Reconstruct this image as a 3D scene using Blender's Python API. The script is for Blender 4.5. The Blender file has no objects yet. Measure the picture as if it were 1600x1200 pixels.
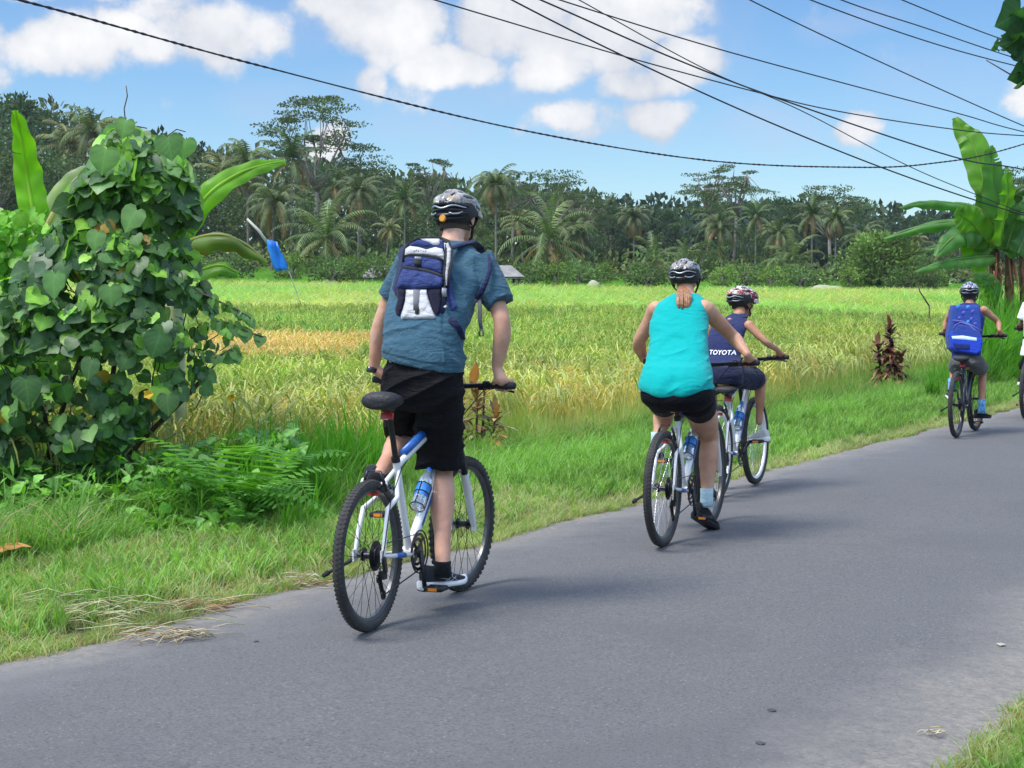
import bpy, bmesh, math, random
import numpy as np
from mathutils import Vector, Matrix, Quaternion, noise
from mathutils.geometry import delaunay_2d_cdt
R = math.radians
PI = math.pi
SC = bpy.context.scene
random.seed(7)

# ------------------------------------------------------------------ camera
F = 2700.0; CAMZ = 1.55; PITCH = math.atan(145 / F)
cam_d = bpy.data.cameras.new('camera'); cam = bpy.data.objects.new('camera', cam_d)
SC.collection.objects.link(cam); SC.camera = cam
cam.location = (0, 0, CAMZ); cam.rotation_euler = (PI / 2 - PITCH, 0, 0)
cam_d.sensor_width = 36; cam_d.lens = 36 * F / 1600; cam_d.clip_start = 0.05; cam_d.clip_end = 6000

# ------------------------------------------------------------------ world
w = bpy.data.worlds.new('World'); SC.world = w; w.use_nodes = True
SUN_EL, SUN_AZ = R(60), R(-112)          # azimuth measured clockwise from the view direction (+Y)
N = w.node_tree.nodes; L = w.node_tree.links; N.clear()
def nn(t, **k):
    n = N.new(t)
    for a, b in k.items(): setattr(n, a, b)
    return n
def mth(op, a, b=None, c=None, clamp=False):
    n = nn('ShaderNodeMath', operation=op); n.use_clamp = clamp
    for i, v in enumerate((a, b, c)):
        if v is None: continue
        if isinstance(v, (int, float)): n.inputs[i].default_value = v
        else: L.new(v, n.inputs[i])
    return n.outputs[0]
out = nn('ShaderNodeOutputWorld'); bg = nn('ShaderNodeBackground'); bg.inputs[1].default_value = 0.14
sky = nn('ShaderNodeTexSky', sky_type='NISHITA'); sky.sun_disc = False
sky.sun_elevation = SUN_EL; sky.sun_rotation = SUN_AZ
sky.altitude = 400; sky.air_density = 1.0; sky.dust_density = 0.15; sky.ozone_density = 2.5
tc = nn('ShaderNodeTexCoord'); sep = nn('ShaderNodeSeparateXYZ'); L.new(tc.outputs['Generated'], sep.inputs[0])
az = mth('ARCTAN2', sep.outputs[0], sep.outputs[1]); el = mth('ARCSINE', sep.outputs[2])
comb = nn('ShaderNodeCombineXYZ'); L.new(az, comb.inputs[0]); L.new(el, comb.inputs[1])
nz1 = nn('ShaderNodeTexNoise'); nz1.inputs['Scale'].default_value = 11; nz1.inputs['Detail'].default_value = 6; nz1.inputs['Roughness'].default_value = 0.55
L.new(comb.outputs[0], nz1.inputs['Vector'])
wv = nn('ShaderNodeVectorMath', operation='MULTIPLY_ADD'); L.new(nz1.outputs['Color'], wv.inputs[0])
wv.inputs[1].default_value = (0.045, 0.040, 0); L.new(comb.outputs[0], wv.inputs[2])
off = nn('ShaderNodeVectorMath', operation='SUBTRACT'); L.new(wv.outputs[0], off.inputs[0]); off.inputs[1].default_value = (0.0225, 0.020, 0)
def blob(px, py, rx, ry, amp, src):
    u, v = (px - 800) / F, (455 - py) / F
    s = nn('ShaderNodeVectorMath', operation='SUBTRACT'); L.new(src, s.inputs[0]); s.inputs[1].default_value = (u, v, 0)
    d = nn('ShaderNodeVectorMath', operation='MULTIPLY'); L.new(s.outputs[0], d.inputs[0]); d.inputs[1].default_value = (F / rx, F / ry, 0)
    ln = nn('ShaderNodeVectorMath', operation='LENGTH'); L.new(d.outputs[0], ln.inputs[0])
    m = nn('ShaderNodeMapRange', interpolation_type='SMOOTHSTEP'); L.new(ln.outputs['Value'], m.inputs[0])
    m.inputs[1].default_value = 1.35; m.inputs[2].default_value = 0.35; m.inputs[3].default_value = 0; m.inputs[4].default_value = amp
    return m.outputs[0]
WHITE = [(600, 50, 125, 90, 1), (680, 110, 95, 45, 1), (520, 5, 70, 60, 1), (770, 40, 90, 75, .95), (740, 110, 70, 40, .9), (860, 110, 80, 45, .9), (960, 60, 80, 80, .95), (880, 40, 130, 95, .95), (1010, 20, 110, 75, 1), (1050, 110, 75, 60, 1),
         (985, 130, 60, 40, .8), (140, 92, 120, 52, .95), (255, 95, 60, 36, .7), (215, 75, 60, 45, .9), (370, 75, 95, 62, .9), (300, 30, 110, 40, .45), (120, 10, 120, 22, .7), (885, 190, 75, 34, .8), (1025, 195, 58, 36, .95), (940, 200, 100, 30, .5), (840, 200, 50, 30, .5),
         (1328, 205, 42, 30, .85), (1590, 175, 50, 42, .9), (575, 140, 38, 45, .75), (640, 160, 60, 40, .45), (20, 95, 60, 60, .6), (1700, 120, 70, 60, .8), (-120, 90, 120, 60, .9), (520, 230, 40, 40, .7)]
GREY = [(300, 60, 260, 60, .45), (760, 150, 260, 50, .4), (1450, 150, 140, 60, .25), (1195, 205, 95, 45, .5), (1330, 50, 80, 28, .4), (660, 195, 120, 50, .35), (60, 240, 130, 50, .3), (950, 215, 150, 30, .35), (420, 170, 80, 30, .3), (1000, 60, 180, 120, .3)]
def total(lst, src):
    acc = None
    for b in lst:
        o = blob(*b, src); acc = o if acc is None else mth('MAXIMUM', acc, o)
    return acc
cw = total(WHITE, off.outputs[0]); cg = total(GREY, off.outputs[0])
nz2 = nn('ShaderNodeTexNoise'); nz2.inputs['Scale'].default_value = 42; nz2.inputs['Detail'].default_value = 7; nz2.inputs['Roughness'].default_value = 0.6
L.new(comb.outputs[0], nz2.inputs['Vector'])
den = mth('SUBTRACT', mth('MULTIPLY', cw, 1.25), mth('ADD', mth('MULTIPLY', mth('SUBTRACT', 0.60, nz2.outputs[0]), 1.9), mth('MULTIPLY', mth('SUBTRACT', 0.5, nz1.outputs[0]), 1.0)))
mr = nn('ShaderNodeMapRange', interpolation_type='SMOOTHSTEP'); L.new(den, mr.inputs[0]); mr.inputs[1].default_value = 0.04; mr.inputs[2].default_value = 0.84
# clouds over the rest of the sky, above and beside the framed part
nz3 = nn('ShaderNodeTexNoise'); nz3.inputs['Scale'].default_value = 2.6; nz3.inputs['Detail'].default_value = 8; nz3.inputs['Roughness'].default_value = 0.55
L.new(tc.outputs['Generated'], nz3.inputs['Vector'])
up = nn('ShaderNodeMapRange', interpolation_type='SMOOTHSTEP'); L.new(el, up.inputs[0]); up.inputs[1].default_value = 0.2; up.inputs[2].default_value = 0.45
c3 = nn('ShaderNodeMapRange', interpolation_type='SMOOTHSTEP'); L.new(nz3.outputs[0], c3.inputs[0]); c3.inputs[1].default_value = 0.42; c3.inputs[2].default_value = 0.6
mask = mth('MAXIMUM', mr.outputs[0], mth('MULTIPLY', c3.outputs[0], up.outputs[0]))
# cloud shade: whiter where the puffs are thick, lilac grey in hollows
nz4 = nn('ShaderNodeTexNoise'); nz4.inputs['Scale'].default_value = 19; nz4.inputs['Detail'].default_value = 5
sh = nn('ShaderNodeVectorMath', operation='ADD'); L.new(comb.outputs[0], sh.inputs[0]); sh.inputs[1].default_value = (0.01, -0.012, 3.3); L.new(sh.outputs[0], nz4.inputs['Vector'])
cs = nn('ShaderNodeMapRange'); L.new(nz4.outputs[0], cs.inputs[0]); cs.inputs[1].default_value = 0.36; cs.inputs[2].default_value = 0.66
ccol = nn('ShaderNodeMixRGB'); ccol.inputs[1].default_value = (2.75, 2.9, 3.25, 1); ccol.inputs[2].default_value = (4.5, 4.5, 4.5, 1); L.new(mth('ADD', mth('MULTIPLY', cs.outputs[0], 0.55), mth('MULTIPLY', mth('SUBTRACT', den, 0.45), 0.6), clamp=True), ccol.inputs[0])
tint = nn('ShaderNodeMixRGB', blend_type='MULTIPLY'); tint.inputs[0].default_value = 1; L.new(sky.outputs[0], tint.inputs[1])
TINT = tint
grad = nn('ShaderNodeMapRange'); L.new(el, grad.inputs[0]); grad.inputs[1].default_value = 0.0; grad.inputs[2].default_value = 0.2
gcol = nn('ShaderNodeMixRGB'); gcol.inputs[1].default_value = (0.49, 0.58, 0.64, 1); gcol.inputs[2].default_value = (0.33, 0.47, 0.61, 1); L.new(grad.outputs[0], gcol.inputs[0])
L.new(gcol.outputs[0], tint.inputs[2])
g1 = nn('ShaderNodeMixRGB'); L.new(mth('MULTIPLY', cg, nz2.outputs[0]), g1.inputs[0]); L.new(tint.outputs[0], g1.inputs[1]); g1.inputs[2].default_value = (2.7, 2.8, 3.6, 1)
mx = nn('ShaderNodeMixRGB'); L.new(mask, mx.inputs[0]); L.new(g1.outputs[0], mx.inputs[1]); L.new(ccol.outputs[0], mx.inputs[2])
hi = nn('ShaderNodeMapRange'); L.new(el, hi.inputs[0]); hi.inputs[1].default_value = 0.22; hi.inputs[2].default_value = 0.6; hi.inputs[3].default_value = 1; hi.inputs[4].default_value = 2.55
fin = nn('ShaderNodeVectorMath', operation='SCALE'); L.new(mx.outputs[0], fin.inputs[0]); L.new(hi.outputs[0], fin.inputs['Scale'])
L.new(fin.outputs[0], bg.inputs[0]); L.new(bg.outputs[0], out.inputs[0])

# ------------------------------------------------------------------ sun (veiled by thin cloud)
sd = bpy.data.lights.new('sun', 'SUN'); so = bpy.data.objects.new('sun', sd); SC.collection.objects.link(so)
sd.energy = 2.5; sd.angle = R(22); sd.color = (1.0, 0.95, 0.87)
sdir = Vector((math.sin(SUN_AZ) * math.cos(SUN_EL), math.cos(SUN_AZ) * math.cos(SUN_EL), math.sin(SUN_EL)))
so.rotation_euler = sdir.to_track_quat('Z', 'Y').to_euler(); so.location = (0, 0, 60)

SC.view_settings.view_transform = 'Standard'; SC.view_settings.look = 'None'
SC.view_settings.exposure = 0.75; SC.view_settings.gamma = 1
SC.render.engine = 'CYCLES'
SC.cycles.max_bounces = 7; SC.cycles.diffuse_bounces = 3; SC.cycles.glossy_bounces = 2; SC.cycles.transmission_bounces = 5; SC.cycles.transparent_max_bounces = 8
SC.cycles.use_denoising = True; SC.cycles.denoiser = 'OPENIMAGEDENOISE'
try: SC.cycles.denoising_prefilter = 'ACCURATE'
except Exception: pass

# ------------------------------------------------------------------ helpers
CP, SP = math.cos(PITCH), math.sin(PITCH)
def ray(px, py):
    a, b = (px - 800) / F, -(py - 600) / F
    return Vector((a, CP + b * SP, -SP + b * CP))
def P(px, py, d):
    r = ray(px, py); return Vector((0, 0, CAMZ)) + r * (d / r.y)
def G(px, py, z=0.0):
    r = ray(px, py); return Vector((0, 0, CAMZ)) + r * ((z - CAMZ) / r.z)
def proj(p):
    x, y, z = p[0], p[1], p[2] - CAMZ
    f = y * CP - z * SP; u = y * SP + z * CP
    return (round(800 + F * x / f, 1), round(600 - F * u / f, 1))

def tag(o, label=None, cat=None, group=None, kind=None):
    if label: o['label'] = label
    if cat: o['category'] = cat
    if group: o['group'] = group
    if kind: o['kind'] = kind
    return o
def empty(name, loc=(0, 0, 0), rot=(0, 0, 0), label=None, cat=None, group=None):
    o = bpy.data.objects.new(name, None); SC.collection.objects.link(o)
    o.location = loc; o.rotation_euler = rot; o.empty_display_size = 0.1
    return tag(o, label, cat, group)

class MB:
    def __init__(s): s.V = []; s.F = []; s.C = []; s.M = []
    def add(s, V, F, col=None, mi=0):
        b = len(s.V); s.V += [tuple(v) for v in V]; s.F += [tuple(i + b for i in f) for f in F]
        s.C += [col or (1, 1, 1)] * len(V); s.M += [mi] * len(F); return b
    def tube(s, pts, rad, n=10, col=None, mi=0, cap=True, up=None, flat=1.0):
        pts = [Vector(p) for p in pts]
        if not isinstance(rad, (list, tuple)): rad = [rad] * len(pts)
        V = []; Fc = []; m = len(pts); prev = None
        for i, p in enumerate(pts):
            t = (pts[min(i + 1, m - 1)] - pts[max(i - 1, 0)]).normalized()
            if prev is None:
                a = Vector(up) if up else (Vector((0, 0, 1)) if abs(t.z) < .9 else Vector((1, 0, 0)))
            else: a = prev
            a = (a - t * a.dot(t)).normalized(); prev = a; b = t.cross(a)
            for k in range(n):
                th = 2 * PI * k / n
                V.append(p + (a * math.cos(th) * flat + b * math.sin(th)) * rad[i])
        for i in range(m - 1):
            for k in range(n):
                k2 = (k + 1) % n; Fc.append((i * n + k, i * n + k2, (i + 1) * n + k2, (i + 1) * n + k))
        if cap:
            Fc.append(tuple(range(n - 1, -1, -1))); Fc.append(tuple((m - 1) * n + k for k in range(n)))
        return s.add(V, Fc, col, mi)
    def loft(s, rings, n=20, col=None, mi=0, ex=2.0, cap=True):
        V = []; Fc = []; m = len(rings)
        for c, a, b in rings:
            c = Vector(c)
            for k in range(n):
                th = 2 * PI * k / n; cc, ss = math.cos(th), math.sin(th)
                V.append(c + a * (math.copysign(abs(cc) ** (2 / ex), cc)) + b * (math.copysign(abs(ss) ** (2 / ex), ss)))
        for i in range(m - 1):
            for k in range(n):
                k2 = (k + 1) % n; Fc.append((i * n + k, i * n + k2, (i + 1) * n + k2, (i + 1) * n + k))
        if cap:
            Fc.append(tuple(range(n - 1, -1, -1))); Fc.append(tuple((m - 1) * n + k for k in range(n)))
        return s.add(V, Fc, col, mi)
    def ell(s, c, rad, mat=None, n=16, m=10, col=None, mi=0):
        V = []; Fc = []; c = Vector(c); mat = mat or Matrix.Identity(3)
        for i in range(m + 1):
            ph = PI * i / m
            for k in range(n):
                th = 2 * PI * k / n
                V.append(c + mat @ Vector((rad[0] * math.sin(ph) * math.cos(th), rad[1] * math.sin(ph) * math.sin(th), rad[2] * math.cos(ph))))
        for i in range(m):
            for k in range(n):
                k2 = (k + 1) % n; Fc.append((i * n + k, (i + 1) * n + k, (i + 1) * n + k2, i * n + k2))
        return s.add(V, Fc, col, mi)
    def box(s, c, hx, hy, hz, mat=None, col=None, mi=0):
        mat = mat or Matrix.Identity(3); c = Vector(c)
        V = [c + mat @ Vector((x * hx, y * hy, z * hz)) for x in (-1, 1) for y in (-1, 1) for z in (-1, 1)]
        return s.add(V, [(0, 1, 3, 2), (4, 6, 7, 5), (0, 4, 5, 1), (2, 3, 7, 6), (0, 2, 6, 4), (1, 5, 7, 3)], col, mi)
    def lathe(s, c, prof, n=48, mat=None, col=None, closed=False, mi=0, squash=None):
        # prof: (axial, radius) pairs, axis = local X
        mat = mat or Matrix.Identity(3); c = Vector(c); V = []; Fc = []; m = len(prof)
        for k in range(n):
            th = 2 * PI * k / n
            for a, r in prof: V.append(c + mat @ Vector((a, r * math.cos(th), r * math.sin(th))))
        for k in range(n):
            k2 = (k + 1) % n
            for i in range(m if closed else m - 1):
                j = (i + 1) % m; Fc.append((k * m + i, k * m + j, k2 * m + j, k2 * m + i))
        return s.add(V, Fc, col, mi)
    def join(s, o, M=None):
        V = [M @ Vector(v) for v in o.V] if M is not None else o.V
        b = len(s.V); s.V += [tuple(v) for v in V]; s.F += [tuple(i + b for i in f) for f in o.F]; s.C += o.C; s.M += o.M
    def mesh(s, name, mats, smooth=True):
        me = bpy.data.meshes.new(name); me.from_pydata(s.V, [], s.F)
        if not isinstance(mats, (list, tuple)): mats = [mats]
        for m in mats: me.materials.append(m)
        if len(mats) > 1: me.polygons.foreach_set('material_index', s.M)
        if smooth: me.polygons.foreach_set('use_smooth', [True] * len(s.F))
        a = me.color_attributes.new('Col', 'FLOAT_COLOR', 'POINT')
        a.data.foreach_set('color', [x for c in s.C for x in (c[0], c[1], c[2], 1)])
        if getattr(s, 'U', None):
            a = me.attributes.new('Leaf', 'FLOAT_VECTOR', 'POINT'); buf = np.zeros((len(s.V), 3), np.float32)
            for i, u in s.U.items(): buf[i] = u
            a.data.foreach_set('vector', buf.ravel())
        me.update(); return me
    def build(s, name, mats, parent=None, smooth=True, world=False, sharp=None):
        me = s.mesh(name, mats, smooth)
        if sharp: 
            try: me.set_sharp_from_angle(angle=R(sharp))
            except Exception: pass
        return place(name, me, parent, world)
def place(name, me, parent=None, world=False):
    o = bpy.data.objects.new(name, me); SC.collection.objects.link(o)
    if parent is not None:
        o.parent = parent
        if world: # mesh is in world coordinates
            top = parent
            M = Matrix.Identity(4)
            while top is not None:
                if top.type == 'EMPTY': M = Matrix.Translation(top.location) @ top.rotation_euler.to_matrix().to_4x4()
                top = top.parent
            if parent.type == 'EMPTY': o.matrix_parent_inverse = M.inverted()
    return o
def bake(mb, voxel, smooth_it=6, name='body', fac=0.5):
    """union of overlapping closed pieces as one skin"""
    me = bpy.data.meshes.new(name + '_tmp'); me.from_pydata(mb.V, [], mb.F)
    o = bpy.data.objects.new(name + '_tmp', me); SC.collection.objects.link(o)
    m = o.modifiers.new('r', 'REMESH'); m.mode = 'VOXEL'; m.voxel_size = voxel
    if smooth_it:
        m2 = o.modifiers.new('s', 'SMOOTH'); m2.iterations = smooth_it; m2.factor = fac
    dg = bpy.context.evaluated_depsgraph_get(); dg.update()
    res = bpy.data.meshes.new_from_object(o.evaluated_get(dg))
    bpy.data.objects.remove(o); bpy.data.meshes.remove(me)
    res.name = name; res.polygons.foreach_set('use_smooth', [True] * len(res.polygons))
    return res
def displace(me, fn):
    me.update()
    n = len(me.vertices); co = np.empty(n * 3); me.vertices.foreach_get('co', co); co = co.reshape(-1, 3)
    no = np.empty(n * 3); me.vertices.foreach_get('normal', no); no = no.reshape(-1, 3)
    for i in range(n): co[i] += no[i] * fn(Vector(co[i]), Vector(no[i]))
    me.vertices.foreach_set('co', co.ravel()); me.update()

# ------------------------------------------------------------------ materials
def newmat(name):
    m = bpy.data.materials.new(name); m.use_nodes = True
    nt = m.node_tree; b = nt.nodes['Principled BSDF']; return m, nt, b
def setspec(b, v):
    for k in ('Specular IOR Level', 'Specular'):
        if k in b.inputs: b.inputs[k].default_value = v; return
def mat(name, col, rough=0.5, metal=0.0, spec=0.5, var=0.12, scale=30, bump=0.0, bscale=120, attr=False, detail=3, coat=0, sss=0, obj=True, sheen=0):
    m, nt, b = newmat(name); N_, L_ = nt.nodes, nt.links
    t = N_.new('ShaderNodeTexCoord'); src = t.outputs['Object']
    n = N_.new('ShaderNodeTexNoise'); n.inputs['Scale'].default_value = scale; n.inputs['Detail'].default_value = detail; L_.new(src, n.inputs['Vector'])
    mr = N_.new('ShaderNodeMapRange'); L_.new(n.outputs[0], mr.inputs[0]); mr.inputs[1].default_value = 0.3; mr.inputs[2].default_value = 0.7
    mr.inputs[3].default_value = 1 - var; mr.inputs[4].default_value = 1 + var
    vm = N_.new('ShaderNodeVectorMath'); vm.operation = 'SCALE'; L_.new(mr.outputs[0], vm.inputs['Scale'])
    if attr:
        at = N_.new('ShaderNodeAttribute'); at.attribute_name = 'Col'
        mu = N_.new('ShaderNodeMixRGB'); mu.blend_type = 'MULTIPLY'; mu.inputs[0].default_value = 1; mu.inputs[1].default_value = (*col, 1); L_.new(at.outputs['Color'], mu.inputs[2])
        L_.new(mu.outputs[0], vm.inputs[0])
    else: vm.inputs[0].default_value = col
    L_.new(vm.outputs[0], b.inputs['Base Color'])
    b.inputs['Roughness'].default_value = rough; b.inputs['Metallic'].default_value = metal; setspec(b, spec)
    if coat: b.inputs['Coat Weight'].default_value = coat; b.inputs['Coat Roughness'].default_value = 0.08
    if sss:
        b.inputs['Subsurface Weight'].default_value = sss; b.inputs['Subsurface Radius'].default_value = (0.012, 0.004, 0.002); b.inputs['Subsurface Scale'].default_value = 1
    if sheen: b.inputs['Sheen Weight'].default_value = sheen
    if bump:
        n2 = N_.new('ShaderNodeTexNoise'); n2.inputs['Scale'].default_value = bscale; n2.inputs['Detail'].default_value = 4; L_.new(src, n2.inputs['Vector'])
        bp = N_.new('ShaderNodeBump'); bp.inputs['Strength'].default_value = bump; bp.inputs['Distance'].default_value = 0.01; L_.new(n2.outputs[0], bp.inputs['Height']); L_.new(bp.outputs[0], b.inputs['Normal'])
    return m
def leafmat(name, tint=(1, 1, 1), rough=0.45, trans=0.35, var=0.15, scale=9, spec=0.35, veins=0, world=False, tcol=(1.25, 1.35, 0.5)):
    """leaf colour comes from each leaf's own Col attribute; light also shines through the leaf"""
    m, nt, b = newmat(name); N_, L_ = nt.nodes, nt.links
    at = N_.new('ShaderNodeAttribute'); at.attribute_name = 'Col'
    t = N_.new('ShaderNodeTexCoord'); ge = N_.new('ShaderNodeNewGeometry'); oi = N_.new('ShaderNodeObjectInfo')
    n = N_.new('ShaderNodeTexNoise'); n.inputs['Scale'].default_value = scale; L_.new(ge.outputs['Position'], n.inputs['Vector'])
    mr = N_.new('ShaderNodeMapRange'); L_.new(n.outputs[0], mr.inputs[0]); mr.inputs[1].default_value = 0.3; mr.inputs[2].default_value = 0.7; mr.inputs[3].default_value = 1 - var; mr.inputs[4].default_value = 1 + var
    mu = N_.new('ShaderNodeMixRGB'); mu.blend_type = 'MULTIPLY'; mu.inputs[0].default_value = 1; mu.inputs[1].default_value = (*tint, 1); L_.new(at.outputs['Color'], mu.inputs[2])
    vm = N_.new('ShaderNodeVectorMath'); vm.operation = 'SCALE'; L_.new(mu.outputs[0], vm.inputs[0]); L_.new(mr.outputs[0], vm.inputs['Scale'])
    col_ = vm.outputs[0]
    if veins:
        la = N_.new('ShaderNodeAttribute'); la.attribute_name = 'Leaf'; sx = N_.new('ShaderNodeSeparateXYZ'); L_.new(la.outputs['Vector'], sx.inputs[0])
        def mm_(op, a, b_=None):
            q = N_.new('ShaderNodeMath'); q.operation = op
            for i, v in enumerate((a, b_)):
                if v is None: continue
                if isinstance(v, (int, float)): q.inputs[i].default_value = v
                else: L_.new(v, q.inputs[i])
            return q.outputs[0]
        ax = mm_('ABSOLUTE', sx.outputs[0]); w1 = mm_('LESS_THAN', ax, .022); fr = mm_('FRACT', mm_('MULTIPLY', mm_('SUBTRACT', sx.outputs[1], mm_('MULTIPLY', ax, .75)), 4.2)); w2 = mm_('LESS_THAN', fr, .13)
        vmk = mm_('MULTIPLY', mm_('MAXIMUM', w1, mm_('MULTIPLY', w2, .7)), sx.outputs[2])
        vc = N_.new('ShaderNodeMixRGB'); vc.blend_type = 'ADD'; L_.new(vmk, vc.inputs[0]); L_.new(vm.outputs[0], vc.inputs[1]); vc.inputs[2].default_value = (.05, .085, .035, 1); col_ = vc.outputs[0]
        bp = N_.new('ShaderNodeBump'); bp.inputs['Strength'].default_value = .7; bp.inputs['Distance'].default_value = .004; bp.invert = True; L_.new(vmk, bp.inputs['Height']); L_.new(bp.outputs[0], b.inputs['Normal'])
    L_.new(col_, b.inputs['Base Color']); b.inputs['Roughness'].default_value = rough; setspec(b, spec)
    tr = N_.new('ShaderNodeBsdfTranslucent'); tm = N_.new('ShaderNodeVectorMath'); tm.operation = 'MULTIPLY'; L_.new(vm.outputs[0], tm.inputs[0]); tm.inputs[1].default_value = tcol
    L_.new(tm.outputs[0], tr.inputs[0])
    mix = N_.new('ShaderNodeMixShader'); mix.inputs[0].default_value = trans; L_.new(b.outputs[0], mix.inputs[1]); L_.new(tr.outputs[0], mix.inputs[2])
    o = [x for x in N_ if x.type == 'OUTPUT_MATERIAL'][0]; L_.new(mix.outputs[0], o.inputs[0])
    return m
def rc(base, v=0.15):
    """colour of one leaf: base varied in tone"""
    k = 1 + random.uniform(-v, v); return (base[0] * k * random.uniform(.92, 1.08), base[1] * k, base[2] * k * random.uniform(.9, 1.1))
def lerp(a, b, t): return a + (b - a) * t
def sstep(a, b, x):
    t = max(0, min(1, (x - a) / (b - a))); return t * t * (3 - 2 * t)
# ================================================================== ground, road
RA = Vector((-2.12, 7.15)); RD = Vector((0.488, 0.873)).normalized(); NL = Vector((-RD.y, RD.x)); RW = 3.92
def side(x, y): return (x - RA.x) * NL.x + (y - RA.y) * NL.y      # metres left of the road's left edge
def along(x, y): return (x - RA.x) * RD.x + (y - RA.y) * RD.y
def at_road(a, s): return Vector((RA.x + RD.x * a + NL.x * s, RA.y + RD.y * a + NL.y * s))
def H(x, y):
    t = max(0.0, min(1.35, (y - 20) / 130.0)); t = t * t * 0.25 + t * 0.75 if t < 1 else t
    h = t * (2.75 - 0.0234 * max(-60, min(60, x)) * min(1, t + .3))
    s = side(x, y)
    h *= sstep(1.5, 14, s) if s > 0 else 0
    return h + (0.05 * sstep(0.0, .6, s) - 0.18 * sstep(1.7, 2.6, s) if s > 0 else 0.04 * sstep(0, .6, -s - RW))
def gaxis(n, near, far):
    a = [0.0]; st = near
    while a[-1] < far: a.append(a[-1] + st); st *= n
    return a
xs = gaxis(1.10, 0.5, 420); xs = [-v for v in xs[:0:-1]] + xs
ys = [-v for v in gaxis(1.25, 1.0, 60)[:0:-1]] + [i * 0.5 for i in range(0, 60)] + [30 + v for v in gaxis(1.06, 0.5, 430)]
m = MB(); V = [(x, y, H(x, y)) for y in ys for x in xs]; nx = len(xs)
m.add(V, [(j * nx + i, j * nx + i + 1, (j + 1) * nx + i + 1, (j + 1) * nx + i) for j in range(len(ys) - 1) for i in range(nx - 1)], (1, 1, 1))
def ground_mat():
    mm, nt, b = newmat('soil and grass'); N_, L_ = nt.nodes, nt.links
    ge = N_.new('ShaderNodeNewGeometry')
    n = N_.new('ShaderNodeTexNoise'); n.inputs['Scale'].default_value = 3; n.inputs['Detail'].default_value = 8; L_.new(ge.outputs['Position'], n.inputs['Vector'])
    cr = N_.new('ShaderNodeValToRGB'); L_.new(n.outputs[0], cr.inputs[0]); e = cr.color_ramp.elements
    e[0].position = .35; e[0].color = (.07, .08, .03, 1); e[1].position = .65; e[1].color = (.16, .155, .07, 1)
    n3 = N_.new('ShaderNodeTexNoise'); n3.inputs['Scale'].default_value = 38; n3.inputs['Detail'].default_value = 6; n3.inputs['Roughness'].default_value = .75; L_.new(ge.outputs['Position'], n3.inputs['Vector'])
    m3 = N_.new('ShaderNodeMapRange'); L_.new(n3.outputs[0], m3.inputs[0]); m3.inputs[1].default_value = .3; m3.inputs[2].default_value = .7; m3.inputs[3].default_value = .35; m3.inputs[4].default_value = 1.9
    v3 = N_.new('ShaderNodeVectorMath'); v3.operation = 'SCALE'; L_.new(cr.outputs[0], v3.inputs[0]); L_.new(m3.outputs[0], v3.inputs['Scale'])
    L_.new(v3.outputs[0], b.inputs['Base Color'])
    bp = N_.new('ShaderNodeBump'); bp.inputs['Strength'].default_value = 1; bp.inputs['Distance'].default_value = .03; L_.new(n3.outputs[0], bp.inputs['Height']); L_.new(bp.outputs[0], b.inputs['Normal']); b.inputs['Roughness'].default_value = .95; setspec(b, .1); return mm
g = m.build('ground', ground_mat()); tag(g, 'earth and short grass under the rice field and verges', 'ground', kind='structure')

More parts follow.
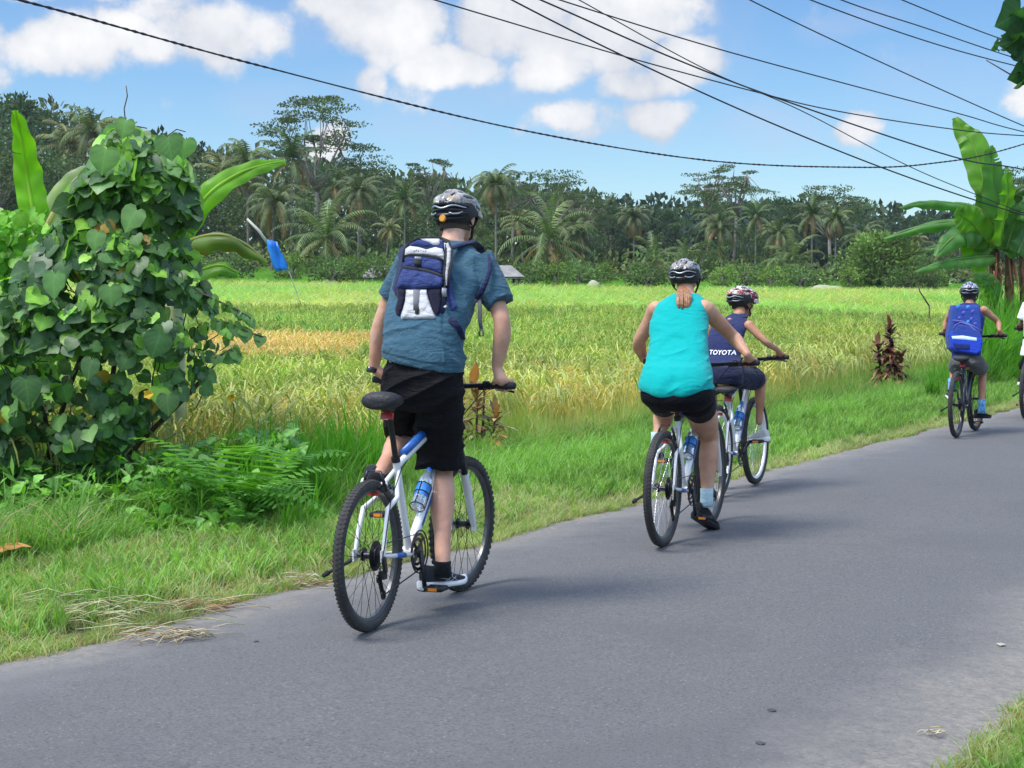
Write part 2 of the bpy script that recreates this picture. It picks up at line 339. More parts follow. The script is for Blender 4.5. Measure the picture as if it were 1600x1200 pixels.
def road_mat():
    mm, nt, b = newmat('worn asphalt'); N_, L_ = nt.nodes, nt.links
    t = N_.new('ShaderNodeTexCoord'); sp = N_.new('ShaderNodeSeparateXYZ'); L_.new(t.outputs['Object'], sp.inputs[0])
    def noise_(sc, det, ro=.6, st=None):
        n = N_.new('ShaderNodeTexNoise'); n.inputs['Scale'].default_value = sc; n.inputs['Detail'].default_value = det; n.inputs['Roughness'].default_value = ro
        if st:
            mp = N_.new('ShaderNodeMapping'); mp.inputs['Scale'].default_value = st; L_.new(t.outputs['Object'], mp.inputs[0]); L_.new(mp.outputs[0], n.inputs['Vector'])
        else: L_.new(t.outputs['Object'], n.inputs['Vector'])
        return n.outputs[0]
    def mm_(op, a, b_=None, cl=False):
        n = N_.new('ShaderNodeMath'); n.operation = op; n.use_clamp = cl
        for i, v in enumerate((a, b_)):
            if v is None: continue
            if isinstance(v, (int, float)): n.inputs[i].default_value = v
            else: L_.new(v, n.inputs[i])
        return n.outputs[0]
    def rng(v, a, b_, c=0, d=1, sm=False):
        n = N_.new('ShaderNodeMapRange'); L_.new(v, n.inputs[0]); n.inputs[1].default_value = a; n.inputs[2].default_value = b_; n.inputs[3].default_value = c; n.inputs[4].default_value = d
        if sm: n.interpolation_type = 'SMOOTHSTEP'
        return n.outputs[0]
    def mixc(f, a, c):
        n = N_.new('ShaderNodeMixRGB'); L_.new(f, n.inputs[0])
        for i, v in ((1, a), (2, c)):
            if isinstance(v, tuple): n.inputs[i].default_value = (*v, 1)
            else: L_.new(v, n.inputs[i])
        return n.outputs[0]
    # local x: 0 = left edge, RW = right edge ; local y along the road
    big = noise_(.9, 5); streak = noise_(2.2, 5, .6, (1, .13, 1))
    base = mixc(rng(big, .3, .7), (.087, .087, .084), (.114, .113, .108))
    base = mixc(rng(streak, .38, .68, 0, .6), base, (.090, .091, .090))
    fine = noise_(230, 3, .7); base = mixc(rng(fine, .35, .7, 0, .75), mixc(rng(fine, .25, .45), (.075, .076, .08), base), (.175, .170, .162))
    mid = noise_(75, 3, .75); base = mixc(rng(mid, .36, .50, .55, 0), base, (.052, .052, .052)); base = mixc(rng(mid, .54, .68, 0, .5), base, (.19, .188, .18))
    vo = N_.new('ShaderNodeTexVoronoi'); vo.inputs['Scale'].default_value = 62; L_.new(t.outputs['Object'], vo.inputs['Vector'])
    wn = N_.new('ShaderNodeSeparateColor'); L_.new(vo.outputs['Color'], wn.inputs[0])
    peb = mm_('MULTIPLY', mm_('LESS_THAN', vo.outputs['Distance'], .3), mm_('GREATER_THAN', wn.outputs[0], .93))
    base = mixc(mm_('MULTIPLY', peb, .8), base, (.24, .235, .23))
    pit = mm_('MULTIPLY', mm_('LESS_THAN', vo.outputs['Distance'], .33), mm_('GREATER_THAN', wn.outputs[1], .82))
    base = mixc(mm_('MULTIPLY', pit, .7), base, (.05, .05, .052))
    # long shallow scuffs
    sc = noise_(7, 6, .65, (1, .5, 1)); base = mixc(rng(sc, .66, .74, 0, .55), base, (.07, .07, .075))
    # cracks and old repair patches with their own tone
    vc = N_.new('ShaderNodeTexVoronoi'); vc.feature = 'DISTANCE_TO_EDGE'; vc.inputs['Scale'].default_value = .55
    dw = N_.new('ShaderNodeMixRGB'); dw.blend_type = 'LINEAR_LIGHT'; dw.inputs[0].default_value = .22; L_.new(t.outputs['Object'], dw.inputs[1])
    dn = N_.new('ShaderNodeTexNoise'); dn.inputs['Scale'].default_value = 3.5; dn.inputs['Detail'].default_value = 8; dn.inputs['Roughness'].default_value = .7; L_.new(t.outputs['Object'], dn.inputs['Vector']); L_.new(dn.outputs['Color'], dw.inputs[2]); L_.new(dw.outputs[0], vc.inputs['Vector'])
    crk = mm_('MULTIPLY', rng(vc.outputs['Distance'], .007, .0, 0, 1), rng(noise_(.8, 3), .52, .62)); base = mixc(mm_('MULTIPLY', crk, .45), base, (.055, .053, .05))
    base = mixc(rng(noise_(.45, 2, .4), .56, .60, 0, .30), base, (.088, .087, .087))
    base = mixc(rng(noise_(3.2, 7, .7), .60, .74, 0, .3), base, (.15, .145, .135))
    # dusty pale margins, wobbling
    wob = noise_(1.6, 5); xw = mm_('ADD', sp.outputs[0], rng(wob, .2, .8, -.28, .28))
    dl = rng(xw, .62, .0, 0, .95, True); dr = rng(xw, RW - .8, RW - .05, 0, .85, True)
    dust = mixc(rng(noise_(45, 5), .3, .7), (.22, .20, .165), (.32, .29, .24))
    base = mixc(mm_('MULTIPLY', mm_('MAXIMUM', dl, dr), rng(noise_(22, 6, .75), .25, .62), True), base, dust)
    dk = mm_('MULTIPLY', rng(xw, 1.1, .45, 0, .35, True), rng(noise_(5, 4), .35, .6)); base = mixc(dk, base, (.17, .168, .165))
    L_.new(base, b.inputs['Base Color']); L_.new(rng(fine, .3, .7, .72, .92), b.inputs['Roughness']); setspec(b, .35)
    bp = N_.new('ShaderNodeBump'); bp.inputs['Strength'].default_value = .5; bp.inputs['Distance'].default_value = .006
    h = mm_('ADD', mm_('MULTIPLY', noise_(130, 4, .7), .7), mm_('MULTIPLY', big, 1.5)); L_.new(h, bp.inputs['Height']); L_.new(bp.outputs[0], b.inputs['Normal'])
    return mm
m = MB(); V = []; Fc = []
ts = [-25 + .12 * i for i in range(0, 460)] + [30.2 + i * 1.5 for i in range(120)]
cols = 8
for i, t in enumerate(ts):
    e1 = (noise.noise(Vector((t * .9, 0, 0))) * .10 + noise.noise(Vector((t * 4, 3, 0))) * .05 + noise.noise(Vector((t * 14, 7, 0))) * .022)
    e2 = (noise.noise(Vector((t * .8, 9, 0))) * .14 + noise.noise(Vector((t * 5, 5, 0))) * .05)
    for k in range(cols + 1):
        f = k / cols; x = lerp(e1, RW + e2, f)
        V.append((x, t, 0.012 + 0.035 * math.sin(PI * f) ** .6 if 0 < f < 1 else 0.006))
for i in range(len(ts) - 1):
    for k in range(cols): a = i * (cols + 1) + k; Fc.append((a, a + 1, a + cols + 2, a + cols + 1))
m.add(V, Fc); rd = m.build('road', road_mat()); rd.location = (RA.x, RA.y, 0); rd.rotation_euler = (0, 0, -math.atan2(RD.x, RD.y))
tag(rd, 'worn grey asphalt village road with dusty edges', 'road', kind='structure')
def ROADZ(x, y):
    f = max(0, min(1, -side(x, y) / RW)); return 0.012 + 0.035 * math.sin(PI * f) ** .6

# ================================================================== scattered ground cover
def scatter(name, srcs, pts, mats=None):
    """pts: rows of x,y,z,rx,ry,rz,scale,index ; one object that instances small tufts"""
    A = np.array(pts, dtype=np.float32); me = bpy.data.meshes.new(name); me.from_pydata([tuple(r[:3]) for r in pts], [], [])
    a = me.attributes.new('rot', 'FLOAT_VECTOR', 'POINT'); a.data.foreach_set('vector', A[:, 3:6].ravel())
    a = me.attributes.new('scl', 'FLOAT', 'POINT'); a.data.foreach_set('value', A[:, 6].copy())
    a = me.attributes.new('idx', 'INT', 'POINT'); a.data.foreach_set('value', A[:, 7].astype(np.int32))
    for s in srcs:
        for mt in s.data.materials:
            if mt.name not in me.materials: me.materials.append(mt)
    o = bpy.data.objects.new(name, me); SC.collection.objects.link(o)
    ng = bpy.data.node_groups.new(name, 'GeometryNodeTree'); I = ng.interface
    I.new_socket('Geometry', in_out='INPUT', socket_type='NodeSocketGeometry'); I.new_socket('Geometry', in_out='OUTPUT', socket_type='NodeSocketGeometry')
    N_, L_ = ng.nodes, ng.links
    gi = N_.new('NodeGroupInput'); go = N_.new('NodeGroupOutput'); jn = N_.new('GeometryNodeJoinGeometry')
    def attr(n, ty):
        x = N_.new('GeometryNodeInputNamedAttribute'); x.data_type = ty; x.inputs[0].default_value = n
        return [q for q in x.outputs if q.enabled and q.name == 'Attribute'][0]
    rot, scl, idx = attr('rot', 'FLOAT_VECTOR'), attr('scl', 'FLOAT'), attr('idx', 'INT')
    for k, s in enumerate(srcs):
        oi = N_.new('GeometryNodeObjectInfo'); oi.inputs[0].default_value = s; oi.inputs[1].default_value = True
        cp = N_.new('FunctionNodeCompare'); cp.data_type = 'INT'; cp.operation = 'EQUAL'
        ia = [q for q in cp.inputs if q.enabled]; L_.new(idx, ia[0]); ia[1].default_value = k
        ip = N_.new('GeometryNodeInstanceOnPoints'); L_.new(gi.outputs[0], ip.inputs['Points']); L_.new(oi.outputs['Geometry'], ip.inputs['Instance'])
        L_.new(cp.outputs[0], ip.inputs['Selection']); L_.new(rot, ip.inputs['Rotation']); L_.new(scl, ip.inputs['Scale']); L_.new(ip.outputs[0], jn.inputs[0])
    L_.new(jn.outputs[0], go.inputs[0])
    md = o.modifiers.new('scatter', 'NODES'); md.node_group = ng; return o
def src(mb, mt, name='tuft'):
    return bpy.data.objects.new(name, mb.mesh(name, mt, smooth=False))
def blade(mb, p, d, h, wd, bend, col, seg=3, twist=0.0, tipc=None):
    """one grass blade: a narrow strip that arches towards d"""
    d = Vector((d[0], d[1], 0)); s = Vector((-d.y, d.x, 0)); s = s * math.cos(twist) + d * math.sin(twist); b = len(mb.V); p = Vector(p)
    for i in range(seg + 1):
        t = i / seg; z = h * (t - .32 * bend * t * t * t); q = p + Vector((0, 0, z)) + d * (h * bend * t * t * .75)
        ww = wd * (1 - t ** 1.6) * .5 * (1 if i else .7)
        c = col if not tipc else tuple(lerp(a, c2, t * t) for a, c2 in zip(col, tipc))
        if i < seg: mb.V += [tuple(q - s * ww), tuple(q + s * ww)]; mb.C += [c, c]
        else: mb.V.append(tuple(q)); mb.C.append(c)
    for i in range(seg - 1): k = b + 2 * i; mb.F.append((k, k + 1, k + 3, k + 2)); mb.M.append(0)
    k = b + 2 * (seg - 1); mb.F.append((k, k + 1, k + 2)); mb.M.append(0)
def rdir():
    a = random.uniform(0, 2 * PI); return (math.cos(a), math.sin(a))
LGRASS = leafmat('grass blades', rough=.5, trans=.42, var=.22, scale=.9)
LRICE = leafmat('rice leaves', rough=.5, trans=.48, var=.16, scale=.35, tcol=(1.1, 1.25, .6))

def rice(col, ear, n=26, nears=7, h=.8, wd=.009):
    mb = MB()
    for i in range(n):
        d = rdir(); r = random.uniform(0, .05); c = rc(col, .15)
        blade(mb, (d[0] * r, d[1] * r, 0), rdir(), h * random.uniform(.72, 1.08), wd * random.uniform(.7, 1.3), random.uniform(.15, .75) ** 1.0, c, 3, random.uniform(0, PI))
    for i in range(nears):       # drooping ears of grain on thin stalks
        d = rdir(); dv = Vector((d[0], d[1], 0)); hh = h * random.uniform(.86, 1.06); c = rc(ear, .2); b = len(mb.V)
        pts = [dv * .03 + Vector((0, 0, hh * .72)), dv * .05 + Vector((0, 0, hh)), dv * .11 + Vector((0, 0, hh * 1.03)), dv * .17 + Vector((0, 0, hh * .93)), dv * .19 + Vector((0, 0, hh * .80))]
        mb.tube(pts, [.0015, .003, .007, .008, .003], 3, c, cap=False)
    return mb
GREEN = (.27, .49, .11); YGREEN = (.38, .57, .15); RIPE = (.62, .64, .26); DRY = (.70, .55, .24); FAR = (.17, .40, .045)
R_SRC = []
for c, e, ne, h in [(GREEN, YGREEN, 5, .82), (GREEN, (.46, .54, .14), 7, .85), (YGREEN, (.58, .58, .17), 8, .82), (YGREEN, RIPE, 9, .78), (RIPE, (.70, .60, .21), 10, .74), ((.42, .48, .13), RIPE, 9, .78), (DRY, (.74, .58, .25), 9, .74), (FAR, (.25, .48, .07), 2, .62), (FAR, (.28, .46, .08), 2, .66)]:
    R_SRC.append(src(rice(c, e, 26, ne, h), LRICE, 'rice clump'))
R_FAR = len(R_SRC)
for c, e, ne, h in [(GREEN, YGREEN, 5, .82), (YGREEN, (.50, .53, .14), 8, .8), ((.44, .50, .13), RIPE, 8, .78), (FAR, FAR, 0, .6), (DRY, DRY, 6, .74)]:
    mb = rice(c, e, 26, 0, h, .03)
    for i in range(ne):
        q = rdir(); blade(mb, (q[0] * .1, q[1] * .1, .2), rdir(), h * .9, .035, .6, rc(e, .2), 3, random.uniform(0, PI))
    # spread the far clumps so that one covers more ground
    mb.V = [(v[0] * 2.2 if abs(v[0]) < 9 else v[0], v[1] * 2.2, v[2]) for v in mb.V]
    R_SRC.append(src(mb, LRICE, 'rice clump far'))
def verge_w(a): return 2.05 + .22 * noise.noise(Vector((a * .35, 1, 0))) + .15 * noise.noise(Vector((a * 1.7, 5, 0)))
CLEAR = [(5.45, 25.0, .75), (-.29, 15.2, .5), (8.9, 32, 1.2)]   # round the two red shrubs and the banana clump
pts = []
def rice_kind(x, y, far):
    s = side(x, y); px = 800 + F * x / y; nz = noise.noise(Vector((x * .13, y * .07, 2))) + .5 * noise.noise(Vector((x * .6, y * .35, 4)))
    edge = 1 - sstep(2.2, 5.2, s - nz * 1.3); r = random.random()
    if y > 88 - .25 * x: return R_FAR + 3 if far else (7 + (r < .5))
    if 22.5 < y < 31.5 + nz and x < -2.1 + .5 * nz and x > -14: return (R_FAR + 4 if far else (6 if r < .85 else 4))
    if far: return R_FAR + (2 if nz + r * .8 > .85 else 1 if nz + r > .55 else 0)
    yel = edge * .85 + .25 * nz + (r - .5) * .6
    if y > 24: yel = min(yel, .62)
    return 4 if yel > .80 else 3 if yel > .60 else 5 if yel > .46 else 2 if yel > .22 else (1 if r < .6 else 0)
y = 9.0
while y < 152:
    st = .17 if y < 30 else .17 + (y - 30) * .0062
    xl, xr = -y * .315 - 2.5, y * .30 + 3.0; n = int((xr - xl) / (st * 1.05))
    for i in range(n):
        x = xl + (i + random.random()) * (xr - xl) / n; yy = y + random.uniform(-.5, .5) * st * 1.3
        s = side(x, yy); a = along(x, yy)
        vw = verge_w(a) + (3.2 * sstep(12.5, 9.5, yy) if x < -.5 else 0)
        if s < vw or yy < 8: continue
        if any(math.hypot(x - q[0], (yy - q[1]) * .45) < q[2] for q in CLEAR): continue
        far = yy > 48; k = rice_kind(x, yy, far)
        sc = random.uniform(.85, 1.12) * (1 if not far else 1 + (yy - 48) * .0008)
        if s < vw + .35: sc *= .85
        ln = .3 if s < vw + .6 else .14
        pts.append((x, yy, H(x, yy), random.uniform(-ln, ln), random.uniform(-ln, ln), random.uniform(0, 6.28), sc, k))
    y += st
ricef = scatter('rice_field', R_SRC, pts)
tag(ricef, 'ripening rice field, yellow near the road and fresh green at the far side', 'rice field', kind='stuff')
NR = len(pts)

# verge grass ------------------------------------------------------
def tuft(col, n, h, wd, bend=(.3, 1.0), spread=.05, dry=0, dcol=(.42, .36, .17)):
    mb = MB()
    for i in range(n):
        d = rdir(); r = random.uniform(0, spread); c = rc(col, .28)
        if random.random() < dry: c = rc(dcol, .2)
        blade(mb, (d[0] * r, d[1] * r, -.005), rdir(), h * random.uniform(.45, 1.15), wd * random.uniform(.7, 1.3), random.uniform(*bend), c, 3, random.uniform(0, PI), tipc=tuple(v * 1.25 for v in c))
    return mb
GL = (.22, .40, .085); GM = (.15, .30, .06); GP = (.33, .42, .18)
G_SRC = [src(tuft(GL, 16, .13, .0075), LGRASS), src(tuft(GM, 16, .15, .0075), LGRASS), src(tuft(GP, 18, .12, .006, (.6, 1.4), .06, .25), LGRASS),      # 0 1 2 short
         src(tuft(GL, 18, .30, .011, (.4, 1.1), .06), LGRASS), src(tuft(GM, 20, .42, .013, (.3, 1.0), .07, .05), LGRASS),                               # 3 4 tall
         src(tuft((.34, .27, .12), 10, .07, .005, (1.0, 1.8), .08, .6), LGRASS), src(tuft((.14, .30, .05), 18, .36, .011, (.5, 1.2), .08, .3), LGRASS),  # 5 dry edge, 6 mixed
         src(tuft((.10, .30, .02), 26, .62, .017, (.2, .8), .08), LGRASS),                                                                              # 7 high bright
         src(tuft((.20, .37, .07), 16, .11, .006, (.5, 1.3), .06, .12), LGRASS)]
pts = []; rnd = random.random
def put(x, y, k, sc=1.0, ln=.2):
    pts.append((x, y, H(x, y), random.uniform(-ln, ln), random.uniform(-ln, ln), random.uniform(0, 6.28), sc * random.uniform(.75, 1.25), k))
a = -7.0
while a < 46:
    dens = 300 if a < 12 else 210 if a < 24 else 90
    n = int(dens * .25 * 2.9)
    for i in range(n):
        aa = a + rnd() * .25; s = -.12 + rnd() * 3.4 * (.4 + .6 * rnd()) if rnd() < .5 else -.12 + rnd() * 2.9
        e1 = -(noise.noise(Vector((aa * .9, 0, 0))) * .10 + noise.noise(Vector((aa * 4, 3, 0))) * .05) # the wobbling road edge, as side()
        if s < e1 - .05 + .05 * rnd(): continue
        p = at_road(aa, s); px = 800 + F * p.x / max(p.y, 1); vw = verge_w(aa); nz = noise.noise(Vector((aa * .5, s * .9, 8)))
        se = s - e1
        if se < .16 + .16 * rnd(): k, sc = (5 if rnd() < .55 else 2), .9
        elif aa < 6.0 and s < 1.5: k, sc = (2 if rnd() < .45 + nz * .5 else (8 if rnd() < .6 else 0)), 1.15
        elif s < vw - .75: k, sc = (0 if rnd() < .5 else 8 if rnd() < .62 else 1), lerp(.85, 1.2, s / 2)
        elif s < vw - .2: k, sc = (3 if rnd() < .45 else (1 if rnd() < .4 else 8)), .9
        else: k, sc = (6 if rnd() < .45 + nz else 4 if rnd() < .4 else 3), .95
        if s > vw + .5: continue
        put(p.x, p.y, k, sc)
    a += .25
for i in range(3000):   # straws and runners creeping over the asphalt edge
    aa = random.uniform(-7, 30) if rnd() < .6 else random.uniform(-5, 6); p = at_road(aa, abs(random.gauss(0, .10)) - .05 - (noise.noise(Vector((aa * .9, 0, 0))) * .10 + noise.noise(Vector((aa * 4, 3, 0))) * .05)); put(p.x, p.y, 5 if rnd() < .6 else 8 if rnd() < .5 else 2, .9)
for i in range(2600):   # rough grass behind the verge, below the shrub and the ferns
    aa = random.uniform(-3.5, 5.0); s = random.uniform(1.5, 4.6); p = at_road(aa, s); q_ = proj((p.x, p.y, .05))
    if 90 < q_[0] < 450 and 690 < q_[1] < 860 and rnd() < .85: put(p.x, p.y, 0, .8); continue
    put(p.x, p.y, random.choice((4, 3, 6, 4, 1)), random.uniform(.8, 1.2))
for i in range(1500):   # rough growth between the mown strip and the rice, behind the front bicycle
    aa = random.uniform(2.0, 9.5); s = random.uniform(.95, 2.7); p = at_road(aa, s)
    if 800 + F * p.x / p.y > 610: put(p.x, p.y, random.choice((3, 1, 8)), .8); continue
    q_ = proj((p.x, p.y, .05))
    if q_[0] < 440 and q_[1] > 700: continue
    put(p.x, p.y, random.choice((4, 3, 7, 6, 4)), random.uniform(.7, 1.1) * lerp(.6, 1.15, sstep(.95, 1.8, s)))
for i in range(900):    # rank clump right of the shrub
    x, y = random.gauss(-1.75, .42), random.gauss(12.6, .8)
    if side(x, y) > 1.5: put(x, y, random.choice((7, 7, 4, 3)), random.uniform(.7, 1.15))
for i in range(3200):
    aa = random.uniform(-2, 3.5); q_ = rnd() * .55; p = at_road(aa, -RW + .04 - q_); put(p.x, p.y, random.choice((5, 5, 2, 5, 8)) if q_ < .22 else random.choice((0, 1, 0, 5, 8)), .8)
for i in range(2600):   # right verge at the camera's feet
    aa = random.uniform(-4, 6); s = -RW - .05 - abs(random.gauss(0, .7)); p = at_road(aa, s)
    k = 5 if s > -RW - .25 and rnd() < .8 else random.choice((0, 1, 8, 0)); put(p.x, p.y, k, .9)
for i in range(7500):
    aa = random.uniform(-4, 8); s = -RW - .12 - rnd() * 1.6; p = at_road(aa, s); put(p.x, p.y, random.choice((0, 1, 0, 8)), .9)
for i in range(3200):   # high grass under the banana clump on the right
    aa = random.uniform(17.5, 34); s = random.uniform(1.2, 5.4) ; p = at_road(aa, s)
    if 800 + F * p.x / p.y > 1452 + 10 * noise.noise(Vector((p.x, p.y, 0))): put(p.x, p.y, random.choice((7, 7, 7, 4)), random.uniform(.8, 1.1) * lerp(.7, 2.4, sstep(1475, 1550, 800 + F * p.x / p.y) * sstep(1.0, 2.0, s)))
grass = scatter('verge_grass', G_SRC, pts); tag(grass, 'green roadside grass with dry straws at the asphalt edge', 'grass', kind='stuff')
print('rice', NR, 'grass', len(pts))
# ================================================================== bicycles
BLACK = mat('black rubber', (.018, .018, .019), .75, bump=.25, bscale=300, var=.25)
TYRE = mat('tyre rubber', (.042, .040, .037), .82, bump=.4, bscale=180, var=.3, scale=14)
BMETAL = mat('black metal', (.022, .022, .024), .35, metal=.3, spec=.5)
STEEL = mat('steel', (.42, .42, .43), .32, metal=1.0, var=.2)
ALU = mat('polished aluminium', (.68, .68, .70), .25, metal=.9)
DARKRIM = mat('dark rim', (.10, .10, .105), .35, metal=.7)
WPAINT = mat('white bicycle paint', (.78, .78, .77), .28, coat=.5, var=.04, scale=8)
BLUEP = mat('blue decal', (.02, .12, .42), .35, var=.1)
DARKP = mat('dark bicycle paint', (.03, .035, .05), .3, coat=.5)
SADDLE = mat('black saddle cover', (.016, .016, .018), .6, bump=.5, bscale=60)
REDR = mat('red reflector', (.45, .01, .01), .25, spec=.8)
AMBER = mat('amber reflector', (.85, .26, .02), .3, spec=.8)
ORANGEB = mat('orange plastic', (.75, .33, .04), .45)
def clear_mat(name, col=(.75, .88, 1)):
    m, nt, b = newmat(name); b.inputs['Base Color'].default_value = (*col, 1); b.inputs['Roughness'].default_value = .12
    b.inputs['Transmission Weight'].default_value = .75; b.inputs['IOR'].default_value = 1.3; return m
PET = clear_mat('clear plastic')
LABEL = mat('blue bottle label', (.03, .22, .62), .4, var=.3, scale=40)

def wheel(mb_t, mb_r, mb_s, mb_h, c, M, R0, knobs, tw=.0245, ph=0.0):
    """tyre, rim, spokes, hub; axle = local X of M"""
    prof = [(tw * math.cos(a) * 1.0, R0 - tw - .002 + tw * math.sin(a)) for a in [2 * PI * i / 12 for i in range(12)]]
    mb_t.lathe(c, prof, 72, M, closed=True)
    if knobs:
        nk, ks, kd = (64, 1.0, 0) if knobs is True else (96, .55, .0042)
        for k in range(nk):
            for j, off in enumerate((-.015, .0, .015)):
                th = 2 * PI * (k + (.5 if off == 0 else 0)) / nk; rr = R0 - kd - (0.001 if off == 0 else .0065)
                rad = Vector((0, math.cos(th), math.sin(th))); tan = Vector((0, -math.sin(th), math.cos(th)))
                cc = Vector(c) + M @ (rad * rr + Vector((off, 0, 0)))
                mm = M @ Matrix((Vector((1, 0, 0)), tan, rad)).transposed()
                mb_t.box(cc, .0055, (.0085 if off else .006) * ks, .005, mm)
    rr = R0 - .045
    mb_r.lathe(c, [(-.013, rr + .007), (-.014, rr - .004), (-.008, rr - .017), (.008, rr - .017), (.014, rr - .004), (.013, rr + .007)], 72, M, closed=True)
    for k in range(32):
        th = 2 * PI * k / 32 + ph; sd = 1 if k % 2 else -1; th2 = th + (.9 if (k // 2) % 2 else -.9)
        p0 = Vector(c) + M @ Vector((sd * .028, .022 * math.cos(th2), .022 * math.sin(th2))); p1 = Vector(c) + M @ Vector((0, (rr - .012) * math.cos(th), (rr - .012) * math.sin(th)))
        mb_s.tube([p0, p1], .00135, 4, cap=False)
    mb_h.lathe(c, [(-.055, .0), (-.055, .009), (-.035, .010), (-.032, .026), (-.026, .026), (-.022, .014), (.022, .014), (.026, .026), (.032, .026), (.035, .010), (.055, .009), (.055, 0)], 18, M)

def bicycle(name, rear, heading, label, R0=.345, lean=0, steer=0, wb=1.08, paint=WPAINT, decal=BLUEP, saddle_z=1.0, bar_z=1.04, crank=-90, knobs=True,
            rimm=DARKRIM, spk=BMETAL, bottle=True, barw=.31, kick=True, barmat=BMETAL, bar_back=.0, seat_cover=True, bar_fwd=None):
    root = empty(name, (rear[0], rear[1], rear[2]), (0, R(lean), -R(heading)), label, 'bicycle', 'bicycles ridden along the road')
    I = Matrix.Identity(3); RH = Vector((0, 0, R0)); FH = Vector((0, wb, R0)); BB = Vector((0, .44, .295)); X = Vector((1, 0, 0))
    hd = Vector((0, -.326, .946)); HB = FH + hd * .47 + Vector((0, -.042, 0)) ; HT = HB + hd * .13
    sdir_ = Vector((0, -.292, .956)); ST = BB + sdir_ * .46; SAD = BB + sdir_ * ((saddle_z - BB.z) / .956)
    # steering rotation about the head axis
    SM = Matrix.Rotation(-R(steer), 3, hd); sp = lambda v: HB + SM @ (Vector(v) - HB)
    # wheels
    for nm, c, M in (('rear_wheel', RH, I), ('front_wheel', sp(FH), SM)):
        t, r_, s_, h_ = MB(), MB(), MB(), MB(); wheel(t, r_, s_, h_, c, M, R0, (True if nm[0] == 'f' else 2) if knobs else 2, ph=.05)
        wh = t.build('wheel', TYRE, root, sharp=40); wh['label'] = ('rear' if nm[0] == 'r' else 'front') + ' wheel with black tyre'
        r_.build('rim', rimm, wh, sharp=40); s_.build('spokes', spk, wh); h_.build('hub', BMETAL, wh, sharp=40)
        rb = MB()
        for a in (.6, 3.9): # valve and spoke reflector
            rb.box(Vector(c) + M @ Vector((0, (R0 - .13) * math.cos(a), (R0 - .13) * math.sin(a))), .006, .028, .014, M @ Matrix.Rotation(a, 3, 'X'))
        if nm[0] == 'r' : pass
    # frame
    f = MB(); f.tube([BB, ST], [.019, .017], 14); f.tube([BB + Vector((0, .01, .01)), lerp(BB, HB, .5), HB + hd * .01], [.024, .023, .022], 14)
    f.tube([ST - sdir_ * .03, HT - hd * .02], [.017, .019], 14); f.tube([HB - hd * .005, HT + hd * .005], .024, 16)
    for s in (-1, 1):
        f.tube([ST - sdir_ * .05 + X * s * .012, ST + Vector((s * .036, -.07, -.11)), ST + Vector((s * .05, -.10, -.16)), RH + Vector((s * .060, .075, .20)), RH + Vector((s * .066, .035, .1)), RH + Vector((s * .068, 0, .0))], [.010, .011, .0115, .0115, .011, .010], 12)
        f.tube([BB + X * s * .02, BB + Vector((s * .05, -.10, 0)), RH + Vector((s * .066, .06, -.01)), RH + X * s * .068], [.012, .011, .010, .010], 10)
        f.box(RH + X * s * .068, .004, .022, .026)
    f.tube([RH + Vector((-.052, .093, .31)), RH + Vector((.052, .093, .31))], .008, 8)
    f.tube([BB - X * .036, BB + X * .036], .024, 14)
    fr = f.build('frame', paint, root, sharp=50)
    if decal:
        dt = (HB - BB).normalized(); dn = Vector((0, -dt.z, dt.y))
        for a, b_ in ((.22, .72), ):
            for s in (-1, 1):
                p0, p1 = lerp(BB, HB, a), lerp(BB, HB, b_); d = MB()
                d.add([p0 + X * s * .0245 - dn * .013, p1 + X * s * .0235 - dn * .013, p1 + X * s * .0235 + dn * .006, p0 + X * s * .0245 + dn * .006], [(0, 1, 2, 3)]); d.build('decal', decal, fr)
        tt = (HT - ST).normalized(); tn = Vector((0, -tt.z, tt.y))
        d = MB(); d.tube([lerp(ST, HT, .16), lerp(ST, HT, .72)], .0195, 14); d.build('decal', decal, fr)
        for s in (-1, 1): d = MB(); d.tube([lerp(BB + Vector((s * .05, -.10, 0)), RH + Vector((s * .066, .06, -.01)), .25), lerp(BB + Vector((s * .05, -.10, 0)), RH + Vector((s * .066, .06, -.01)), .65)], .0125, 10); d.build('decal', decal, fr)
    # fork
    k = MB(); 
    for s in (-1, 1):
        a, b_ = sp(HB - hd * .02 + X * s * .066), sp(FH + X * s * .062 + Vector((0, 0, -.012)))
        up_, mid = a, lerp(a, b_, .36)
        k.tube([mid, lerp(mid, b_, .1), lerp(mid, b_, .85), b_], [.0215, .021, .018, .013], 14)
        k.box(b_ , .008, .016, .02)
    k.tube([sp(HB - hd * .20 + X * -.066 + Vector((0, .03, 0))), sp(HB - hd * .16 + Vector((0, .05, 0))), sp(HB - hd * .20 + X * .066 + Vector((0, .03, 0)))], .011, 8)
    fk = k.build('fork', paint, root, sharp=50)
    k = MB()
    for s in (-1, 1):
        a, b_ = sp(HB - hd * .02 + X * s * .066), sp(FH + X * s * .062); k.tube([a + (a - b_).normalized() * .02, lerp(a, b_, .38)], .0165, 12)
    k.tube([sp(HB - hd * .02 - X * .08), sp(HB - hd * .02 + X * .08)], [.02, .02], 12); k.build('fork_stanchions', BMETAL, fk)
    # seat post, saddle
    s1 = MB(); s1.tube([ST - sdir_ * .02, SAD - sdir_ * .03], .0135, 12); s1.lathe(ST + sdir_ * .004, [(-.012, .0), (-.012, .021), (.012, .021), (.012, 0)], 14, Matrix((sdir_, Vector((0, 1, .3)).normalized(), Vector((1, 0, 0)))).transposed())
    for s in (-1, 1): s1.tube([SAD + Vector((s * .022, -.09, -.02)), SAD + Vector((s * .022, .0, -.035)), SAD + Vector((s * .018, .10, -.018))], .0035, 6)
    s1.box(SAD + Vector((0, 0, -.03)), .022, .028, .012); s1.build('seat_post', BMETAL, root, sharp=40)
    sb = MB(); rings = []
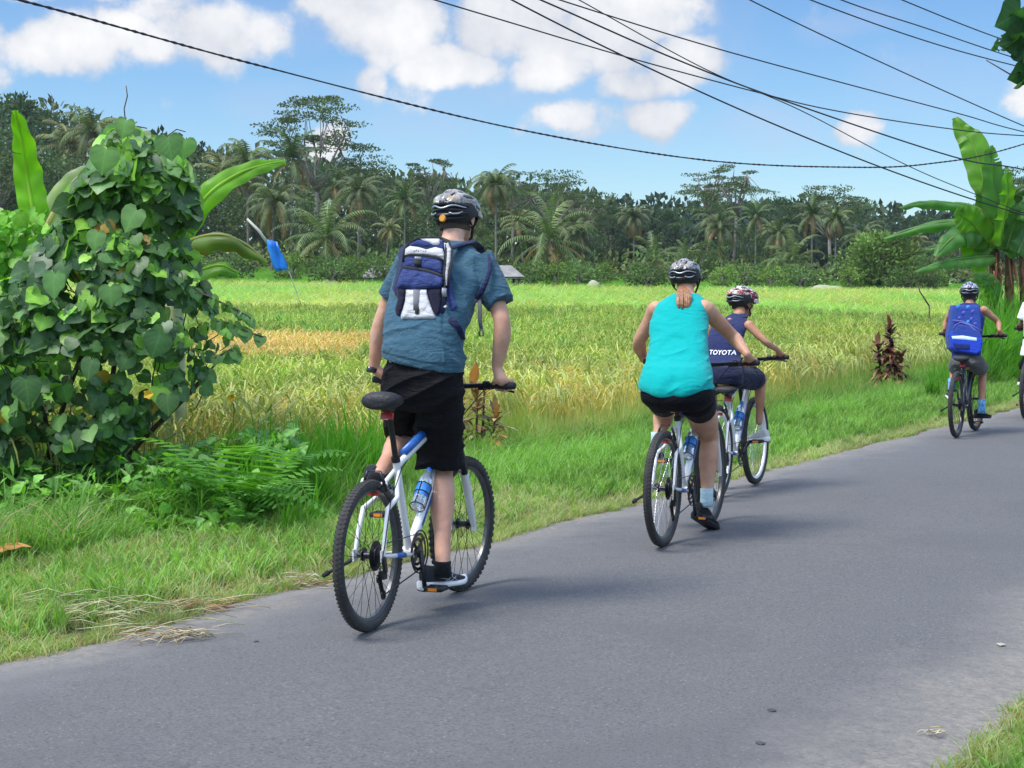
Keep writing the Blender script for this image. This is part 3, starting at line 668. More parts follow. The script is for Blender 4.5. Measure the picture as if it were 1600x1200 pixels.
    for t, hw, z, hh in ((-.135, .02, .004, .014), (-.13, .055, .006, .028), (-.11, .080, .012, .036), (-.06, .090, .014, .036), (-.01, .072, .010, .032), (.05, .040, .006, .027), (.10, .028, .004, .024), (.135, .022, 0, .020), (.148, .008, -.004, .010)):
        k2 = 1.08 if seat_cover else 1.0
        rings.append((SAD + Vector((0, t, z)), X * hw * k2, Vector((0, 0, hh * (1.15 if seat_cover else .8)))))
    sb.loft(rings, 18, ex=2.3); me = sb.mesh('saddle', SADDLE); sdl = place('saddle', me, root)
    md = sdl.modifiers.new('s', 'SUBSURF'); md.levels = md.render_levels = 1
    # rear light / reflector below the saddle
    r_ = MB(); r_.box(SAD - sdir_ * .065 + Vector((0, -.028, 0)), .028, .010, .016, Matrix.Rotation(-.25, 3, 'X')); r_.build('reflector', REDR, root, smooth=False)
    # handlebar, stem
    off = bar_fwd if bar_fwd is not None else .075
    BC = HT + hd * ((bar_z - HT.z) / .946 - .02) + Vector((0, off, .015)); BC.z = bar_z
    k = MB(); k.tube([sp(HT), sp(HT + hd * max(.02, (bar_z - HT.z - .03)))], .018, 12); k.tube([sp(HT + hd * max(.02, (bar_z - HT.z - .04))), sp(BC)], [.018, .017], 12)
    k.tube([sp(BC - X * .028), sp(BC + X * .028)], .022, 12); k.build('stem', BMETAL, root, sharp=40)
    k = MB(); bp = [Vector((-barw, -.045 - bar_back, .018)), Vector((-barw + .12, -.03 - bar_back, .016)), Vector((-.12, -.004, .004)), Vector((-.05, 0, 0)), Vector((.05, 0, 0)), Vector((.12, -.004, .004)), Vector((barw - .12, -.03 - bar_back, .016)), Vector((barw, -.045 - bar_back, .018))]
    k.tube([sp(BC + v) for v in bp], [.0115, .0115, .0125, .0155, .0155, .0125, .0115, .0115], 12); hb = k.build('handlebar', barmat, root)
    for s in (-1, 1):
        e = BC + Vector((s * (barw + .004), -.045 - bar_back, .018)); i_ = BC + Vector((s * (barw - .125), -.030 - bar_back, .016)); k = MB()
        k.tube([sp(e), sp(e + (i_ - e) * .03), sp(lerp(e, i_, .5)), sp(lerp(e, i_, .97)), sp(i_)], [.014, .0175, .0165, .0175, .014], 12); k.build('grip', BLACK, hb)
        k = MB(); q = lerp(e, i_, 1.0) + Vector((-s * .03, 0, 0)); k.tube([sp(q + Vector((s * .012, 0, 0))), sp(q - Vector((s * .012, 0, 0)))], .020, 10)
        k.box(sp(q + Vector((0, .022, -.012))), .018, .02, .012, SM)
        k.tube([sp(q + Vector((0, .035, -.012))), sp(q + Vector((s * .03, .062, -.02))), sp(q + Vector((s * .075, .06, -.026))), sp(q + Vector((s * .125, .05, -.032)))], [.007, .006, .005, .006], 8)
        k.box(sp(q + Vector((-s * .028, .01, -.016))), .014, .018, .011, SM); k.build('brake_lever', BMETAL, hb, sharp=40)
    cb = MB()   # brake and gear hoses
    for s in (-1, 1):
        q = BC + Vector((s * (barw - .15), .01, .005))
        cb.tube([sp(q), sp(q + Vector((-s * .05, .09, .01))), sp(HT + Vector((s * .04, .12, -.02))), HB + Vector((s * .03, .03, .02)), lerp(BB, HB, .75) + Vector((s * .028, 0, .01))], .0028, 6, cap=False)
    cb.tube([lerp(ST, HT, .5) - Vector((0, 0, .022)), ST + Vector((.02, .02, -.04)), RH + Vector((.07, .09, .24)), RH + Vector((.078, .0, .05)), RH + Vector((.085, -.05, -.02)), RH + Vector((.082, -.02, -.07))], .0025, 6, cap=False)
    cb.build('cables', BLACK, root)
    # drive train
    k = MB(); CR = BB + X * .047
    for r0, xx in ((.088, .004), (.066, -.003)):
        n = 40; prof = []
        k.lathe(CR + X * xx, [(-.0015, r0 - .014), (-.0015, r0), (.0015, r0), (.0015, r0 - .014)], 40, I, closed=True)
    for j in range(4): a = R(45 + 90 * j); k.tube([CR, CR + Vector((0, math.cos(a), math.sin(a))) * .08], [.010, .006], 8)
    k.lathe(CR + X * .010, [(-.003, .096), (-.003, .102), (.002, .102), (.002, .096)], 40, I, closed=True); k.lathe(CR + X * .008, [(-.004, 0), (-.004, .03), (.004, .028), (.006, 0)], 16, I)
    k.build('chainring', BMETAL, root, sharp=40)
    ca = R(crank); cd = Vector((0, math.cos(ca), math.sin(ca)))
    for s in (1, -1):
        d = cd * s; k = MB(); a, b_ = BB + X * s * .062, BB + X * s * .078 + d * .17; k.tube([a, lerp(a, b_, .5), b_], [.016, .012, .014], 10, flat=.8); cr_ = k.build('crank_arm', BMETAL, root)
        k = MB(); pc = b_ + X * s * .055; k.tube([b_, pc + X * s * .045], .006, 8)
        for yy in (-.036, .036): k.box(pc + Vector((0, yy, 0)), .042, .006, .011)
        for xx in (-.042, 0, .042): k.box(pc + X * xx, .005, .036, .009)
        pd = k.build('pedal', BLACK, cr_)
        for yy in (-.0435, .0435): k = MB(); k.box(pc + Vector((0, yy, 0)), .022, .0015, .007); k.build('reflector', AMBER, pd, smooth=False)
    k = MB(); CS = RH + X * .040
    for j in range(7):
        rr = .068 - j * .006; k.lathe(CS + X * (j * .0032 - .008), [(-.0011, 0), (-.0011, rr), (.0011, rr), (.0011, 0)], 32, I)
    k.build('cassette', BMETAL, root, sharp=40)
    k = MB(); cx = .05
    pts_ = []
    for a in range(-80, 100, 20): pts_.append(BB + Vector((cx, .086 * math.cos(R(a)), .086 * math.sin(R(a)))))
    for a in range(80, 270, 20): pts_.append(RH + Vector((.045, .045 * math.cos(R(a)), .045 * math.sin(R(a)))))
    pts_ += [RH + Vector((.045, .03, -.05)), RH + Vector((.05, -.02, -.10)), RH + Vector((.05, .02, -.185)), RH + Vector((.05, .06, -.18)), pts_[0]]
    k.tube(pts_, .0038, 6, cap=False, flat=.7); k.build('chain', BMETAL, root)
    k = MB(); k.box(RH + Vector((.078, -.005, -.04)), .007, .012, .035, Matrix.Rotation(.25, 3, 'X')); k.box(RH + Vector((.066, .0, -.085)), .014, .018, .018)
    k.tube([RH + Vector((.056, -.01, -.10)), RH + Vector((.053, .035, -.19))], .009, 8, flat=.5)
    for q in ((.052, -.012, -.10), (.052, .035, -.18)): k.lathe(RH + Vector(q), [(-.004, 0), (-.004, .021), (.004, .021), (.004, 0)], 14, I)
    k.build('derailleur', BMETAL, root, sharp=40)
    # rim brakes
    k = MB()
    for c, S2, yy in ((RH + Vector((0, .093, .31)), lambda v: v, -.03),):
        for s in (-1, 1): k.tube([c + Vector((s * .05, yy * .3, -.03)), c + Vector((s * .045, yy, .02)), c + Vector((s * .03, yy, .06))], [.010, .008, .006], 8); k.box(c + Vector((s * .024, yy * .2, -.012)), .009, .03, .008)
        k.tube([c + Vector((-.03, yy, .06)), c + Vector((.03, yy, .06))], .0025, 6)
    k.build('brake', BMETAL, root); k = MB()
    fc = FH + hd * .335 + Vector((0, -.005, 0))
    for s in (-1, 1):
        k.tube([sp(fc + Vector((s * .055, .03, -.05))), sp(fc + Vector((s * .045, .04, .02))), sp(fc + Vector((s * .03, .04, .055)))], [.010, .008, .006], 8)
    k.build('brake', BMETAL, root)
    k = MB(); k.box(RH + Vector((0, -.0, .27)) + Vector((0, .052, 0)), .025, .006, .010); k.build('reflector', REDR, root, smooth=False)
    if kick:
        k = MB(); k.tube([RH + Vector((-.075, .06, .0)), RH + Vector((-.09, -.02, -.03)), RH + Vector((-.11, -.20, -.055))], [.010, .009, .008], 8); k.tube([RH + Vector((-.11, -.19, -.053)), RH + Vector((-.112, -.225, -.06))], [.013, .011], 8)
        k.tube([RH + Vector((-.06, .09, .01)), RH + Vector((-.08, .03, -.01))], .014, 8); k.build('kickstand', BLACK, root)
    bl = lambda x, y, z: root_mat(root) @ Vector((x, y, z))
    info = dict(root=root, bl=bl, bar=BC, sp=sp, barw=barw, SM=SM, BB=BB, cd=cd, saddle=SAD, R0=R0)
    if bottle:
        k = MB(); dt = (HB - BB).normalized(); dn = Vector((0, -dt.z, dt.y)); bm_ = Matrix((dt, dn, X)).transposed(); c = lerp(BB, HB, .42) + dn * .063
        for q in (-.075, .0, .05): k.lathe(c + dt * q, [(-.002, .036), (-.002, .039), (.002, .039), (.002, .036)], 20, bm_, closed=True)
        for a in (0, 2.1, 4.2): k.tube([c + dt * -.078 + bm_ @ Vector((0, .0375 * math.cos(a), .0375 * math.sin(a))), c + dt * .052 + bm_ @ Vector((0, .0375 * math.cos(a), .0375 * math.sin(a)))], .0025, 6)
        k.build('bottle_cage', BMETAL, root)
        info['bottle'] = (c, bm_, dt)
    return info
def root_mat(o): return Matrix.Translation(o.location) @ o.rotation_euler.to_matrix().to_4x4()
def water_bottle(b, label):
    c, bm_, dt = b['bottle']; M = root_mat(b['root'])
    wc = M @ c; m3 = (M.to_3x3() @ bm_)
    root = empty('water_bottle', wc, m3.to_euler(), label, 'bottle', 'water bottles in the bicycle cages')
    k = MB(); k.lathe((0, 0, 0), [(-.08, 0), (-.08, .030), (-.072, .0335), (-.04, .033), (-.03, .031), (-.02, .0335), (.03, .0335), (.04, .031), (.05, .0335), (.085, .033), (.115, .024), (.13, .013), (.145, .013), (.145, 0)], 28); k.build('bottle_body', PET, root)
    k = MB(); k.lathe((0, 0, 0), [(-.018, .0345), (-.018, .0352), (.048, .0352), (.048, .0345)], 28, closed=True); k.build('bottle_label', LABEL, root, sharp=40)
    k = MB(); k.lathe((0, 0, 0), [(.138, 0), (.138, .016), (.160, .016), (.160, 0)], 20); k.build('cap', mat('blue cap', (.05, .25, .7), .4), root, sharp=40)

gp = G(578, 990, .03); gp.z = ROADZ(gp.x, gp.y)
B1 = bicycle('mountain_bicycle', gp, 20.0, 'white mountain bicycle with blue stripe, ridden standing by the man in the teal t-shirt', lean=-.5, steer=5, wb=1.12, saddle_z=1.005, bar_z=1.045, crank=-88, knobs=True, R0=.338, barw=.385)
gp = G(1036, 857, .03); gp.z = ROADZ(gp.x, gp.y)
B2 = bicycle('mountain_bicycle', gp, 21.5, 'white bicycle under the woman in the turquoise tank top', lean=-.3, steer=0, saddle_z=.855, bar_z=1.04, crank=-95, knobs=False, seat_cover=False, barw=.375, spk=ALU)
gp = G(1122, 779, .03); gp.z = ROADZ(gp.x, gp.y)
B3 = bicycle('mountain_bicycle', gp, 23.5, 'white bicycle with white rims under the child in the red striped helmet', lean=-1, steer=0, saddle_z=.775, bar_z=.99, crank=28, knobs=False, wb=1.02, rimm=WPAINT, spk=ALU, seat_cover=False, barw=.33)
gp = G(1494, 684, .03); gp.z = ROADZ(gp.x, gp.y)
B4 = bicycle('mountain_bicycle', gp, 26.0, 'dark bicycle under the child with the blue dotted backpack', lean=0, steer=3, saddle_z=.80, bar_z=1.03, crank=-80, knobs=False, wb=1.02, paint=DARKP, decal=None, bottle=False, seat_cover=False, barw=.36)
gp = G(1603, 656, .03); gp.z = ROADZ(gp.x, gp.y)
B5 = bicycle('mountain_bicycle', gp, 27.0, 'bicycle cut off by the right edge of the photo, under the rider in white', lean=0, steer=0, saddle_z=.95, bar_z=1.04, crank=60, knobs=False, paint=DARKP, decal=None, bottle=False, seat_cover=False)
water_bottle(B1, 'water bottle with blue label in the frame of the standing man\'s white bicycle')
water_bottle(B2, 'water bottle in the frame of the bicycle the woman rides')
water_bottle(B3, 'water bottle in the frame of the bicycle of the child in the red striped helmet')
for nm, b in (('B1', B1), ('B2', B2), ('B3', B3), ('B4', B4), ('B5', B5)):
    bc = b['bar']; f = b['sp']
    print(nm, 'rear', proj(b['bl'](0, 0, 0)), 'top', proj(b['bl'](0, 0, 2 * b['R0'])), 'front', proj(b['bl'](0, 1.08, 0)), 'sad', proj(b['bl'](*b['saddle'])), 'gripL', proj(b['bl'](*f(bc + Vector((-b['barw'] + .06, -.04, .018))))), 'gripR', proj(b['bl'](*f(bc + Vector((b['barw'] - .06, -.04, .018))))), 'BB', proj(b['bl'](*b['BB'])), 'depth grips', b['bl'](*f(bc + Vector((-.25, -.04, .02)))).y, b['bl'](*f(bc + Vector((.25, -.04, .02)))).y, 'sad d', b['bl'](*b['saddle']).y)
# ================================================================== people
def skinmat(name, col):
    m, nt, b = newmat(name); N_, L_ = nt.nodes, nt.links
    t = N_.new('ShaderNodeNewGeometry')
    n = N_.new('ShaderNodeTexNoise'); n.inputs['Scale'].default_value = 9; n.inputs['Detail'].default_value = 6; L_.new(t.outputs['Position'], n.inputs['Vector'])
    c = N_.new('ShaderNodeValToRGB'); L_.new(n.outputs[0], c.inputs[0]); e = c.color_ramp.elements
    e[0].position = .32; e[0].color = (col[0] * .88, col[1] * .74, col[2] * .68, 1); e[1].position = .68; e[1].color = (col[0] * 1.06, col[1] * 1.06, col[2] * 1.05, 1)
    n2 = N_.new('ShaderNodeTexNoise'); n2.inputs['Scale'].default_value = 260; n2.inputs['Detail'].default_value = 3; L_.new(t.outputs['Position'], n2.inputs['Vector'])
    mx_ = N_.new('ShaderNodeMixRGB'); mx_.blend_type = 'MULTIPLY'; mx_.inputs[0].default_value = .35; L_.new(c.outputs[0], mx_.inputs[1]); L_.new(n2.outputs[0], mx_.inputs[2]); 
    gm = N_.new('ShaderNodeVectorMath'); gm.operation = 'SCALE'; L_.new(mx_.outputs[0], gm.inputs[0]); gm.inputs['Scale'].default_value = 1.2
    L_.new(gm.outputs[0], b.inputs['Base Color']); b.inputs['Roughness'].default_value = .52; setspec(b, .35)
    b.inputs['Subsurface Weight'].default_value = .12; b.inputs['Subsurface Radius'].default_value = (.012, .004, .002); b.inputs['Subsurface Scale'].default_value = 1
    bp = N_.new('ShaderNodeBump'); bp.inputs['Strength'].default_value = .15; bp.inputs['Distance'].default_value = .004; L_.new(n2.outputs[0], bp.inputs['Height']); L_.new(bp.outputs[0], b.inputs['Normal'])
    return m
SKIN_M = skinmat('skin fair', (.63, .375, .265)); SKIN_W = skinmat('skin tanned', (.57, .33, .22)); SKIN_K = skinmat('skin light brown', (.52, .275, .165)); SKIN_D = skinmat('skin brown', (.16, .08, .05))
def cloth(name, col, var=.16, scale=60, rough=.9, weave=700, bump=.25, heather=0, hcol=None, sheen=.12, fold=.5):
    m, nt, b = newmat(name); N_, L_ = nt.nodes, nt.links; t = N_.new('ShaderNodeNewGeometry')
    n = N_.new('ShaderNodeTexNoise'); n.inputs['Scale'].default_value = scale; n.inputs['Detail'].default_value = 6; n.inputs['Roughness'].default_value = .7; L_.new(t.outputs['Position'], n.inputs['Vector'])
    mp = N_.new('ShaderNodeMapping'); mp.inputs['Scale'].default_value = (1, 1, .25); L_.new(t.outputs['Position'], mp.inputs[0]); 
    n2 = N_.new('ShaderNodeTexNoise'); n2.inputs['Scale'].default_value = weave; n2.inputs['Detail'].default_value = 2; L_.new(mp.outputs[0], n2.inputs['Vector'])
    mr = N_.new('ShaderNodeMapRange'); L_.new(n.outputs[0], mr.inputs[0]); mr.inputs[1].default_value = .3; mr.inputs[2].default_value = .7; mr.inputs[3].default_value = 1 - var; mr.inputs[4].default_value = 1 + var
    mc = N_.new('ShaderNodeMixRGB'); mc.inputs[1].default_value = (*col, 1); mc.inputs[2].default_value = (*(hcol or col), 1)
    f = N_.new('ShaderNodeMapRange'); L_.new(n2.outputs[0], f.inputs[0]); f.inputs[1].default_value = .4; f.inputs[2].default_value = .62; f.inputs[4].default_value = heather; L_.new(f.outputs[0], mc.inputs[0])
    vm = N_.new('ShaderNodeVectorMath'); vm.operation = 'SCALE'; L_.new(mc.outputs[0], vm.inputs[0]); L_.new(mr.outputs[0], vm.inputs['Scale'])
    L_.new(vm.outputs[0], b.inputs['Base Color']); b.inputs['Roughness'].default_value = rough; setspec(b, .15); b.inputs['Sheen Weight'].default_value = sheen
    bp = N_.new('ShaderNodeBump'); bp.inputs['Strength'].default_value = bump; bp.inputs['Distance'].default_value = .003; L_.new(n2.outputs[0], bp.inputs['Height'])
    n3 = N_.new('ShaderNodeTexNoise'); n3.inputs['Scale'].default_value = 17; n3.inputs['Detail'].default_value = 3; n3.inputs['Distortion'].default_value = 1.8; m3 = N_.new('ShaderNodeMapping'); m3.inputs['Scale'].default_value = (.55, .55, 1.5); m3.inputs['Rotation'].default_value = (0, .45, 0); L_.new(t.outputs['Position'], m3.inputs[0]); L_.new(m3.outputs[0], n3.inputs['Vector'])
    b3 = N_.new('ShaderNodeBump'); b3.inputs['Strength'].default_value = fold; b3.inputs['Distance'].default_value = .02; L_.new(n3.outputs[0], b3.inputs['Height']); L_.new(bp.outputs[0], b3.inputs['Normal']); L_.new(b3.outputs[0], b.inputs['Normal'])
    return m
def frame(fwd, up):
    f = Vector(fwd).normalized(); u = Vector(up); u = (u - f * u.dot(f)).normalized(); return Matrix((f.cross(u), f, u)).transposed()   # columns: right, forward, up
def limb(mb, pts, rad, n=16, flat=None, up=None):
    """smooth tapering limb through its joints, rounded at both ends"""
    pts = [Vector(p) for p in pts]; P2 = []; R2 = []; K = 6; m = len(pts)
    for i in range(m - 1):
        p0, p1, p2, p3 = pts[max(i - 1, 0)], pts[i], pts[i + 1], pts[min(i + 2, m - 1)]
        for j in range(K):
            t = j / K; P2.append(.5 * ((2 * p1) + (p2 - p0) * t + (2 * p0 - 5 * p1 + 4 * p2 - p3) * t * t + (3 * p1 - p0 - 3 * p2 + p3) * t ** 3) * 1.0)
            R2.append(lerp(rad[i], rad[i + 1], t * t * (3 - 2 * t)))
    P2.append(pts[-1]); R2.append(rad[-1])
    a, b = (P2[0] - P2[1]).normalized(), (P2[-1] - P2[-2]).normalized()
    P2 = [P2[0] + a * R2[0] * .85, P2[0] + a * R2[0] * .55] + P2 + [P2[-1] + b * R2[-1] * .55, P2[-1] + b * R2[-1] * .85]
    R2 = [R2[0] * .45, R2[0] * .8] + R2 + [R2[-1] * .8, R2[-1] * .45]
    mb.tube(P2, R2, n, flat=flat or 1.0, up=up)
def head(mb, c, M, s=1.0):
    e = lambda p, r, n=20, k=14: mb.ell(Vector(c) + M @ (Vector(p) * s), [v * s for v in r], M, n, k)
    e((0, -.012, .03), (.074, .095, .086)); e((0, .03, -.02), (.064, .062, .075)); e((0, .045, -.075), (.046, .048, .038)); e((0, .078, -.098), (.022, .018, .016)); e((0, .07, .04), (.060, .026, .035))
    e((0, .088, .022), (.05, .012, .009)); limb(mb, [Vector(c) + M @ (Vector(q) * s) for q in ((0, .092, .015), (0, .108, -.01), (0, .118, -.032))], [.007 * s, .010 * s, .013 * s], 10)
    for k in (-1, 1):
        e((k * .014, .108, -.038), (.010, .010, .008), 10, 8); e((k * .045, .066, -.028), (.022, .024, .02), 12, 8)
        Me = M @ Matrix.Rotation(-k * .35, 3, 'Z')
        for pz, rr in ((.008, .020), (-.006, .021), (-.024, .014)):
            mb.ell(Vector(c) + M @ (Vector((k * (.079 + .003), -.006, pz)) * s), (.0085 * s, rr * s, .019 * s), Me, 12, 8)
    e((0, .098, -.061), (.024, .010, .0065), 12, 8); e((0, .096, -.072), (.021, .010, .0075), 12, 8)
def hand(mb, wrist, c, g, f, u, s=1.0, rad=.017):
    """closed on a grip: c centre of the grip, g outward along it, f forward, u up"""
    W = Vector(wrist); k = s
    top = c + u * (rad + .006) - f * .010
    limb(mb, [W, lerp(W, top - f * .012, .6), top - f * .006, top + f * .026 + u * -.002], [.026 * k, .027 * k, .027 * k, .022 * k], 14)
    for o in (-.026, 0, .026): limb(mb, [lerp(W, top, .55) + g * o * .6, top + g * o * k, top + g * o * k * 1.1 + f * .03 - u * .003], [.016 * k, .0155 * k, .012 * k], 10)
    ln = (.88, 1.0, .96, .8)
    for i, o in enumerate((-.033, -.011, .011, .032)):
        q = c + g * o * k; L_ = ln[i]
        limb(mb, [q + u * (rad + .010) + f * .026, q + f * (rad + .024) * L_ + u * .004 + g * .001, q + f * (rad + .010) - u * (rad + .006) * L_, q - f * .004 - u * (rad + .010) * L_], [.0100 * k, .0092 * k, .0085 * k, .0072 * k], 10)
    limb(mb, [top - g * .022 * k - f * .022, c - g * .045 * k - f * .010 + u * .008, c - g * .050 * k + f * .012 - u * (rad - .002), c - g * .040 * k + f * (rad + .012) - u * rad], [.0145 * k, .0125 * k, .0105 * k, .0085 * k], 10)
def wrinkle(me, amp, seed, fx=(9, 9, 26), extra=None):
    S = Vector(fx)
    def fn(p, n):
        q = Vector((p.x * S.x, p.y * S.y, p.z * S.z)) + Vector((seed, 0, 0)); w_ = noise.noise(p * 5 + Vector((0, seed, 0)))
        a = 1 - abs(noise.noise(q + Vector((w_, w_, w_)) * 1.6)) * 2.2
        v = amp * (a * .8 + .9 * w_)
        if extra: v += extra(p)
        return v
    displace(me, fn); return me
def helmet(parent, c, M, s, shellmat, style='camo', dial=False, backmat=None):
    """ribbed shell over a black liner, rear retention cradle, straps; local x right, y forward, z up"""
    T = Matrix.Translation(c) @ M.to_4x4() @ Matrix.Scale(s, 4)
    a, b_, cz = .108, .142, .118
    def pt(ph, t, k=1.0): # ph across, t from front (0) to rear (pi)
        y = b_ * math.cos(t); r = math.sin(t) ** .82
        return Vector((a * k * math.sin(ph) * r, y * k - .005, cz * k * (math.cos(ph) * r) - .012 + (-.0 if y > 0 else .0)))
    k = MB(); n, m_ = 60, 44
    PHM = R(103)
    idx = {}
    for i in range(n + 1):
        for j in range(m_ + 1):
            ph = lerp(-PHM, PHM, i / n); t = lerp(R(14), R(170), j / m_); p = pt(ph, t)
            ridge = .0045 * math.cos(ph * 7.5) ; nrm = Vector((p.x / a ** 2, p.y / b_ ** 2, p.z / cz ** 2)).normalized(); p = p + nrm * (ridge + .004 * math.sin(t * 3) )
            if p.z < -.022 - .012 * math.cos(t) * 0: p.z = -.022 + (p.z + .022) * .25
            k.V.append(tuple(p)); k.C.append((1, 1, 1)); idx[i, j] = len(k.V) - 1
    def vent(ph, t):
        for q, w_, t0, t1 in ((0, .10, .55, 1.25), (0, .085, 1.5, 2.05), (.42, .10, .45, 1.15), (.42, .10, 1.35, 2.0), (.42, .085, 2.12, 2.5), (.86, .10, .5, 1.2), (.86, .10, 1.38, 2.08), (1.27, .085, .75, 1.45), (1.27, .085, 1.6, 2.2), (0, .085, 2.2, 2.5)):
            d = abs(abs(ph) - q)
            if t0 < t < t1 and d < w_ * math.sin(PI * (t - t0) / (t1 - t0)) ** .5: return True
        return False
    for i in range(n):
        for j in range(m_):
            ph = lerp(-PHM, PHM, (i + .5) / n); t = lerp(R(14), R(170), (j + .5) / m_)
            if vent(ph, t): continue
            p = pt(ph, t)
            if p.y < .035 and p.z < .020 - .3 * max(0, p.y + .03): continue     # the lower rear belongs to the black cradle
            k.F.append((idx[i, j], idx[i, j + 1], idx[i + 1, j + 1], idx[i + 1, j])); k.M.append(0)
    k.V = [tuple(T @ Vector(v)) for v in k.V]
    hm = k.build('helmet', shellmat, parent, world=True); sol = hm.modifiers.new('s', 'SOLIDIFY'); sol.thickness = .016 * s; sol.offset = -1; sol.use_rim = True
    bv = hm.modifiers.new('sub', 'SUBSURF'); bv.levels = bv.render_levels = 1
    k = MB(); V = []; n, m_ = 40, 20
    for j in range(m_ + 1):
        el_ = lerp(R(90), R(-32), j / m_)
        for i in range(n):
            th = 2 * PI * i / n; x, y = math.cos(th), math.sin(th)
            low = R(-8) if y > -.1 else R(-33) * min(1, -y * 1.6 + .3)
            e2 = max(el_, low); r = math.cos(e2)
            V.append((a * .93 * r * x, b_ * .925 * r * y - .005, cz * .90 * math.sin(e2) - .012))
    k.add([T @ Vector(v) for v in V], [(j * n + i, (j + 1) * n + i, (j + 1) * n + (i + 1) % n, j * n + (i + 1) % n) for j in range(m_) for i in range(n)]); k.build('liner', mat('helmet foam black', (.012, .012, .014), .55), hm, world=False)
    # rear black cradle with silver arcs
    def rear(x, z, out_=1.0):   # point on the back of the shell at lateral x, height z
        q = max(0, 1 - (x / (a * 1.02)) ** 2 - ((z + .012) / (cz * 1.05)) ** 2); return Vector((x, -(b_ * out_) * math.sqrt(q) - .005, z))
    k = MB()
    def band(zf, h, out_, n=26, x1=.099):
        V = []; 
        for i in range(n + 1):
            x = lerp(-x1, x1, i / n); z = zf(x); hh = h * (1 - .45 * (x / x1) ** 2)
            for dz, o2 in ((-.5, out_ - .05), (-.5, out_), (.5, out_), (.5, out_ - .05)): V.append(T @ rear(x, z + dz * hh, o2))
        return V, [(i * 4 + q, i * 4 + (q + 1) % 4, i * 4 + 4 + (q + 1) % 4, i * 4 + 4 + q) for i in range(n) for q in range(4)]
    k.add(*band(lambda x: .022 - 1.0 * x * x, .026, 1.035)); k.add(*band(lambda x: -.040 + 2.2 * x * x, .018, 1.0)); k.add(*band(lambda x: -.012, .012, 1.0))
    cr_ = k.build('rear_cradle', BMETAL, hm)
    k = MB(); k.add(*band(lambda x: .000 - .006 * math.cos(x * 62) + .9 * x * x, .0085, 1.05, x1=.093))
    for sx in (-1, 1):
        k.tube([T @ rear(sx * x, z, 1.04) for x, z in ((.085, -.018), (.07, -.030), (.05, -.033), (.034, -.026))], [.002 * s, .0042 * s, .0042 * s, .002 * s], 8)
    k.build('silver_trim', backmat or mat('silver plastic', (.38, .41, .46), .3, metal=.4, var=.1), hm)
    if dial:
        k = MB(); q = T @ rear(0, -.053, 1.0); bk = (M @ Vector((0, -1, 0)))
        fm = frame(M @ Vector((0, 0, 1)), bk); k.lathe(q - bk * .002, [(-.004, 0), (-.004, .0175), (.006, .018), (.010, .015), (.010, 0)], 26, Matrix((bk, M @ Vector((1, 0, 0)), M @ Vector((0, 0, 1)))).transposed()); k.build('dial', ORANGEB, hm, sharp=40)
        k = MB(); k.add(*band(lambda x: -.055 + 1.2 * x * x, .011, .99, x1=.085)); k.build('strap', BLACK, hm)
    k = MB()
    for sx in (-1, 1):
        e1, e2, ch = Vector((sx * .088, -.055, -.03)), Vector((sx * .088, .045, -.03)), Vector((sx * .010, .085, -.135))
        j_ = Vector((sx * .080, .012, -.085))
        for pa in ([e1, Vector((sx * .086, -.02, -.062)), j_], [e2, j_], [j_, Vector((sx * .055, .05, -.12)), ch]):
            k.tube([T @ v for v in pa], .0075 * s, 6, flat=.35)
    k.build('strap', BLACK, hm)
    return hm
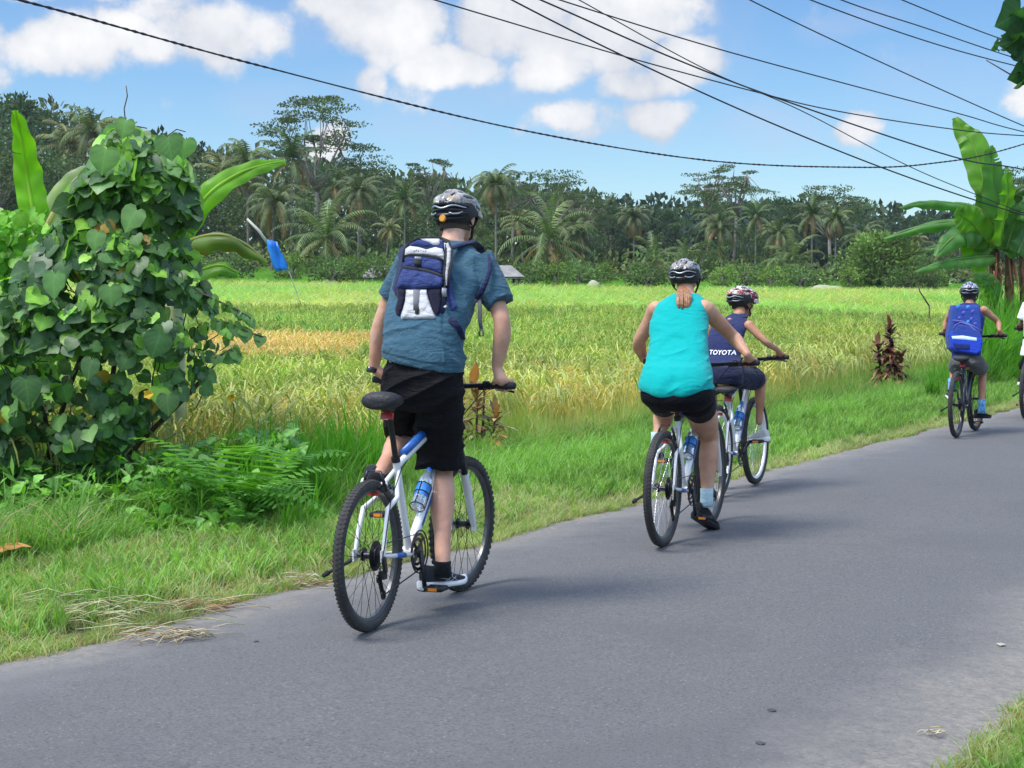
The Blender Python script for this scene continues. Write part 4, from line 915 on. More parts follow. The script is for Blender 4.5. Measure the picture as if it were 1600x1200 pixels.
def shoe(parent, c, yaw, pitch, ln, upper, sole, stripes=None, roll=0, tall=1.0):
    """c: underside of the heel-ball middle; yaw clockwise from +Y, pitch toes-down positive"""
    M = Matrix.Rotation(-R(yaw), 4, 'Z') @ Matrix.Rotation(-R(pitch), 4, 'X') @ Matrix.Rotation(R(roll), 4, 'Y') @ Matrix.Diagonal((1, 1, tall, 1)); T = Matrix.Translation(c) @ M; q = ln / .29
    X, Z = Vector((1, 0, 0)), Vector((0, 0, 1))
    u = MB(); rg = []
    for y, hw, zb, zt, xo in ((-.138, .016, .045, .075, 0), (-.133, .029, .03, .108, 0), (-.11, .034, .022, .120, 0), (-.075, .035, .022, .112, 0), (-.045, .036, .022, .108, -.001), (-.01, .040, .022, .096, -.002), (.035, .045, .022, .066, -.003), (.075, .047, .022, .056, -.004), (.11, .041, .022, .048, -.004), (.132, .028, .024, .041, -.002), (.142, .012, .027, .035, 0)):
        rg.append((T @ (Vector((xo, y, (zb + zt) / 2)) * q), (M.to_3x3() @ X) * hw * q, (M.to_3x3() @ Z) * (zt - zb) / 2 * q))
    u.loft(rg, 20, ex=2.5); me = bake(u, .0045, 3, 'shoe'); me.materials.clear(); me.materials.append(upper); sh = place('shoe', me, parent, True)
    s_ = MB(); rg = []
    for y, hw, zt in ((-.146, .02, .040), (-.140, .034, .046), (-.10, .041, .043), (-.03, .041, .036), (.03, .047, .033), (.08, .051, .031), (.115, .045, .032), (.14, .030, .036), (.152, .010, .040)):
        rg.append((T @ (Vector((-.002, y, zt / 2 + (.006 if y > .12 else 0))) * q), (M.to_3x3() @ X) * hw * q, (M.to_3x3() @ Z) * zt / 2 * q))
    s_.loft(rg, 22, ex=3.2); s_.build('sole', sole, sh)
    k = MB(); o2 = [(0, -.14, .036), (0, .15, .036)]; rg = []
    for y, hw in ((-.140, .030), (-.09, .039), (-.03, .040), (.03, .046), (.08, .050), (.12, .042), (.146, .016)):
        rg.append((T @ (Vector((-.002, y, -.001 + (.010 if y > .14 else .002 if y > .1 else 0))) * q), (M.to_3x3() @ X) * hw * q, (M.to_3x3() @ Z) * .005 * q))
    k.loft(rg, 18, ex=3); k.build('outsole', BLACK, sh)
    k = MB()   # laces and tongue
    for i in range(5):
        y = .062 - i * .021; z = .062 + i * .0085
        k.tube([T @ (Vector((x, y + .004 * (1 if x > 0 else -1), z + .004 - abs(x) * .35)) * q) for x in (-.024, -.01, .01, .024)], .0026 * q, 6)
    k.build('laces', sole if stripes is None else stripes, sh)
    if stripes is not None:
        k = MB()
        for sx in (1, -1):
            def on(y, z):
                hw = np.interp(y, [-.138, -.11, -.045, .035, .075, .11], [.016, .034, .036, .045, .047, .041]); zt = np.interp(y, [-.138, -.11, -.045, .035, .075, .11], [.075, .104, .090, .066, .056, .048])
                zc, hz = (zt + .022) / 2, (zt - .022) / 2; f_ = min(.98, abs((z - zc) / hz)); return T @ (Vector((sx * (hw + .002) * (1 - f_ ** 2.5) ** .4 - .003, y, z)) * q)
            for a_, b2 in (((-.02, .030), (.035, .062)), ((.012, .028), (.048, .052)), ((-.005, .068), (.06, .030)), ((-.035, .055), (.03, .027)), ((-.075, .060), (-.02, .046))):
                k.tube([on(lerp(a_[0], b2[0], t / 4), lerp(a_[1], b2[1], t / 4)) for t in range(5)], .0042 * q, 6, flat=.5)
        k.build('stripes', stripes, sh)
    return sh
def rings(rows, sv, fv, n=26, ex=2.35):
    """rows: pixel x, pixel y, depth, half width, half depth -> list of lofted rings"""
    return [(P(r[0], r[1], r[2]), sv * r[3], (r[5] if len(r) > 5 else fv) * r[4]) for r in rows]
def dense(rg, k=3):
    """catmull-rom between rings"""
    o = []; m = len(rg)
    cr = lambda a, b, c, d, t: .5 * ((2 * b) + (c - a) * t + (2 * a - 5 * b + 4 * c - d) * t * t + (3 * b - a - 3 * c + d) * t ** 3)
    for i in range(m - 1):
        w = [rg[max(i - 1, 0)], rg[i], rg[i + 1], rg[min(i + 2, m - 1)]]
        for j in range(k): t = j / k; o.append(tuple(cr(*[q[z] for q in w], t) for z in range(3)))
    o.append(rg[-1]); return o
def scaled(rg, f, a=0, b=None): return [(c, s * f, d * f) for c, s, d in rg[a:b]]
def setmat(me, m): me.materials.clear(); me.materials.append(m); return me
def grip_of(b, s, inset=.062):
    bc = b['bar']; bw = b['barw']; p = b['bl'](*b['sp'](bc + Vector((s * (bw - inset), -.038, .018)))); q = b['bl'](*b['sp'](bc + Vector((s * bw, -.045, .018))))
    g = (q - p).normalized(); f = (root_mat(b['root']).to_3x3() @ b['SM'] @ Vector((0, 1, 0))).normalized(); f = (f - g * f.dot(g)).normalized(); u = Vector((0, 0, 1)); u = (u - g * u.dot(g) - f * u.dot(f)).normalized(); return p, g, f, u

EYE = mat('eye', (.6, .58, .55), .2, var=.3)
def rider(b, spec, label, skin, vox=.0055):
    """spec holds the joints; the body is one skin, the clothes are its children"""
    root = empty('person', b['bl'](0, .3, 0) * 1.0, (0, 0, 0), label, 'person', 'people cycling along the road')
    root.location.z = 0
    hdg = b['root'].rotation_euler.z; fv0 = Vector((-math.sin(hdg), math.cos(hdg), 0)); sv0 = Vector((math.cos(hdg), math.sin(hdg), 0))
    sc = spec.get('s', 1.0)
    mb = MB(); tors = dense(rings(spec['torso'], sv0, fv0)); mb.loft(scaled(tors, .87), 24, ex=2.3)
    limb(mb, [tors[0][0] + Vector((0, 0, .02)), spec['pelvis']], [.10 * sc, .115 * sc])
    hc, hM = spec['head']; limb(mb, [spec['neck'], lerp(spec['neck'], hc, .5) + hM @ Vector((0, -.006, 0)), hc + hM @ Vector((0, -.008, -.04))], [.062 * sc, .055 * sc, .056 * sc]); head(mb, hc, hM, spec.get('hs', sc))
    for s, k in ((-1, 'L'), (1, 'R')):
        A = spec['arm' + k]; c, g, f, u = grip_of(b, s, spec.get('inset', .062)); wr = A[2] if A[2] is not None else c - f * .055 + u * .055
        ra = spec.get('ra', (.050, .044, .037, .040, .034, .025)); ra = [v * sc for v in ra]
        e = A[1]
        limb(mb, [A[0], lerp(A[0], e, .45), lerp(A[0], e, .88), lerp(e, wr, .22), lerp(e, wr, .6), wr], ra, 18)
        hand(mb, wr, c, g * (1), f, u, spec.get('hand', sc))
    for k in 'LR':
        Lg = spec['leg' + k]; rl = [v * sc for v in spec.get('rl', (.088, .082, .062, .053, .052, .056, .038, .034))]
        h_, kn, an = Lg
        back = (lerp(h_, an, .5) - kn); back = back.normalized() * .014 * sc if back.length > 1e-4 else Vector((0, 0, 0))
        limb(mb, [h_, lerp(h_, kn, .5), lerp(h_, kn, .9), kn, lerp(kn, an, .12) + back * .6, lerp(kn, an, .32) + back * 1.25, lerp(kn, an, .78), an], rl, 20)
    body = setmat(bake(mb, vox, 5, 'body'), skin); displace(body, lambda p, n: .0034 * noise.noise(p * 12) + .0014 * noise.noise(p * 34)); place('body', body, root, True)
    for s in (-1, 1): e = MB(); e.ell(hc + hM @ (Vector((s * .031, .083, .006)) * spec.get('hs', sc)), [.012 * sc] * 3); e.build('eye', EYE, root, world=True)
    return root, tors, sv0, fv0
def tee_mesh(tors, sleeves, vox, amp, seed, name='shirt', grow=1.0, extra=None, it=4, fx=(9, 9, 26)):
    mb = MB(); mb.loft(scaled(tors, grow), 32, ex=2.35)
    for rg in sleeves: mb.loft(dense(rg), 24)
    me = bake(mb, vox, it, name); return wrinkle(me, amp, seed, fx, extra)
def tubering(p, d, r, flat=.9, sv=None):
    d = Vector(d).normalized(); a = Vector((1, 0, 0)) if sv is None else sv; a = (a - d * a.dot(d)).normalized(); return (Vector(p), a * r, d.cross(a) * r * flat)
def hairshell(c, M, s, m, parent, low=-.07, name='hair', k2=1.0):
    mb = MB(); n, mm = 28, 14; V = []
    for j in range(mm + 1):
        for i in range(n):
            th = PI + PI * (i / (n - 1) * 1.15 - .075) ; z = lerp(.10, low, j / mm); q = math.sqrt(max(.02, 1 - ((z - .03) / .092) ** 2)) if z > .03 else lerp(1, .74, (.03 - z) / .12)
            V.append(Vector(c) + M @ (Vector((.0785 * q * math.cos(th), -.012 + .099 * q * math.sin(th), z)) * s * k2))
    mb.add(V, [(j * n + i, j * n + i + 1, (j + 1) * n + i + 1, (j + 1) * n + i) for j in range(mm) for i in range(n - 1)])
    o = mb.build(name, m, parent, world=True); sd_ = o.modifiers.new('s', 'SOLIDIFY'); sd_.thickness = .006; return o

# ---- shell patterns --------------------------------------------------
def shellmat(name, cols, scale=9, stretch=(1, .35, 1), dark=(.02, .02, .025)):
    m, nt, b = newmat(name); N_, L_ = nt.nodes, nt.links; t = N_.new('ShaderNodeNewGeometry')
    mp = N_.new('ShaderNodeMapping'); mp.inputs['Scale'].default_value = stretch; mp.inputs['Rotation'].default_value = (.5, .2, .6); L_.new(t.outputs['Position'], mp.inputs[0])
    n = N_.new('ShaderNodeTexNoise'); n.inputs['Scale'].default_value = scale; n.inputs['Detail'].default_value = 2; n.inputs['Distortion'].default_value = 1.2; L_.new(mp.outputs[0], n.inputs['Vector'])
    c = N_.new('ShaderNodeValToRGB'); c.color_ramp.interpolation = 'CONSTANT'; L_.new(n.outputs[0], c.inputs[0]); el_ = c.color_ramp.elements
    ps = [0] + [.36 + .28 * i / max(1, len(cols) - 1) for i in range(len(cols) - 1)]
    el_[0].position = 0; el_[0].color = (*cols[0], 1); el_[1].position = ps[1]; el_[1].color = (*cols[1], 1)
    for p_, cc in zip(ps[2:], cols[2:]): x = el_.new(p_); x.color = (*cc, 1)
    L_.new(c.outputs[0], b.inputs['Base Color']); b.inputs['Roughness'].default_value = .28; b.inputs['Coat Weight'].default_value = .4; return m
SH_M = shellmat('grey camouflage shell', [(.18, .17, .155), (.40, .39, .37), (.11, .11, .105), (.46, .44, .40), (.32, .18, .05), (.34, .33, .31)], 30)
SH_W = shellmat('silver and brown shell', [(.14, .14, .15), (.38, .38, .38), (.12, .075, .045), (.24, .24, .25), (.46, .45, .42), (.22, .15, .08)], 30)
SH_K = shellmat('red and cream striped shell', [(.70, .62, .48), (.33, .02, .035), (.36, .03, .05), (.75, .70, .62), (.05, .04, .05), (.70, .64, .50)], 17)
SH_B = shellmat('navy and cream shell', [(.05, .06, .16), (.12, .13, .28), (.60, .55, .48), (.07, .08, .2), (.45, .46, .55), (.06, .07, .18)], 18)
SH_X = shellmat('white shell', [(.7, .7, .7), (.5, .5, .5), (.75, .75, .75)], 20)
WSOLE = mat('white sole', (.88, .88, .86), .55, var=.06); MESHG = cloth('dark grey shoe mesh', (.035, .038, .045), weave=500); STRIPE = mat('silver stripes', (.42, .44, .48), .4)
BSHOE = cloth('black shoe mesh', (.02, .02, .023), weave=500); WSHOE = cloth('white shoe mesh', (.68, .67, .64), weave=500)
TEAL = cloth('heathered teal cotton', (.032, .092, .138), heather=.75, hcol=(.070, .145, .190), weave=420, var=.13, scale=35, bump=.35)
SHORT = cloth('black shorts fabric', (.0085, .008, .0095), rough=.8, var=.2, sheen=0); TURQ = cloth('turquoise jersey', (.0, .375, .355), fold=.22, var=.06, scale=20)
BIKER = cloth('black tight shorts', (.005, .005, .008), rough=.7, sheen=0); NAVY = cloth('navy jersey', (.022, .030, .095), var=.12); NAVYS = cloth('navy shorts', (.014, .018, .045), var=.2)
GREYS = cloth('grey shorts', (.10, .10, .095)); WHITEC = cloth('white cotton', (.80, .80, .80), var=.04); SOCKB = cloth('black sock', (.012, .012, .015)); SOCKW = cloth('pale blue sock', (.50, .68, .72)); SOCKBL = cloth('blue sock', (.04, .28, .60), heather=.9, hcol=(.4, .6, .75), weave=90)
HAIRG = mat('short greying hair', (.10, .075, .055), .8, var=.5, scale=160, bump=.6, bscale=400); HAIRB = mat('auburn hair', (.34, .17, .085), .45, var=.45, scale=60); HAIRD = mat('dark hair', (.03, .02, .014), .6, var=.3)
def sock(parent, an, up_dir, r, h, m):
    k = MB(); u = Vector(up_dir).normalized(); k.loft([tubering(an - u * .04, u, r * 1.2), tubering(an, u, r * 1.07), tubering(an + u * h * .5, u, r * 1.04), tubering(an + u * h, u, r * 1.07)], 20); return k.build('sock', m, parent, world=True)

# ================================================================== the standing man
b = B1; fv = Vector((math.sin(R(22.5)), math.cos(R(22.5)), 0)); sv = Vector((math.cos(R(22.5)), -math.sin(R(22.5)), 0))
lean = Vector((0, 0, 0))
torso = [(662, 571, 8.20, .198, .140), (662, 554, 8.20, .202, .142), (663, 530, 8.22, .202, .138), (667, 500, 8.26, .208, .135), (677, 468, 8.32, .222, .140), (687, 438, 8.38, .228, .142), (694, 414, 8.44, .216, .125), (699, 398, 8.48, .175, .105), (703, 387, 8.52, .115, .085), (706, 377, 8.545, .078, .072)]
hc = P(714, 342, 8.62); hM = frame(Matrix.Rotation(-R(27), 3, 'Z') @ Vector((0, 1, -.12)), (.02, .10, 1))
sM = dict(torso=torso, pelvis=P(660, 606, 8.22), neck=P(706, 385, 8.53), head=(hc, hM), s=1.0, hs=1.04,
          armL=(P(631, 420, 8.48), P(594, 506, 8.52), P(584, 574, 8.55)), armR=(P(753, 416, 8.40), P(787, 506, 8.25), P(777, 573, 8.30)),
          legR=(P(688, 615, 8.22), P(690, 722, 8.40), P(692, 884, 8.10)), legL=(P(636, 612, 8.30), P(640, 668, 8.60), P(592, 742, 8.20)),
          ra=(.055, .047, .041, .043, .037, .027), rl=(.095, .090, .066, .057, .056, .064, .039, .035), hand=1.0)
man, tors, _, _ = rider(b, sM, 'person in a heathered teal t-shirt and long black shorts standing on his pedals', SKIN_M, .005)
helmet(man, hc + hM @ Vector((0, 0, .035)), hM, 1.04, SH_M, dial=True)
hairshell(hc, hM, 1.06, HAIRG, man, low=-.058)
def sleeve(a, b_, r0, r1, r2): d = Vector(b_) - Vector(a); return [tubering(Vector(a), d, r0), tubering(lerp(Vector(a), Vector(b_), .5), d, r1), tubering(Vector(b_), d, r2)]
Ls = sleeve(P(646, 416, 8.47), P(609, 468, 8.50), .096, .080, .070); Rs = sleeve(P(742, 411, 8.38), P(782, 475, 8.28), .102, .094, .076)
def crease(t): return 1 - 2.2 * abs(math.sin(t)) ** .55
def man_folds(p):     # folds that run from the backpack and the armpit to the hip
    x, y = proj(p); v = 0
    if y > 470: v += .0075 * crease((x * .42 + y) * .085 + 1.3 * noise.noise(p * 5)) * sstep(480, 520, y) * sstep(-.25, .3, noise.noise(p * 5 + Vector((3, 0, 0)))) + .006 * crease((x * .5 - y) * .08 + noise.noise(p * 6)) * sstep(690, 715, x) * sstep(480, 540, y); v -= .004 * math.exp(-((p.z - tors[0][0].z - .03) / .006) ** 2)
    if x > 690 and 390 < y < 560: v += .006 * crease((x - y * .45) * .085 + noise.noise(p * 6) * 1.6)
    return v
me = tee_mesh(tors, [Ls, Rs], .0055, .0035, 1.0, 'shirt', 1.02, man_folds, it=7)
for v in me.vertices:      # his leaning hips tilt the hem
    v.co.z -= .19 * (v.co - tors[0][0]).dot(sv) * sstep(tors[8][0].z, tors[1][0].z, v.co.z)
shirt = place('t_shirt', setmat(me, TEAL), man, True)
mb = MB(); mb.loft(dense([(P(662, 545, 8.2), sv * .18, fv * .12), (P(662, 566, 8.2), sv * .187, fv * .127), (P(661, 590, 8.2), sv * .196, fv * .145), (P(660, 618, 8.22), sv * .200, fv * .150), (P(660, 640, 8.25), sv * .175, fv * .14)]), 26, ex=2.5)
kR = P(689, 727, 8.385)
mb.loft(dense([(P(688, 615, 8.22), sv * .105, fv * .125), (P(686, 660, 8.26), sv * .118, fv * .122), (P(686, 700, 8.33), sv * .116, fv * .112), (P(687, 732, 8.36), sv * .116, fv * .108)]), 24, ex=2.3)
mb.loft(dense([(P(634, 612, 8.28), sv * .10, fv * .13), (P(634, 640, 8.42), sv * .103, (fv + Vector((0, 0, .5))) * .12), (P(634, 664, 8.55), sv * .100, (fv + Vector((0, 0, .8))) * .10)]), 24, ex=2.3)
me = wrinkle(bake(mb, .0055, 5, 'shorts'), .0045, 5.0, (10, 10, 20), lambda p: .007 * crease(proj(p)[1] * .11 + proj(p)[0] * .05 + 1.6 * noise.noise(p * 5)) * sstep(.1, .45, noise.noise(p * 5) + .35)); place('shorts', setmat(me, SHORT), man, True)
sock(man, P(692, 888, 8.10), (0, 0, 1), .037, .034, SOCKB); sock(man, P(590, 748, 8.19), P(600, 728, 8.3) - P(590, 748, 8.19), .040, .05, SOCKB)
shoe(man, P(692, 917, 8.17) + Vector((0, 0, .0)), 44, 0, .285, MESHG, WSOLE, STRIPE)
shoe(man, P(592, 770, 8.28), 22, 18, .285, MESHG, WSOLE, STRIPE)
k = MB(); wr = P(583.5, 577, 8.55); wd = (P(594, 506, 8.52) - P(584, 574, 8.55)).normalized(); k.loft([tubering(wr - wd * .011, wd, .0325), tubering(wr - wd * .009, wd, .0345), tubering(wr + wd * .009, wd, .0345), tubering(wr + wd * .011, wd, .0325)], 22); wt = k.build('wristwatch', BMETAL, man, world=True)
k = MB(); k.box(wr + Vector((-.012, -.032, 0)), .018, .006, .014, frame((0, 1, 0), wd)); k.build('watch_face', mat('watch glass', (.05, .06, .08), .08), wt, world=False)

# ---- his backpack (drawn as panels on the plane of his back) ---------
bpn = (P(640, 430, 8.17) - P(640, 430, 8.4)); BPD = 8.14
BPU = Vector((0, .16, 1)).normalized()
def bpt(px, py, lift=0.0):
    """a point of the rear panel of the pack seen at this pixel; the panel leans with his back"""
    d = 8.12 + (520 - py) * .0011 + (px - 655) * -.0012; return P(px, py, d) + Vector((.25, -.95, .1)).normalized() * lift
def panel(outline, H_, r, base=0.0, sp_=3.0, f3=None, thick=None):
    """a padded panel: outline in pixels, domed by H_ metres with rounding radius r (pixels)"""
    f3 = f3 or bpt; n = len(outline); O = []
    for i in range(n):       # subdivide outline
        a, b_ = outline[i], outline[(i + 1) % n]; L_ = math.dist(a, b_); q = max(1, int(L_ / sp_))
        for j in range(q): O.append((lerp(a[0], b_[0], j / q), lerp(a[1], b_[1], j / q)))
    def dist(p):
        dm = 1e9; ins = False
        for i in range(n):
            a, b_ = outline[i], outline[(i + 1) % n]; vx, vy = b_[0] - a[0], b_[1] - a[1]; t = max(0, min(1, ((p[0] - a[0]) * vx + (p[1] - a[1]) * vy) / (vx * vx + vy * vy + 1e-9)))
            dm = min(dm, math.hypot(p[0] - a[0] - vx * t, p[1] - a[1] - vy * t))
            if (a[1] > p[1]) != (b_[1] > p[1]) and p[0] < vx * (p[1] - a[1]) / (vy + 1e-12) + a[0]: ins = not ins
        return dm if ins else -dm
    pts_ = list(O); xs_ = [o[0] for o in O]; ys_ = [o[1] for o in O]; y = min(ys_) + sp_ / 2; row = 0
    while y < max(ys_):
        x = min(xs_) + (sp_ / 2 if row % 2 else 0)
        while x < max(xs_):
            if dist((x, y)) > sp_ * .55: pts_.append((x, y))
            x += sp_
        y += sp_ * .87; row += 1
    no = len(O); res = delaunay_2d_cdt([Vector(p) for p in pts_], [(i, (i + 1) % no) for i in range(no)], [list(range(no))], 1, 1e-4)
    vv, ff = res[0], res[2]; mb = MB(); V = []
    for v in vv:
        d = max(0, dist(v)); t = 1 - min(1, d / r); V.append(f3(v.x, v.y, base + H_ * math.sqrt(max(0, 1 - t * t))))
    F_ = []
    for f in ff:
        a, b_, c = [V[i] for i in f[:3]]; F_.append(tuple(f) if (b_ - a).cross(c - a).y < 0 else tuple(reversed(f)))
    mb.add(V, F_)
    # a skirt back to the pack so that the panel has thickness
    S = [f3(p[0], p[1], base) for p in O]; Bk = [f3(p[0], p[1], base - (thick or .012)) for p in O]; m_ = len(O)
    mb.add(S + Bk, [(i, (i + 1) % m_, m_ + (i + 1) % m_, m_ + i) for i in range(m_)])
    return mb
def zc(pts_): return [(600 + x / 5, 360 + y / 5) for x, y in pts_]   # from the enlarged crop
pack = empty('backpack', bpt(655, 520, -.1), (0, 0, 0), 'navy and light grey backpack on the back of the man in teal', 'backpack')
PB = cloth('navy nylon', (.026, .046, .165), rough=.6, weave=900, var=.15); PD = cloth('dark navy nylon', (.009, .016, .062), rough=.6, weave=900); PW = cloth('light grey nylon', (.56, .56, .57), rough=.6, weave=900, var=.07); PK = cloth('black mesh', (.012, .012, .03), weave=400); ZIP = mat('zipper', (.30, .31, .33), .4, metal=.5)
outer = zc([(160, 160), (190, 95), (260, 62), (440, 60), (500, 85), (528, 160), (530, 240), (505, 330), (500, 430), (510, 560), (500, 640), (430, 745), (330, 770), (170, 755), (100, 700), (85, 640), (110, 540), (92, 440), (120, 360), (145, 290)])
mb = panel(outer, .05, 16, -.05, 4.0, thick=.16); pb = mb.build('main_compartment', PD, pack, world=True)
def pnl(name, pts_, m, H_=.012, r=5, base=0.0, sp_=2.6, parent=None, amp=.0): 
    mb = panel(zc(pts_), H_, r, base, sp_); 
    if amp: mb.V = [tuple(Vector(v) + Vector((0, -1, 0)) * amp * noise.noise(Vector(v) * 34)) for v in mb.V]
    o = mb.build(name, m, pack, world=True); return o
pnl('top_panel', [(172, 125), (200, 95), (265, 68), (430, 66), (468, 90), (470, 170), (420, 150), (340, 128), (250, 120), (190, 130)], PB, .012, 6, -.002)
pnl('top_trim', [(275, 64), (430, 66), (440, 100), (420, 122), (380, 120), (330, 90)], PW, .012, 6, .006)
pnl('label_panel', [(160, 195), (165, 145), (200, 122), (270, 132), (330, 150), (400, 130), (455, 145), (468, 180), (465, 232), (400, 205), (300, 195), (220, 195)], PW, .014, 6, .006, amp=.003)
pnl('upper_pocket', [(150, 285), (155, 220), (185, 202), (300, 200), (400, 210), (455, 238), (458, 300), (452, 350), (380, 325), (290, 302), (200, 292)], PB, .016, 7, .0, amp=.005)
pnl('front_flap', [(102, 445), (115, 370), (150, 300), (220, 302), (320, 318), (410, 345), (458, 372), (458, 420), (440, 450), (380, 450), (310, 455), (240, 468), (170, 450)], PB, .026, 8, .004, amp=.006)
pnl('grey_pocket', [(172, 462), (330, 462), (345, 530), (375, 620), (408, 692), (350, 700), (240, 702), (120, 694), (150, 610), (166, 540)], PW, .026, 7, .004, amp=.007)
pnl('mesh_pocket', [(106, 455), (168, 458), (162, 540), (146, 610), (120, 682), (95, 660), (90, 610), (110, 540)], PK, .016, 6, .0)
pnl('mesh_pocket', [(336, 460), (445, 450), (448, 560), (435, 640), (410, 682), (380, 625), (350, 540)], PK, .016, 6, .0)
pnl('zipper_strip', [(468, 75), (500, 92), (524, 150), (520, 230), (500, 320), (490, 430), (468, 425), (475, 300), (480, 180), (470, 110)], PW, .010, 4, .000)
pnl('side_panel', [(505, 330), (535, 300), (545, 420), (560, 520), (590, 590), (540, 640), (470, 700), (430, 740), (450, 640), (470, 560), (480, 440)], PB, .014, 7, -.045)
def bstrap(name, pts_, w, m, lift=.02, parent=pack, th=.0022, f3=None):
    f3 = f3 or bpt; k = MB(); q = [f3(600 + x / 5, 360 + y / 5, lift) for x, y in pts_]; k.tube(q, w, 8, flat=.22, up=(.25, -.95, .1)); return k.build(name, m, parent, world=True)
bstrap('zipper', [(155, 205), (200, 195), (300, 198), (400, 212), (462, 245)], .006, BLACK, .022); bstrap('zipper', [(150, 290), (220, 300), (320, 315), (410, 345), (458, 368)], .006, BLACK, .026)
bstrap('piping', [(150, 250), (158, 160), (195, 98), (265, 62), (440, 60), (485, 95), (480, 200), (465, 330), (470, 450), (468, 600)], .007, BLACK, .006); bstrap('piping', [(440, 58), (505, 82), (533, 160), (530, 240), (508, 330), (500, 430)], .007, BLACK, -.002)
bstrap('zipper_pull', [(465, 455), (462, 480), (466, 520)], .012, ZIP, .022); bstrap('zipper_pull', [(470, 590), (485, 605)], .009, ZIP, .01)
bstrap('buckle_strap', [(244, 470), (244, 560), (244, 630)], .017, mat('grey webbing', (.17, .17, .19), .7), .036); bstrap('buckle', [(232, 632), (258, 632)], .016, BLACK, .038)
bstrap('buckle', [(258, 212), (258, 236)], .018, ZIP, .030); bstrap('buckle', [(256, 240), (252, 285)], .017, BLACK, .030)
k = MB()
for x, y, w_ in [(230, 168, 12), (247, 162, 7), (262, 166, 9), (282, 165, 8), (300, 168, 10), (318, 166, 8)]:
    k.tube([bpt(600 + (x - w_ / 2) / 5, 360 + y / 5, .021), bpt(600 + (x + w_ / 2) / 5, 360 + (y - 4) / 5, .021)], .0035, 6, flat=.3, up=(.25, -.95, .1))
k.build('label_print', mat('grey print', (.30, .30, .31), .7), pack, world=True)
# shoulder straps and belt: they lie on the shirt
def onback(px, py, d): return P(px, py, d)
k = MB(); k.tube([P(650, 378, 8.34), P(652, 376, 8.44), P(656, 384, 8.56), P(652, 400, 8.62)], .03, 10, flat=.3); k.build('shoulder_strap', PD, pack, world=True)
k = MB(); k.tube([P(700, 390, 8.30), P(718, 383, 8.40), P(738, 378, 8.50), P(748, 385, 8.58), P(752, 400, 8.62)], [.020, .022, .025, .028, .028], 10, flat=.35, up=(0, 0, 1)); k.build('shoulder_strap', PD, pack, world=True)
k = MB(); k.tube([P(764, 398, 8.30), P(766, 420, 8.25), P(760, 440, 8.22), P(752, 456, 8.22), P(745, 466, 8.24)], [.008, .010, .011, .015, .012], 8, flat=.5, up=(0, -1, 0)); k.build('strap', PD, pack, world=True)
k = MB(); k.tube([P(700, 470, 8.16), P(712, 476, 8.17), P(730, 478, 8.20), P(744, 470, 8.24), P(750, 462, 8.25)], .011, 8, flat=.3, up=(0, -1, 0)); k.build('strap', mat('grey strap', (.10, .13, .18), .7), pack, world=True)
k = MB(); k.tube([P(700, 498, 8.12), P(710, 503, 8.09), P(718, 515, 8.09), P(724, 530, 8.13)], [.018, .017, .015, .012], 8, flat=.25, up=(.3, -1, 0)); k.build('waist_belt', PD, pack, world=True)
k = MB(); k.tube([P(749, 466, 8.24), P(750, 480, 8.22), P(750, 500, 8.21), P(752, 516, 8.21)], [.009, .010, .010, .008], 8, flat=.25, up=(0, -1, 0)); k.tube([P(752, 514, 8.21), P(749, 519, 8.21), P(750, 525, 8.21), P(755, 525, 8.21), P(755, 518, 8.21), P(752, 514, 8.21)], .004, 6); k.build('strap', mat('grey webbing', (.12, .12, .13), .7), pack, world=True)
def axes(h): h = R(h); return Vector((math.sin(h), math.cos(h), 0)), Vector((math.cos(h), -math.sin(h), 0))
# ================================================================== the woman
fv, sv = axes(21.5)
torso = [(1057, 611, 10.44, .220, .165), (1057, 600, 10.44, .218, .165), (1058, 580, 10.48, .206, .150), (1059, 556, 10.56, .184, .128), (1060, 532, 10.65, .176, .120), (1061, 508, 10.74, .186, .120), (1063, 490, 10.80, .178, .115), (1066, 475, 10.84, .165, .100), (1069, 466, 10.88, .130, .085), (1072, 459, 10.90, .075, .068)]
hc = P(1071, 436, 11.0); hM = frame(Matrix.Rotation(-R(20), 3, 'Z') @ Vector((0, 1, -.08)), (0, .08, 1))
sW = dict(torso=torso, pelvis=P(1058, 618, 10.44), neck=P(1071, 464, 10.9), head=(hc, hM), s=.95, hs=.93,
          armL=(P(1026, 484, 10.90), P(997, 536, 11.02), P(1006, 562, 11.28)), armR=(P(1101, 482, 10.78), P(1147, 528, 10.92), None),
          legR=(P(1088, 622, 10.56), P(1108, 682, 10.96), P(1104, 784, 10.78)), legL=(P(1034, 618, 10.66), P(1040, 640, 11.1), P(1028, 684, 10.92)),
          ra=(.062, .052, .044, .046, .036, .026), rl=(.105, .100, .072, .064, .064, .070, .044, .038), inset=.055)
wo, tors, _, _ = rider(B2, sW, 'person with an auburn ponytail, in a turquoise tank top and black shorts, riding', SKIN_W, .006)
helmet(wo, hc + hM @ Vector((0, 0, .03)), hM, .96, SH_W)
hairshell(hc, hM, 1.0, HAIRB, wo, low=-.03)
k = MB()
for i in range(70):
    th = random.uniform(0, 6.28); q = random.random() ** .5; o = Vector((math.cos(th) * q, math.sin(th) * q * .5, 0)); a0 = hc + hM @ Vector((0, -.088, -.055)); e_ = random.uniform(-.02, .03)
    k.tube([a0 + o * .014 + Vector((0, -.02, 0)), a0 + o * .030 + Vector((0, -.09, -.02)), a0 + o * .046 + Vector((-.002, -.165, -.065)), a0 + o * .044 + Vector((-.006, -.195, -.115)), a0 + o * random.uniform(.015, .040) + Vector((-.010, -.20, -.165 + e_))], [.005, .007, .0065, .005, .0015], 5)
k.build('ponytail', HAIRB, wo, world=True)
